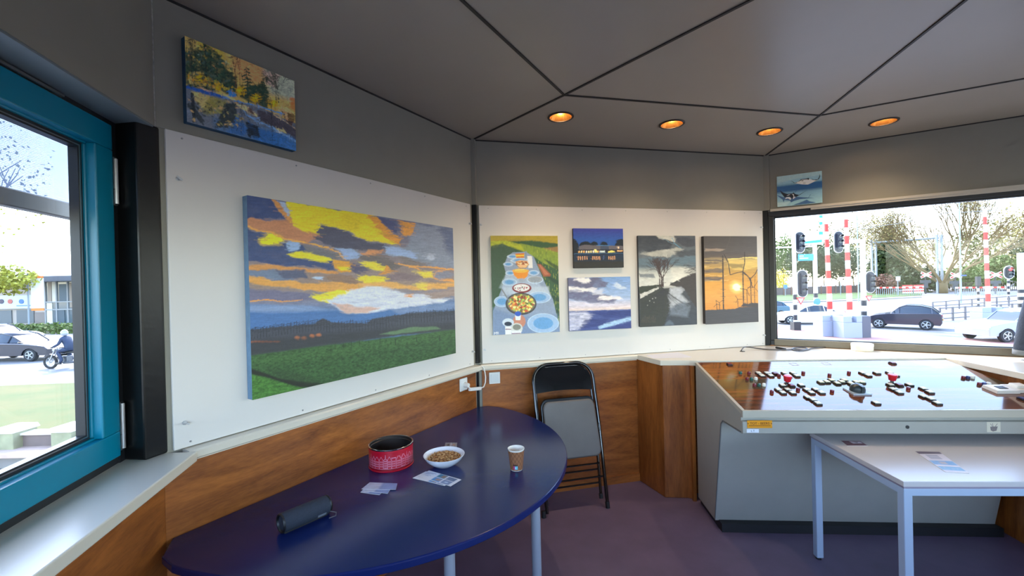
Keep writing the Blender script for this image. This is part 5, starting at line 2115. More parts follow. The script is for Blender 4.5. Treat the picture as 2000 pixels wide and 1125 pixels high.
m = MB()
m.tube(arch(-.215, .232, .972, .12, .02, 0, -.012), .0115, 12)
part(m, 'front_frame', GB)
m = MB()
m.tube(arch(-.200, .216, .955, .11, .55, -.022), .0105, 12)
part(m, 'back_frame', GB)
for x in (-.195, .190):
    m = MB()
    m.tube([(x, -.020, .60), (x + (.012 if x > 0 else -.012), -.020, .33), (x * 1.0, -.022, .075)], .0105, 10)
    part(m, 'rear_leg', GB)
for z, y, x0 in ((.285, .0, .19), (.245, -.02, .2), (.20, .0, .2), (.16, -.02, .19)):
    m = MB()
    m.tube([(-x0, y, z), (x0 + .01, y, z)], .0062, 8)
    part(m, 'cross_bar', GB)
for x in (-.227, .220):
    m = MB()
    m.cyl((x, 0, .0), (x, 0, .04), .0145, 12)
    part(m, 'rubber_foot', RUBBER)
for x in (-.195, .190):
    m = MB()
    m.cyl((x, -.022, .06), (x, -.022, .09), .0135, 12)
    part(m, 'rubber_foot', RUBBER)
# curved backrest plate
m = MB()
n = 16
vs, fs = [], []
for k, yo in ((0, .0), (1, -.004)):
    for i in range(n + 1):
        x = -.205 + .42 * i / n
        t_ = (2 * i / n - 1)
        bow = -.018 * (1 - t_ * t_)
        zt = .958 - .085 * max(0, (abs(t_) - .52) / .48) ** 2
        vs += [(x, bow + yo, .775 + .012 * (1 - t_ * t_)), (x, bow + yo, zt)]
o_ = 2 * (n + 1)
for i in range(n):
    a = 2 * i
    fs += [(a, a + 1, a + 3, a + 2), (o_ + a, o_ + a + 2, o_ + a + 3, o_ + a + 1), (a, a + 2, o_ + a + 2, o_ + a), (a + 1, o_ + a + 1, o_ + a + 3, a + 3)]
m.add(vs, fs)
part(m, 'backrest', GB, angle=60)


def rrect(x0, x1, z0, z1, r, top=0):
    out = []
    for cx, cz, a0 in ((x1 - r, z1 - r, 0), (x0 + r, z1 - r, pi / 2), (x0 + r, z0 + r, pi), (x1 - r, z0 + r, 3 * pi / 2)):
        for i in range(7):
            a = a0 + pi / 2 * i / 6
            x = cx + r * cos(a)
            z = cz + r * sin(a)
            x *= 1 - .06 * (z - z0) / (z1 - z0)
            out.append((x + .01, z))
    return out


m = MB()
m.prism(rrect(-.205, .205, .335, .735, .05), .008, .030, axis='y')
part(m, 'seat_pan', GB, smooth=False, bevel=.004)
m = MB()
m.prism(rrect(-.196, .198, .338, .715, .045), .030, .052, axis='y')
part(m, 'seat_pad', PAD, smooth=False, bevel=.012, seg=4)
m = MB()
m.box((.222, .01, .52), (.012, .02, .05))
m.box((-.212, .01, .52), (.012, .02, .05))
part(m, 'hinge_bracket', GB, bevel=.003)

# ------------------------------------------------------------------ sockets, plug and cable
lo, rz = H_['B']
t = thing('wall_socket', 'white wall socket with a plug in it, left of the black corner post', 'socket', lo, rz)
MB().bx(-.214, -.135, -.016, -.006, .815, .898).build('socket_plate', WHITEP, t, smooth=False, bevel=.006, seg=3)
MB().lathe([(.026, 0), (.024, .004), (.0, .004)], c=(-.175, -.016, .856), rot=rotm(rx=pi / 2), n=24, capb=False, capt=False).build('socket_well', WHITEP, t)
pg = thing('power_plug', 'white power plug and cable drooping from the wall socket up to the sill', 'plug', lo, rz)
m = MB()
m.cyl((-.172, -.018, .855), (-.172, -.052, .853), .019, 18, 0, .014)
m.build('plug_body', WHITEP, pg)
m = MB()
m.box((-.10, -.05, .815), (.13, .018, .022), rotm(ry=.16))
m.build('inline_switch', WHITEP, pg, smooth=False, bevel=.004)
m = MB()
m.tube([(-.172, -.05, .85), (-.166, -.056, .835), (-.155, -.052, .824)], .004, 8)
m.tube([(-.04, -.05, .806), (-.018, -.062, .812), (.0, -.064, .84), (.004, -.064, .875), (-.005, -.066, .91), (-.018, -.068, .94), (-.03, -.064, .955)], .0042, 8)
m.build('cable', WHITEP, pg)
lo, rz = H_['C']
t = thing('light_switch', 'white square switch plate on the plywood between corner and chair', 'switch', lo, rz)
MB().bx(.078, .156, -.015, -.006, .818, .898).build('switch_plate', WHITEP, t, smooth=False, bevel=.003)
MB().bx(.090, .144, -.018, -.015, .83, .886).build('rocker', mat('switch_offwhite', (226, 226, 222), .35), t, smooth=False, bevel=.002)

# ------------------------------------------------------------------ things on the counter
p = zp(1684, 687, ZS)
p = dirto(p, .07)
t = thing('round_container', 'low round cream container standing on the counter by the right window', 'container', (p.x, p.y, ZS), 0)
MB().lathe([(.062, 0), (.066, .004), (.066, .034), (.064, .036)], n=40).build('base', mat('cream_plastic', (238, 230, 212), .4), t)
MB().lathe([(.067, .034), (.068, .038), (.066, .050), (.060, .053), (0, .054)], n=40, capt=False).build('lid', mat('cream_plastic_lid', (242, 236, 222), .35), t)
CAB = mat('grey_cable', (86, 84, 84), .5)
t = thing('cable', 'grey cable lying coiled on the counter near the window corner', 'cable', (0, 0, 0), 0)
cp = [(1448, 686), (1453, 683), (1462, 682), (1480, 682), (1500, 684), (1530, 685), (1552, 684), (1570, 685), (1576, 682), (1568, 680), (1552, 681), (1548, 684), (1560, 687), (1576, 685), (1585, 682), (1600, 681), (1625, 678), (1640, 677)]
m = MB()
ps = [zp(x, y, ZS) + Vector((0, 0, .006)) for x, y in cp]
ps[1].z += .012
ps[2].z += .010


def smooth_path(ps, n=5):
    out = []
    for i in range(len(ps) - 1):
        p0, p1, p2, p3 = ps[max(i - 1, 0)], ps[i], ps[i + 1], ps[min(i + 2, len(ps) - 1)]
        for k in range(n):
            t = k / n
            out.append(.5 * ((2 * p1) + (-p0 + p2) * t + (2 * p0 - 5 * p1 + 4 * p2 - p3) * t * t + (-p0 + 3 * p1 - 3 * p2 + p3) * t ** 3))
    out.append(ps[-1])
    return out


m.tube(smooth_path(ps), .0045, 8)
m.build('cable_run', CAB, t)
a, b_ = zp(1516, 681, ZS), zp(1534, 684, ZS)
m = MB()
m.cyl(a + Vector((0, 0, .009)), b_ + Vector((0, 0, .007)), .008, 12)
m.build('connector', BLACKP, t)
m = MB()
q = zp(1450, 686.5, ZS)
m.lathe([(.018, 0), (.018, .003), (.006, .004)], c=(q.x, q.y, ZS), n=20)
m.build('grommet', BLACKP, t)
pp = [zp(x, y, ZS) for x, y in ((1262, 694), (1276, 700), (1352, 698), (1324, 688))]
tag(MB().prism([(q.x, q.y) for q in pp], ZS + .0002, ZS + .001).build('paper_sheet', mat('paper_lilac_white', (226, 224, 232), .5), smooth=False),
    'sheet of white paper lying on the counter corner left of the console', 'paper')
# dark jacket hanging beside the right window
lo, rz = H_['D']
t = thing('jacket', 'dark denim jacket hanging at the right edge of the window, hem just above the counter', 'jacket',
          (lo[0] + DIR['D'].x * 1.587, lo[1] + DIR['D'].y * 1.587, 0), rz)
JM = mat('dark_denim', (58, 66, 82), .85, noise=.25, scale=14, bump=.3, bscale=90)
JG = mat('grey_stripe_cloth', (108, 112, 116), .85, noise=.2, scale=18)
rings = [(.985, .245, .055), (1.05, .235, .07), (1.18, .21, .075), (1.32, .185, .075), (1.44, .17, .07), (1.53, .13, .06), (1.57, .07, .05)]
m = MB()
vs, fs = [], []
n = 28
for z, rx_, ry_ in rings:
    for k in range(n):
        th = 2 * pi * k / n
        f_ = 1 + .05 * sin(th * 7 + z * 5)
        vs.append((rx_ * cos(th) * f_ + .04, -.125 + ry_ * sin(th) * f_, z + .012 * sin(th * 3)))
for i in range(len(rings) - 1):
    for k in range(n):
        fs.append((i * n + k, i * n + (k + 1) % n, (i + 1) * n + (k + 1) % n, (i + 1) * n + k))
m.add(vs, fs)
jb = m.build('jacket_body', JM, t, angle=180)
sm = jb.modifiers.new('thick', 'SOLIDIFY')
sm.thickness = .004
for s_ in (-1, 1):
    m = MB()
    m.tube([(.04 + s_ * .13, -.13, 1.50), (.04 + s_ * .188, -.15, 1.36), (.04 + s_ * .235, -.155, 1.18), (.04 + s_ * .262, -.15, 1.02)], [.06, .058, .05, .042], 14)
    m.build('sleeve', JM, t, angle=180)
    m = MB()
    m.tube([(.04 + s_ * .262, -.15, 1.022), (.04 + s_ * .264, -.15, .992)], [.044, .043], 14)
    m.build('cuff', JG, t, angle=180)
m = MB()
m.tube([(.11, -.16, 1.56), (.04, -.185, 1.545), (-.03, -.16, 1.56), (-.02, -.10, 1.60), (.04, -.085, 1.61), (.10, -.10, 1.60)], .018, 8, closed=True)
m.build('collar', JM, t)
m = MB()
m.tube([(.04, -.10, 1.60), (.04, -.06, 1.66), (.04, .0, 1.665)], .005, 8)
m.build('hanging_loop', BLACKP, t)
# ------------------------------------------------------------------ outdoors: ground
def G(px, py):
    return zp(px, py, GZ)


def atY(px, py, Y):
    """the point in the plane y = Y seen there"""
    v = ray(px, py)
    return EYE + v * (Y / v.y)


ASPH = mat('pale_asphalt', (124, 122, 122), .85, noise=.08, scale=.6)
GRASS = mat('lawn_green', (70, 84, 28), .9, noise=.3, scale=.9, col2=(98, 90, 42), bump=.4, bscale=9)
VERGE = mat('verge_green', (72, 92, 30), .9, noise=.3, scale=.8)
struct(MB().prism([(-260, -60), (320, -60), (320, 330), (-260, 330)], GZ - .3, GZ).build('ground', ASPH, smooth=False))


def slab(name, pts, h, matl, kind_lab=None):
    P = [G(x, y) for x, y in pts]
    o = MB().prism([(p.x, p.y) for p in P], GZ, GZ + h).build(name, matl, smooth=False)
    return o


rng = random.Random(21)
lawn_pts = [(-350, 772), (40, 753), (260, 745), (300, 905), (-350, 1030)]
o = slab('lawn_grass', lawn_pts, .03, GRASS)
stuff(o, 'sunlit yellow green lawn sloping between the street and the stone parapet', 'grass')
o = slab('verge_grass', [(-350, 652), (300, 636), (300, 628), (-350, 641)], .04, VERGE)
stuff(o, 'narrow green verge in front of the shop building', 'grass')
o = slab('roadside_grass', [(1400, 588), (1530, 588), (1690, 583), (1800, 577), (1800, 569), (1600, 570), (1400, 571)], .04, VERGE)
stuff(o, 'strip of grass beyond the road in front of the dark fence', 'grass')
RPATH = mat('pinkish_red_cycle_path', (176, 128, 118), .85, noise=.06, scale=.8)
struct(slab('path_1', [(1500, 642), (1700, 652), (2050, 668), (2200, 676), (2200, 700), (1960, 688), (1700, 668), (1500, 655)], .012, RPATH))
KERB = mat('kerb_grey', (120, 116, 110), .8)
struct(slab('kerb_1', [(1400, 592), (1530, 592), (1690, 587), (1800, 581), (1800, 580), (1690, 585.6), (1530, 590.6), (1400, 590.6)], .12, KERB))

# stone parapet on the street side, seen through the teal window
STONE = mat('grey_stone_masonry', (124, 120, 116), .85, noise=.14, scale=3, bump=.3, bscale=14)
STONEL = mat('pale_coping_stone', (206, 200, 196), .7, noise=.05, scale=4)
BROWN = mat('brown_grey_infill', (112, 98, 94), .8, noise=.15, scale=5)
par_t = thing('stone_parapet', 'grey stone parapet with pale capped pillars beyond the teal window', 'parapet', (-7.8, 7, GZ))
m = MB()
m.bx(-5, 2.2, -.25, .45, 0, .78)
m.build('base_wall', STONE, par_t, smooth=False, bevel=.01)
c_ = atY(85, 872, 6.75)
MB().bx(-5.05, 2.25, -.32, .1, .78, .85).build('ledge', mat('pinkish_ledge', (190, 164, 150), .7, noise=.08, scale=4), par_t, smooth=False, bevel=.01)
MB().bx(-1.05, .75, -.262, -.24, .18, .60).build('recess_shade_panel', mat('recess_shade', (64, 66, 70), .8), par_t, smooth=False)  # flat panel on the wall face, the recess's shade put into its dark colour
MB().bx(-5, 2.2, .02, .16, .85, 1.04).build('infill_panel', BROWN, par_t, smooth=False)
MB().bx(-5, 2.2, -.02, .20, 1.04, 1.075).build('coping', STONEL, par_t, smooth=False, bevel=.008)
for i in range(-4, 3):
    xx = atY(22, 850, 7).x + 7.8 + i * .94
    q = MB().bx(xx - .165, xx + .165, -.12, .24, .78, 1.11).build('pillar', mat('mossy_stone', (146, 146, 116), .85, noise=.16, scale=5), par_t, smooth=False, bevel=.01)
    MB().box((xx, .06, 1.145), (.38, .42, .07), None, 0, .9).build('pillar_cap', mat('pillar_cap_stone', (214, 214, 226), .6), q, smooth=False, bevel=.01)

# ------------------------------------------------------------------ vegetation
def leafmat(name, a, b_):
    m = mat(name, a, .75, col2=b_, scale=.9)
    return m


BARK = mat('pale_brown_bark', (112, 94, 62), .9, noise=.2, scale=6)
BARKD = mat('dark_bark', (84, 72, 58), .9, noise=.2, scale=6)


def tree(label, base, h, cr, leaf, n, seed, style='round', bark=BARK, name='tree', zc=.62, ls=.28, spread=.55, depth=4, group=None, bare=False, trunk=.2):
    t = thing(name, label, 'tree', base, 0, group)
    r = random.Random(seed)
    m = MB()
    tips = []

    def go(p, d, l, w, k):
        q = p + d * l
        m.tube([p, (p + q) / 2 + Vector((r.uniform(-1, 1), r.uniform(-1, 1), 0)) * l * .05, q], [w, w * .85, w * .66], 5 if k > 1 else 4, caps=False)
        tips.append(q)
        if k:
            for _ in range(3 if k > 1 else 4):
                dd = (d + Vector((r.uniform(-1, 1), r.uniform(-1, 1), r.uniform(-.35, .8))) * spread).normalized()
                go(q, dd, l * r.uniform(.6, .85), w * .6, k - 1)
    if style == 'conifer':
        m.tube([(0, 0, 0), (0, 0, h)], [trunk, .03], 6)
    elif bare:
        for k in range(9):
            a = 2 * pi * k / 9 + r.uniform(-.4, .4)
            go(Vector((0, 0, h * .08)), Vector((cos(a) * .8, sin(a) * .8, r.uniform(.45, 1.5))).normalized(), h * .27, trunk * .34, depth)
        m.tube([(0, 0, 0), (0, 0, h * .12)], [trunk * .9, trunk * .8], 8)
    else:
        go(Vector((0, 0, 0)), Vector((0, 0, 1)), h * .34, trunk, depth - 1)
    m.build('trunk', bark, t, angle=180)
    if n:
        V, Fc = [], []
        for i in range(n):
            if style == 'conifer':
                z = r.uniform(.06, 1)
                rad = cr * (1 - z) ** .8 * sqrt(r.random())
                a = r.uniform(0, 6.28)
                c = Vector((rad * cos(a), rad * sin(a), z * h))
            elif bare:
                c = r.choice(tips) + Vector((r.uniform(-1, 1), r.uniform(-1, 1), r.uniform(-1, 1))) * h * .05
            elif style == 'hedge':
                c = Vector((r.uniform(-1, 1) * cr, r.uniform(-1, 1) * 1.6, r.uniform(.0, 1) * h))
                c.z *= 1 - .12 * sin(c.x * 1.3) ** 2
            else:
                u_, v_ = r.uniform(0, 6.28), r.uniform(-1, 1)
                q = r.random() ** .4
                s_ = sqrt(1 - v_ * v_)
                lump = 1 + .22 * sin(u_ * 3 + seed) * cos(v_ * 4)
                c = Vector((cr * q * s_ * cos(u_) * lump, cr * q * s_ * sin(u_) * lump, h * zc + v_ * q * h * (1 - zc) * lump))
            a_ = Vector((r.uniform(-1, 1), r.uniform(-1, 1), r.uniform(-1, 1))).normalized() * ls * r.uniform(.5, 1.1)
            b_ = a_.cross(Vector((r.uniform(-1, 1), r.uniform(-1, 1), r.uniform(-1, 1)))).normalized() * a_.length * .7
            k = len(V)
            V += [c - a_, c + b_, c + a_, c - b_]
            Fc.append((k, k + 1, k + 2, k + 3))
        mm = MB()
        mm.add(V, Fc)
        mm.build('foliage', leaf, t, smooth=False)
    return t


LF = dict(dark=leafmat('dark_green_leaves', (32, 46, 22), (70, 82, 36)), mid=leafmat('mid_green_leaves', (66, 86, 34), (104, 118, 50)),
          olive=leafmat('olive_leaves', (82, 82, 40), (120, 114, 60)), yel=leafmat('yellow_green_leaves', (128, 130, 36), (164, 162, 60)),
          bud=leafmat('pale_bud_leaves', (138, 122, 70), (170, 156, 98)), gold=leafmat('golden_flowers', (196, 176, 40), (222, 206, 70)),
          brown=leafmat('brown_pink_leaves', (96, 66, 52), (128, 94, 76)))


def T(label, px, py, ytop, wpx, leaf, n, seed, **k):
    p = G(px, py)
    h = hat(px, ytop, p) - GZ
    cr = wpx / 2 / FPX * p.y
    return tree(label, p, h, cr, LF[leaf], n, seed, **k)


# left side
T('leafy yellow green street tree at the left edge of the teal window', -6, 650, 518, 118, 'yel', 1500, 1, ls=.24, zc=.78)
T('tall thin tree with sparse pale leaves rising behind the roller screen', -40, 668, 215, 240, 'yel', 600, 2, ls=.16, zc=.7)
tr_ = T('tree with brownish green crown farther left behind the shop', -170, 640, 470, 150, 'olive', 900, 3, ls=.4)
hd = G(40, 652)
tree('long clipped green hedge between the street and the shop', (hd.x, hd.y, GZ), .9, 13, LF['mid'], 5200, 5, 'hedge', name='hedge', ls=.16, trunk=.05)
hd = G(20, 641)
tree('darker clipped hedge close to the shop front', (hd.x - 4, hd.y + 3, GZ), 1.1, 9, LF['dark'], 3000, 6, 'hedge', name='hedge', ls=.18, trunk=.05)
# right side
big = T('huge bare spreading tree with golden twigs behind the railway crossing', 1842, 573, 372, 300, 'bud', 2400, 7, bare=True, spread=.42, depth=5, ls=.16, trunk=.75)
T('broad dark evergreen beside the overhead line portal', 1736, 569, 442, 96, 'dark', 5200, 8, style='conifer', ls=.55, bark=BARKD)
T('tall half bare tree with pale golden crown behind the evergreen', 1722, 562, 392, 100, 'bud', 2600, 9, ls=.3, zc=.6)
T('dense green tree left of the signal poles', 1530, 566, 462, 84, 'mid', 3600, 10, ls=.4)
T('dark green tree right behind the direction signs', 1588, 566, 474, 90, 'dark', 3600, 11, ls=.42)
T('olive tree behind the first raised barrier', 1640, 565, 482, 86, 'dark', 3600, 12, ls=.42)
T('pale olive tree between the two raised barriers', 1668, 561, 436, 84, 'olive', 2600, 13, ls=.36)
T('yellow flowering bush at the left edge of the right window', 1524, 569, 528, 34, 'gold', 900, 14, ls=.25, zc=.5)
T('low brownish pink bush at the foot of the evergreen', 1722, 574, 536, 52, 'brown', 1300, 15, ls=.26, zc=.5)
T('dark green bush below the big bare tree', 1792, 571, 520, 90, 'dark', 2600, 16, ls=.4, zc=.5)
T('mid green bush right of the big bare tree trunk', 1880, 568, 522, 110, 'mid', 2600, 17, ls=.4, zc=.5)
T('bright green tree behind the red traffic light', 1950, 566, 500, 100, 'mid', 2800, 18, ls=.4, zc=.55)
T('tall half bare tree at the right edge of the window', 2000, 565, 395, 120, 'bud', 1400, 19, ls=.3, spread=.5)
T('dark evergreen at the far right beyond the window edge', 2060, 565, 440, 110, 'dark', 2600, 20, ls=.45)
T('tall slim yellowish poplar near the right window edge', 1992, 563, 415, 26, 'yel', 900, 22, ls=.3, zc=.5)
for i, (px, lab) in enumerate(((1560, 'distant pale tree behind the leftmost green tree'), (1610, 'distant pale tree behind the direction signs'),
                               (1780, 'distant pale tree just right of the evergreen'), (1915, 'distant pale tree behind the right raised barrier'))):
    T(lab, px, 558, 455 - (i % 2) * 20, 90, 'olive' if i % 2 else 'bud', 1500, 30 + i, ls=.5)

# ------------------------------------------------------------------ street furniture, right window
WPOLE = mat('white_signal_pole', (222, 224, 226), .5)
BPOLE = mat('black_pole_band', (40, 40, 44), .5)
REDP = mat('barrier_red', (190, 44, 34), .5)
WHB = mat('barrier_white', (232, 230, 226), .5)
CABG = mat('light_grey_cabinet', (140, 146, 162), .5)
CABD = mat('dark_grey_cabinet_side', (76, 78, 90), .5)
GALV = mat('galvanised_grey', (136, 144, 150), .5)


def pole(t, p, z1, r, band_to=None, band=.35, name='pole'):
    m = MB()
    z = GZ
    if band_to is None:
        m.cyl((0, 0, 0), (0, 0, z1 - GZ), r, 12)
    else:
        i = 0
        while z < band_to:
            m.cyl((0, 0, z - GZ), (0, 0, min(z + band, band_to) - GZ), r * 1.02, 12, 1 - i % 2)
            z += band
            i += 1
        m.cyl((0, 0, band_to - GZ), (0, 0, z1 - GZ), r, 12)
    return m.build(name, [WPOLE, BPOLE], t)


def signal_head(t, c, hw, hh, lit=None, nm='signal_head'):
    """oval black backboard, white rim, three hooded lamps; faces the cabin"""
    m = MB()
    n = 28
    pts = []
    for i in range(n):
        a = 2 * pi * i / n
        x, z = cos(a) * hw, sin(a) * hw
        z += (hh - hw) * (1 if z >= 0 else -1)
        pts.append((x, z))
    m.prism([(x * 1.12, z + hw * .12 * (1 if z > 0 else -1)) for x, z in pts], .0, .04, mi=1, axis='y', c=c)
    m.prism(pts, -.03, .0, mi=0, axis='y', c=c)
    m.bx(c[0] - hw * .5, c[0] + hw * .5, c[1] - .16, c[1] - .03, c[2] - hh * .78, c[2] + hh * .78, 0)
    h = m.build(nm, [mat('signal_backboard', (40, 44, 54), .6), WPOLE], t, smooth=False)
    for i in (-1, 0, 1):
        z = c[2] - i * hh * .5
        k = MB()
        rr = hw * .36
        k.cyl((c[0], c[1] - .16, z), (c[0], c[1] - .18, z), rr, 14, 0)
        vs, fs = [], []
        for s_ in range(9):
            a = pi * s_ / 8 - .0
            for dy in (-.16, -.36 if 1 else 0):
                vs.append((c[0] + cos(a) * rr * 1.15, c[1] + dy, z + sin(a) * rr * 1.15))
        for s_ in range(8):
            fs.append((2 * s_, 2 * s_ + 1, 2 * s_ + 3, 2 * s_ + 2))
        k.add(vs, fs, 1)
        lit_ = (lit == 'red' and i == -1)
        k.build('signal_lamp', [mat('red_lamp_lit', (220, 40, 40), .3, emis=(255, 30, 40), estr=2.2) if lit_ else mat('lamp_off', (70, 80, 84), .3), BPOLE], h)
    return h


def give_way(t, c, w):
    m = MB()
    m.prism([(-w, w * .87), (w, w * .87), (0, -w * .87)], -.02, 0, mi=0, axis='y', c=c)
    m.prism([(-w * .62, w * .62), (w * .62, w * .62), (0, -w * .45)], -.026, -.02, mi=1, axis='y', c=c)
    return m.build('give_way_sign', [mat('sign_red', (196, 50, 50), .5), mat('sign_white', (226, 222, 220), .5)], t, smooth=False)


def rel(px, py, p):
    q = atY(px, py, p.y)
    return (q.x - p.x, 0, q.z - GZ)


# signal post left
p = G(1554, 645)
t = thing('traffic_signal_post', 'leftmost white signal post with black bands, two oval traffic lights and blue direction sign', 'traffic light', p)
pole(t, p, hat(1550, 430, p), .11, hat(1552, 572, p), .33)
MB().bx(-.22, .22, -.2, .2, 0, .55).build('post_base', BPOLE, t, smooth=False)
c = rel(1565, 554, p)
signal_head(t, (c[0], -.1, c[2]), .30, .85)
c = rel(1564, 473, p)
signal_head(t, (c[0], .1, c[2]), .30, .66)
c = rel(1560, 588, p)
give_way(t, (c[0], -.18, c[2]), .28)
BLUES = mat('sign_blue', (0, 140, 200), .4)
a_, b_ = rel(1556, 497, p), rel(1586, 509, p)
bs = MB().bx(a_[0], b_[0], -.16, -.12, b_[2], a_[2]).build('blue_sign', BLUES, t, smooth=False)
m = MB()
m.bx(a_[0] + .08, a_[0] + .34, -.166, -.16, a_[2] - .15, a_[2] - .09)
m.bx(a_[0] + .08, a_[0] + .62, -.166, -.16, a_[2] - .29, a_[2] - .23)
m.build('sign_lettering', WPOLE, bs, smooth=False)
# direction gantry post
p = G(1594, 616)
t = thing('direction_sign_gantry', 'white gantry post carrying a white direction board with blue strip', 'sign', p)
pole(t, p, hat(1594, 425, p), .16, hat(1594, 564, p), .4)
a_, b_ = rel(1552, 452, p), rel(1604, 478, p)
bs = MB().bx(a_[0], b_[0], -.26, -.20, b_[2], a_[2]).build('white_board', mat('board_white', (226, 232, 238), .4), t, smooth=False)
MB().add([(a_[0] + .1, -.268, b_[2] + .08), (b_[0] - .12, -.268, b_[2] + .2), (b_[0] - .12, -.268, b_[2] + .44), (a_[0] + .1, -.268, b_[2] + .24)], [(0, 1, 2, 3)]).build('blue_strip', BLUES, bs, smooth=False)
for y in (424, 437, 456):
    q = rel(1599, y, p)
    MB().box((q[0], -.28, q[2]), (.3, .04, .26)).build('blue_symbol', BLUES, t, smooth=False)
q = rel(1592, 589, p)
m = MB()
m.cyl((q[0], -.26, q[2]), (q[0], -.22, q[2]), .3, 24)
m.build('round_blue_sign', mat('cycle_sign_blue', (70, 130, 190), .4), t, smooth=False)
m = MB()
q0_, q1_ = rel(1516, 484, p), rel(1552, 482, p)
m.cyl((q0_[0], .0, q0_[2]), (0, .0, q1_[2]), .07, 8)
m.build('gantry_arm', WPOLE, t)

# barriers


def barrier(label, px, pyb, pyt, cab, group='raised red and white road barriers', w=.13, cabs=None):
    p = G(px, pyb)
    t = thing('road_barrier', label, 'barrier', p, 0, group)
    zt = hat(px, pyt, p) - GZ
    zb = hat(px, cab[1] + 4, p) - GZ
    bm = MB()
    n = 13
    for i in range(n):
        z0 = zb + (zt - zb) * i / n
        z1 = zb + (zt - zb) * (i + 1) / n
        bm.box((-.14 * (z0 - zb) / (zt - zb), 0, (z0 + z1) / 2), (w * 2 * (1 - .35 * i / n), .09, z1 - z0), None, i % 2)
    bm.build('barrier_arm', [WHB, REDP], t, smooth=False)
    l_, tp, r_, mid = cab
    x0, z0 = rel(l_, tp, p)[0], rel(px, tp, p)[2]
    x1 = rel(r_, tp, p)[0]
    xm = rel(mid, tp, p)[0]
    m = MB()
    m.bx(x0, xm, -.35, .45, 0, z0 * .72, 0)
    m.bx(xm, x1, -.34, .45, 0, z0, 1)
    m.bx(x0, x0 + (xm - x0) * .45, -.35, .45, z0 * .72, z0, 0)
    m.bx(x0 + (xm - x0) * .7, xm, -.35, .45, z0 * .72, z0, 0)
    m.build('machine_cabinet', [CABG, CABD], t, smooth=False, bevel=.02)
    return t


barrier('left raised red and white barrier with its grey machine cabinet', 1622, 656, 422, (1598, 615, 1638, 1631))
barrier('middle raised red and white barrier with its grey machine cabinet', 1661, 659, 412, (1638, 617, 1691, 1674))
barrier('right raised red and white barrier beyond the dark car', 1931, 634, 408, (1908, 600, 1959, 1946))

# signal portal with arm in the middle
p = G(1688, 640)
t = thing('traffic_signal_portal', 'white signal portal between barriers and dark car, two oval traffic lights and give way sign', 'traffic light', p)
pole(t, p, hat(1686, 470, p), .15, hat(1688, 578, p), .36)
q0_, q1_ = rel(1648, 473, p), rel(1688, 471, p)
m = MB()
m.bx(q0_[0], .12, -.08, .08, q1_[2] - .12, q1_[2] + .12)
m.build('portal_arm', WPOLE, t, smooth=False)
c = rel(1697, 551, p)
signal_head(t, (c[0], -.12, c[2]), .28, .68)
c = rel(1635, 473, p)
signal_head(t, (c[0], -.12, c[2]), .27, .68)
c = rel(1692, 583, p)
give_way(t, (c[0], -.2, c[2]), .22)

# red signal on the right
p = G(1970, 586)
t = thing('traffic_signal_post', 'banded signal post with an oval traffic light showing red, right side', 'traffic light', p)
pole(t, p, hat(1970, 545, p), .12, hat(1970, 545, p), .35)
c = rel(1969, 532, p)
signal_head(t, (c[0], -.1, c[2]), .62, .78, 'red')
p = G(1996, 600)
t = thing('signal_post', 'white banded post at the right edge of the window', 'post', p)
pole(t, p, hat(1996, 494, p), .28, hat(1996, 560, p), .35)
p = G(1911, 600)
t = thing('signal_post', 'short black and white banded post left of the right barrier', 'post', p)
pole(t, p, hat(1911, 543, p), .10, hat(1911, 543, p), .32)
MB().bx(-.2, .2, -.12, .1, hat(1911, 558, p) - GZ, hat(1911, 540, p) - GZ).build('lamp_housing', BPOLE, t, smooth=False)

# lamp post
p = G(1877, 592)
t = thing('lamp_post', 'tall thin grey lamp post with a small blue street sign', 'lamp post', p)
MB().cyl((0, 0, 0), (0, 0, hat(1877, 380, p) - GZ), .10, 10, 0, .06).build('pole', GALV, t)
q = rel(1880, 538, p)
MB().box((q[0], -.14, q[2]), (.62, .03, .14)).build('street_sign', mat('street_sign_blue', (60, 84, 150), .5), t, smooth=False)

# overhead line portal
p = G(1708, 573)
p2 = G(1836, 573)
t = thing('catenary_portal', 'grey steel overhead line portal spanning the tracks', 'portal', p)
zt = hat(1708, 474, p) - GZ
for nm_, dx in (('column', 0), ('column', p2.x - p.x)):
    dy = 0 if dx == 0 else p2.y - p.y
    m = MB()
    for o_ in (-.42, .42):
        m.bx(dx + o_ - .14, dx + o_ + .14, dy - .15, dy + .15, 0, zt + .6)
    for k in range(8):
        z = zt * (k + .5) / 8
        m.box((dx, dy, z), (1.1, .06, .08), rotm(ry=.5 * (1 if k % 2 else -1)))
    m.build('column', GALV, t, smooth=False)
m = MB()
m.cyl((0, 0, zt), (p2.x - p.x, p2.y - p.y, zt), .17, 8)
m.build('cross_beam', GALV, t)
m = MB()
m.cyl((9.2, 0, zt - .2), (8.0, -.2, zt - 2.8), .09, 8)
m.build('insulator_arm', WHB, t)
WIRE = mat('overhead_wire', (120, 118, 114), .6)
MS, LP, CP = G(1677, 590), G(1877, 592), G(1708, 573)


def on(p, px, py):
    return Vector((p.x, p.y, hat(px, py, p)))


ends = [(on(MS, 1677, 448), on(LP, 1877, 410)), (on(MS, 1677, 517), on(CP, 1708, 508)), (on(LP, 1877, 415), atY(2050, 395, 52))]
for i in range(3):
    A_, B_ = ends[i]
    m = MB()
    m.tube([A_, (A_ + B_) / 2 - Vector((0, 0, .25)), B_], .035, 5)
    tag(m.build('overhead_wire', WIRE), ('long overhead wire between the thin mast and the lamp post', 'short overhead wire between the thin mast and the portal', 'overhead wire running right from the lamp post')[i], 'wire')

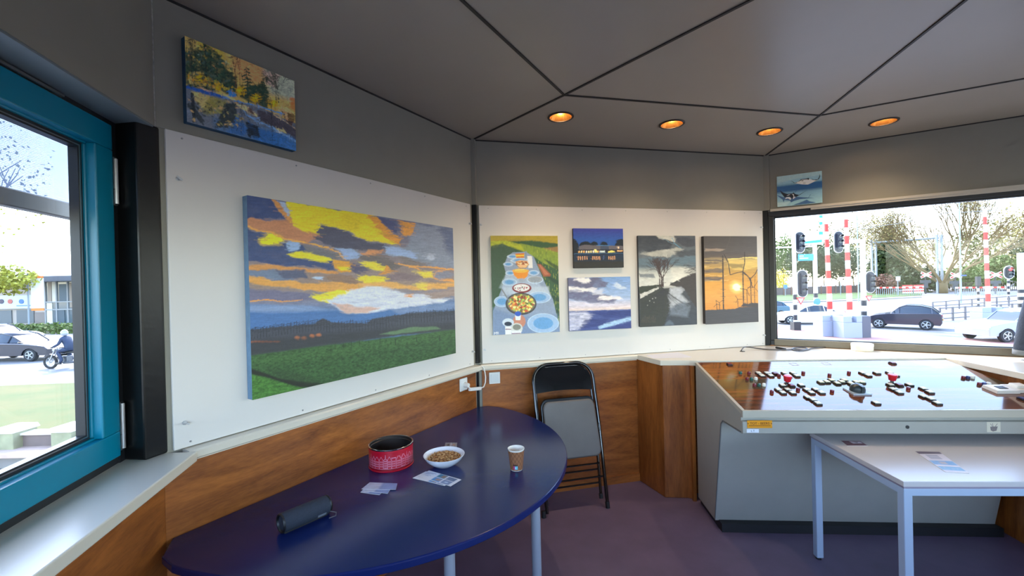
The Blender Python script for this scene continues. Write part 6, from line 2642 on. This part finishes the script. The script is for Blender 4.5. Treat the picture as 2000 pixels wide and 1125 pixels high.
# crossing signs
for px, py, yb, lab in ((1808, 537, 574, 'red and white crossbuck sign left of the big tree trunk'), (1866, 538, 574, 'red and white crossbuck sign beside the lamp post'),
                        (1944, 537, 574, 'red and white crossbuck sign behind the right barrier')):
    p = G(px, yb)
    t = thing('railway_crossing_sign', lab, 'crossing sign', p, 0, 'railway crossing signs')
    z = hat(px, py, p) - GZ
    MB().cyl((0, 0, 0), (0, 0, z), .1, 8).build('post', BPOLE, t)
    for sgn in (-1, 1):
        m = MB()
        rt = rotm(ry=sgn * .42)
        m.box((0, -.16 - .03 * sgn, z), (2.1, .05, .42), rt, 0)
        for e in (-1, 1):
            m.box(Vector((0, -.20 - .03 * sgn, z)) + rt @ Vector((e * .78, 0, 0)), (.5, .05, .26), rt, 1)
        m.build('cross_board', [WHB, REDP], t, smooth=False)
    m = MB()
    m.bx(-.9, .9, -.12, .12, z - 1.5, z - .95)
    m.bx(-.35, .35, -.14, .12, z - 2.4, z - 1.5)
    m.build('flashing_light_box', mat('dark_light_box', (54, 58, 62), .6), t, smooth=False)

# level crossing gates, lowered
for (xa, xb, y, lab) in ((1712, 1802, 562, 'lowered red and white crossing gate left of the lamp post'), (1866, 1962, 562, 'lowered red and white crossing gate right of the lamp post')):
    A_, B_ = G(xa, 577), G(xb, 577)
    t = thing('crossing_gate', lab, 'gate', A_)
    z = hat(xa, y, A_) - GZ
    d = B_ - A_
    m = MB()
    n = 14
    for i in range(n):
        a = d * (i / n)
        b2 = d * ((i + 1) / n)
        m.box(((a.x + b2.x) / 2, (a.y + b2.y) / 2, z), ((b2 - a).length, .12, .26), rotm(rz=atan2(d.y, d.x)), i % 2)
    m.build('gate_arm', [WHB, REDP], t, smooth=False)
    m = MB()
    for i in range(22):
        a = d * (i / 22)
        m.box((a.x, a.y, z * .5), (.06, .04, z))
    m.build('gate_skirt', GALV, t, smooth=False)
t_ = G(1762, 577)
t = thing('warning_panel', 'pair of red and white striped panels by the crossing', 'panel', t_)
for k in (0, 1):
    x0 = k * 1.95
    m = MB()
    for j in range(6):
        m.bx(x0 + .1, x0 + 1.8, -.05, .05, .35 + j * .24, .35 + (j + 1) * .24, j % 2)
    m.build('striped_panel', [WHB, REDP], t, smooth=False)

# fences
p = G(1500, 578)
t = thing('wooden_fence', 'dark fence beyond the grass at the left of the right window', 'fence', p)
q = G(1700, 571)
d = q - p
m = MB()
m.box((d.x / 2, d.y / 2, .85), (d.length, .08, 1.5), rotm(rz=atan2(d.y, d.x)))
m.build('fence_board', mat('dark_fence_wood', (96, 84, 84), .85, noise=.3, scale=2), t, smooth=False)
m = MB()
for i in range(15):
    m.box((d.x * i / 14, d.y * i / 14 - .08, .9), (.16, .14, 1.8))
m.build('fence_post', mat('fence_post_brown', (128, 96, 80), .85), t, smooth=False)
p = G(1700, 573)
q = G(2050, 566)
t = thing('mesh_fence', 'thin dark fence in front of the trees behind the crossing', 'fence', p)
d = q - p
m = MB()
for i in range(90):
    m.box((d.x * i / 90, d.y * i / 90, .9), (.08, .04, 1.8))
m.box((d.x / 2, d.y / 2, 1.75), (d.length, .05, .08), rotm(rz=atan2(d.y, d.x)))
m.box((d.x / 2, d.y / 2, .2), (d.length, .05, .08), rotm(rz=atan2(d.y, d.x)))
m.build('fence_mesh', mat('fence_brown', (110, 92, 80), .8), t, smooth=False)
# bridge railing near the dark car
RAIL = mat('railing_paint', (92, 88, 90), .6)
A_, B_ = G(1836, 628), G(2060, 612)
t = thing('railing', 'dark steel railing behind the dark car and the right barrier', 'railing', A_)
d = B_ - A_
m = MB()
for z in (.95, .55, .2):
    m.cyl((0, 0, z), (d.x, d.y, z), .035, 8)
m.build('rail', RAIL, t)
for i in range(11):
    a = d * (i / 10)
    MB().box((a.x, a.y, .5), (.09, .09, 1.0)).build('railing_post', RAIL, t, smooth=False)
A_, B_ = G(1822, 606), G(2060, 594)
t = thing('railing', 'farther dark steel railing sloping behind the near one', 'railing', A_)
d = B_ - A_
m = MB()
for z in (.95, .5):
    m.cyl((0, 0, z * .8), (d.x, d.y, z * 1.25), .04, 8)
m.build('rail', RAIL, t)
for i in range(11):
    a = d * (i / 10)
    h_ = .8 + .45 * i / 10
    MB().box((a.x, a.y, h_ / 2), (.09, .09, h_)).build('railing_post', RAIL, t, smooth=False)
# small signs near the grass
for px, py, yt, lab, c_ in ((1534, 578, 560, 'small blue round sign on a thin post left of the signal posts', (70, 120, 200)), (1642, 577, 545, 'small white square sign on a thin post between the barriers', (200, 204, 206)),
                            (1754, 577, 544, 'small white square sign on a thin post at the overhead line portal', (200, 204, 206))):
    p = G(px, py)
    t = thing('road_sign', lab, 'sign', p)
    z = hat(px, yt, p) - GZ
    MB().cyl((0, 0, 0), (0, 0, z), .05, 8).build('post', GALV, t)
    MB().box((0, -.08, z), (.75, .04, .75)).build('sign_plate', mat('plate_%d_%d_%d' % c_, c_, .5), t, smooth=False, bevel=.1 if c_[2] == 200 else 0)
# tall thin grey mast between barriers
p = G(1677, 590)
t = thing('mast', 'thin grey mast behind the signal portal', 'mast', p)
MB().cyl((0, 0, 0), (0, 0, hat(1677, 420, p) - GZ), .07, 8).build('pole', GALV, t)

# ------------------------------------------------------------------ vehicles
TYRE = mat('tyre_rubber', (34, 34, 36), .8)
ALLOY = mat('silver_wheel', (170, 174, 180), .35, metal=.6)
CARG = mat('car_glass', (40, 48, 58), .08, spec=.8)


def car(label, pos, rz, paint, L=4.2, H=1.5, style='hatch', plate=True, plate_col=(230, 160, 30)):
    """built nose toward -x, wheels on the ground"""
    t = thing('car', label, 'car', pos, rz)
    k = L / 4.2
    hk = H / 1.5
    if style == 'hatch':
        roof = [(-.62, .98), (-.15, 1.36), (.25, 1.48), (.95, 1.46), (1.55, 1.33), (1.93, 1.02)]
        body = [(-2.08, .30), (-2.10, .62), (-1.98, .76), (-1.5, .88), (-.75, .98), (.4, 1.0), (1.4, 1.03), (1.95, 1.02), (2.08, .9), (2.10, .45), (2.0, .28)]
    else:
        roof = [(-.75, .92), (-.2, 1.30), (.25, 1.42), (.8, 1.40), (1.35, 1.12), (1.6, .97)]
        body = [(-2.1, .30), (-2.12, .60), (-1.95, .74), (-1.3, .86), (-.75, .92), (.5, .95), (1.5, .97), (2.05, .92), (2.12, .75), (2.12, .42), (2.0, .28)]
    wx = (-1.32, 1.28)

    def arch_cut(pts):
        out = list(pts)
        for x in reversed(wx):
            pass
        for x in reversed(wx):
            out += [(x + .38 * cos(a), .30 + .38 * sin(a)) for a in [pi * i / 8 for i in range(9)]]
        return out
    poly = arch_cut(body)
    m = MB()
    n = len(poly)
    secs = [(-.90, .96), (-.86, 1), (0, 1.0), (.86, 1), (.90, .96)]
    vs = []
    for y, s_ in secs:
        for x, z in poly:
            vs.append((x * k * (.985 if s_ < 1 else 1), y * (1 if abs(x) < 1.6 else .93), (.3 + (z - .3) * s_) * hk))
    fs = []
    for a in range(len(secs) - 1):
        for i in range(n):
            j = (i + 1) % n
            fs.append((a * n + i, a * n + j, (a + 1) * n + j, (a + 1) * n + i))
    fs.append(tuple(range(n)))
    fs.append(tuple((len(secs) - 1) * n + i for i in reversed(range(n))))
    m.add(vs, fs)
    m.build('body', paint, t, angle=30)
    # greenhouse: roof skin plus dark glass below
    m = MB()
    nr = len(roof)
    for side in (0,):
        vs = []
        for y, s_ in ((-.80, 0), (-.62, 1), (.62, 1), (.80, 0)):
            for x, z in roof:
                zz = z if s_ else min(z, .97)
                xx = x if s_ else x * 1.02
                if s_ == 0:
                    zz = .95
                vs.append((xx * k, y, zz * hk))
        fs = []
        for a in range(3):
            for i in range(nr - 1):
                fs.append((a * nr + i, (a + 1) * nr + i, (a + 1) * nr + i + 1, a * nr + i + 1))
        m.add(vs, fs)
    m.build('window_glass', CARG, t, angle=30)
    m = MB()
    vs, fs = [], []
    r2 = roof[1:-1] if style == 'hatch' else roof[1:-2]
    for y in (-.64, .64):
        for x, z in r2:
            vs.append((x * k, y, (z + .012) * hk))
    q = len(r2)
    fs = [(i, i + 1, q + i + 1, q + i) for i in range(q - 1)]
    m.add(vs, fs)
    for y, y2 in ((-.63, -.81), (.63, .81)):
        for i in ((0, 1, 4, 5) if style == 'hatch' else (0, 1, 3, 5)):
            x, z = roof[i]
            xb = x * 1.0 if i else x
            bx_ = (x - .35 if i < 2 else x + .2) if i in (0,) else x
            m.tube([(x * k, y, z * hk), ((x + (.0 if i in (1,) else .05)) * k, y2, .97 * hk)], .03, 6)
        m.tube([(roof[i][0] * k, y, (roof[i][1] + .005) * hk) for i in range(nr)], .028, 6)
    rf = m.build('roof', paint, t, angle=30)
    sm = rf.modifiers.new('s', 'SOLIDIFY')
    sm.thickness = .01
    for x in wx:
        for s_ in (-1, 1):
            m = MB()
            m.lathe([(.2, -.1), (.30, -.1), (.325, -.07), (.325, .07), (.30, .1), (.2, .1)], c=(x * k, s_ * .80, .325), rot=rotm(rx=pi / 2), n=28)
            w = m.build('wheel', TYRE, t)
            m = MB()
            m.lathe([(.20, .0), (.215, .102), (.20, .106), (.19, .07), (.05, .075), (.045, .1), (0, .1)], c=(x * k, s_ * .80, .325), rot=rotm(rx=s_ * -pi / 2 if False else (pi / 2 if s_ < 0 else -pi / 2)), n=28, capb=False, capt=False)
            for j in range(5):
                a = 2 * pi * j / 5
                m.box((x * k + cos(a) * .11, s_ * .9, .325 + sin(a) * .11), (.19, .02, .05), rotm(ry=-a))
            m.build('wheel_rim', ALLOY, w)
    MB().bx(1.98 * k, 2.11 * k, -.78, -.52, .80 * hk, .95 * hk).build('tail_light', mat('tail_red', (150, 20, 30), .3), t, smooth=False, bevel=.02)
    MB().bx(-2.09 * k, -1.94 * k, -.78, -.5, .62 * hk, .72 * hk).build('headlight', mat('headlight_glass', (210, 214, 220), .15), t, smooth=False, bevel=.02)
    if plate:
        MB().bx(2.10 * k, 2.125 * k, -.27, .27, .56, .67).build('number_plate', mat('plate_yellow', plate_col, .5), t, smooth=False)
    return t


PD = mat('dark_blue_grey_car_paint', (34, 38, 52), .25, metal=.3, coat=1)
PW = mat('white_car_paint', (226, 228, 230), .3, coat=1)
PS = mat('silver_blue_car_paint', (150, 160, 176), .3, metal=.4, coat=1)
PK = mat('black_car_paint', (44, 44, 52), .25, metal=.3, coat=1)
PT = mat('teal_car_paint', (60, 96, 116), .3, metal=.3, coat=1)

a_, b_ = G(1716, 641), G(1809, 645)
d = b_ - a_
c = (a_ + b_) / 2
n_ = Vector((-d.y, d.x, 0)).normalized()
car('dark blue grey hatchback driving left on the road outside the right window', c + n_ * .85 + d.normalized() * .02, atan2(d.y, d.x), PD, d.length / 2.6 * 4.2, 1.5)
a_, b_ = G(1545, 634), G(1645, 634)
d = b_ - a_
car('white car half hidden behind the signal posts and the left barrier cabinet', (a_ + b_) / 2 + Vector((0, 1.0, 0)), atan2(d.y, d.x), PW, 4.3, 1.45, 'sedan')
c = G(1497, 622)
car('dark teal car cut off by the left edge of the right window', c + Vector((0, .9, 0)), 0, PT, 4.2, 1.5)
c = G(1966, 669)
car('silver blue car at the lower right of the window, mostly beside the jacket', c + Vector((1.30, .8, 0)), 0, PS, 4.3, 1.55)
c = G(8, 707)
car('black car on the street behind the motorcycles', c + Vector((0, .8, 0)), pi, PK, 4.5, 1.52, 'sedan')
c = G(-120, 690)
car('dark blue grey car far left on the street, before the shop', c + Vector((0, 3.2, 0)), pi, PD, 4.4, 1.5)

# motorcycles with riders
JACK = mat('rider_dark_blue_suit', (44, 54, 78), .8)
HELM = mat('rider_helmet', (150, 154, 164), .25, coat=1)


def skin_figure(name, joints, edges, radii, matl, parent):
    me = bpy.data.meshes.new(name)
    me.from_pydata(joints, edges, [])
    o = bpy.data.objects.new(name, me)
    C.objects.link(o)
    o.parent = parent
    me.materials.append(matl)
    s = o.modifiers.new('skin', 'SKIN')
    s.use_smooth_shade = True
    for v, r_ in zip(me.skin_vertices[0].data, radii):
        v.radius = (r_, r_)
    me.skin_vertices[0].data[0].use_root = True
    o.modifiers.new('sub', 'SUBSURF').levels = 1
    return o


def motorbike(label, plabel, pos, rz):
    t = thing('motorcycle', label, 'motorcycle', pos, rz)
    for x in (-.72, .72):
        m = MB()
        pts = [(x + .27 * cos(a), 0, .31 + .27 * sin(a)) for a in [2 * pi * i / 24 for i in range(24)]]
        m.tube(pts, .055, 8, closed=True)
        w = m.build('wheel', TYRE, t)
        m = MB()
        m.tube([(x + .22 * cos(a), 0, .31 + .22 * sin(a)) for a in [2 * pi * i / 24 for i in range(24)]], .014, 6, closed=True)
        for j in range(6):
            a = 2 * pi * j / 6
            m.cyl((x, 0, .31), (x + .22 * cos(a), 0, .31 + .22 * sin(a)), .012, 6)
        m.cyl((x, -.06, .31), (x, .06, .31), .04, 10)
        m.build('wheel_rim', ALLOY, w)
    m = MB()
    for y in (-.07, .07):
        m.cyl((-.72, y, .31), (-.42, y, .92), .024, 8)
    m.build('front_fork', ALLOY, t)
    m = MB()
    m.ball((-.12, 0, .80), (.27, .14, .13), 14, 8)
    m.build('fuel_tank', PK, t)
    m = MB()
    m.box((-.02, 0, .42), (.42, .26, .32), None, 0, .9)
    m.cyl((.0, -.12, .28), (.75, -.17, .32), .05, 10)
    m.build('engine', mat('engine_grey', (96, 98, 104), .4, metal=.7), t, smooth=False, bevel=.02)
    m = MB()
    m.prism([(.05, .78), (.5, .80), (.85, .90), (.82, .80), (.45, .70), (.08, .70)], -.11, .11, axis='y')
    m.build('seat', BLACKP, t, smooth=False, bevel=.02)
    m = MB()
    m.tube([(-.30, -.34, .98), (-.36, -.18, 1.0), (-.40, 0, .96), (-.36, .18, 1.0), (-.30, .34, .98)], .014, 8)
    m.build('handlebar', ALLOY, t)
    m = MB()
    m.lathe([(.0, -.1), (.07, -.06), (.095, 0), (.095, .02)], c=(-.52, 0, .86), rot=rotm(ry=-pi / 2), n=16)
    m.build('headlight', ALLOY, t)
    m = MB()
    m.prism([(-1.0, .52), (-.9, .66), (-.72, .68), (-.5, .60), (-.72, .64), (-.88, .60)], -.05, .05, axis='y')
    m.build('mudguard', PK, t, smooth=False)
    # rider: pelvis first
    r_ = thing('person', plabel, 'person', pos, rz)
    J = [(.22, 0, .92), (.14, 0, 1.15), (.02, 0, 1.38), (-.02, 0, 1.50),
         (.0, -.19, 1.36), (-.06, -.27, 1.13), (-.29, -.31, 1.01), (.0, .19, 1.36), (-.06, .27, 1.13), (-.29, .31, 1.01),
         (.14, -.13, .90), (-.16, -.22, .80), (.04, -.23, .40), (-.06, -.24, .30), (.14, .13, .90), (-.16, .22, .80), (.04, .23, .40), (-.06, .24, .30)]
    Eg = [(0, 1), (1, 2), (2, 3), (2, 4), (4, 5), (5, 6), (2, 7), (7, 8), (8, 9), (0, 10), (10, 11), (11, 12), (12, 13), (0, 14), (14, 15), (15, 16), (16, 17)]
    rd = [.15, .155, .15, .07, .08, .06, .05, .08, .06, .05, .11, .085, .06, .05, .11, .085, .06, .05]
    skin_figure('body', J, Eg, rd, JACK, r_)
    m = MB()
    m.ball((-.05, 0, 1.63), (.145, .125, .15), 16, 10)
    m.build('helmet', HELM, r_)
    m = MB()
    m.ball((-.085, 0, 1.62), (.125, .105, .07), 14, 8)
    m.build('visor', CARG, r_)
    for s_ in (-1, 1):
        m = MB()
        m.ball((-.31, .31 * s_, 1.005), (.05, .045, .035), 10, 6)
        for f in range(4):
            m.tube([(-.33, s_ * (.28 + f * .02), 1.015), (-.355, s_ * (.28 + f * .02), 1.0), (-.345, s_ * (.28 + f * .02), .975)], .010, 5)
        m.tube([(-.30, s_ * .27, 1.0), (-.325, s_ * .262, .985)], .011, 5)
        m.build('glove', BLACKP, r_)
        m = MB()
        m.box((-.12, .24 * s_, .27), (.27, .09, .09), None, 0, .8)
        m.build('boot', BLACKP, r_, smooth=False, bevel=.02)


p = G(121, 721)
motorbike('black motorcycle with spoked front wheel waiting on the street beyond the lawn', 'rider in dark blue suit and grey helmet on the nearer motorcycle', p + Vector((0, .2, 0)), .0)
p = G(152, 717)
motorbike('second motorcycle just right of the nearer one, mostly behind the window sash', 'second rider behind the nearer motorcyclist, at the sash edge', p + Vector((.1, 1.5, 0)), .0)

# ------------------------------------------------------------------ shop building beyond the street
Yb = 47.0
o0 = atY(60, 640, Yb)
bd = thing('shop_building', 'wide shop building with sloping pale roof, glass front and blue white sign band', 'building', (o0.x, Yb, GZ))


def bp(px, py, Y=Yb):
    q = atY(px, py, Y)
    return q.x - o0.x, q.z - GZ


WALLB = mat('building_beige', (176, 164, 156), .8, noise=.05, scale=.4)
GLZ = mat('shop_glass', (92, 104, 112), .1, spec=.8)
x0, _ = bp(-260, 600)
x1, _ = bp(84, 600)
x2, _ = bp(340, 600)
zt = bp(60, 512)[1]
ze = bp(60, 545)[1]
MB().bx(x0, x2, .6, 12, 0, ze).build('wall', WALLB, bd, smooth=False)
m = MB()
m.prism([(-1.6, ze - .15), (-1.6, ze + .15), (7, zt + .35), (13, ze + .3), (13, ze - .15)], x0 - .5, x2 + 1, axis='x')
m.build('roof', mat('pale_grey_roof', (176, 180, 184), .6, noise=.05, scale=.5), bd, smooth=False)
m = MB()
m.bx(x0 - .5, x2 + 1, -1.75, -1.6, ze - .35, ze + .2)
m.build('fascia_board', mat('dark_fascia', (88, 90, 98), .6), bd, smooth=False)
za, zb_ = bp(30, 603)[1], bp(30, 577)[1]
xs = bp(58, 590)[0]
sgn = MB().bx(x0, xs, .25, .6, za, zb_).build('sign_band', mat('sign_band_blue_white', (190, 204, 230), .5), bd, smooth=False)
for i, (px, c_) in enumerate(((-60, (190, 60, 50)), (-2, (70, 60, 80)), (15, (180, 90, 80)), (37, (70, 110, 180)))):
    q = bp(px, 589)
    m = MB()
    m.cyl((q[0], .25, q[1]), (q[0], .2, q[1]), .26 + .06 * (i == 0), 20)
    m.build('round_emblem', mat('emblem_%d' % i, c_, .5), sgn, smooth=False)
m = MB()
q = bp(42, 596)
m.bx(q[0] - .8, q[0] + .7, .2, .25, q[1] - .12, q[1])
m.build('sign_lettering', mat('lettering_blue', (110, 140, 200), .5), sgn, smooth=False)
zt1, zb1 = bp(30, 606)[1], .45
for px0, px1 in ((-200, -120), (-112, -36), (-28, 12), (22, 56)):
    a_, b_ = bp(px0, 620)[0], bp(px1, 620)[0]
    f = MB().bx(a_, b_, .50, .62, zb1, zt1).build('window', mat('shutter_dark', (96, 100, 104), .5), bd, smooth=False)
a_, b_ = bp(56, 620)[0], bp(80, 620)[0]
MB().bx(a_ + .2, b_, .4, .62, zb1, zt1 - .3).build('door', mat('door_brown', (128, 116, 112), .6), bd, smooth=False)
xg0, xg1 = bp(86, 600)[0], bp(300, 600)[0]
gl = MB().bx(xg0, xg1, .2, .6, .2, ze - .2).build('glass_front', GLZ, bd, smooth=False)
m = MB()
for px in range(86, 300, 22):
    q = bp(px, 600)[0]
    m.bx(q - .06, q + .06, .1, .24, .2, ze - .2)
for z in (.2, bp(100, 605)[1], bp(100, 590)[1], ze - .3):
    m.bx(xg0, xg1, .08, .24, z - .06, z + .06)
m.build('mullions', mat('mullion_grey', (150, 152, 156), .5), gl, smooth=False)
m = MB()
for px0, px1, py0, py1, k in ((90, 98, 550, 592, 1), (98, 108, 548, 590, 0), (112, 128, 555, 590, 2), (88, 100, 592, 632, 0), (132, 146, 552, 600, 1), (104, 124, 606, 634, 2)):
    a_, b_ = bp(px0, py0), bp(px1, py1)
    m.bx(a_[0], b_[0], .14, .2, b_[1], a_[1], k)
m.build('window_display', [mat('display_cream', (206, 200, 188), .6), mat('display_taupe', (150, 136, 124), .6), mat('display_dark', (70, 84, 96), .5)], gl, smooth=False)

# banner on its pole
p = G(57, 646)
t = thing('banner_flag', 'white vertical banner with orange ends on a pale pole before the shop', 'flag', p)
zt = hat(57, 536, p) - GZ
MB().cyl((0, 0, 0), (0, 0, zt + .1), .07, 8).build('pole', GALV, t)
a_ = rel(60, 540, p)
b_ = rel(87, 606, p)
m = MB()
m.bx(a_[0], b_[0], -.03, .0, b_[2], a_[2], 0)
m.bx(a_[0], b_[0], -.035, .005, b_[2] - .02, b_[2] + .22, 1)
m.bx(a_[0], b_[0], -.035, .005, a_[2] - .18, a_[2] + .02, 1)
m.build('banner_cloth', [mat('banner_white', (238, 238, 240), .7), mat('banner_orange', (240, 130, 60), .7)], t, smooth=False)
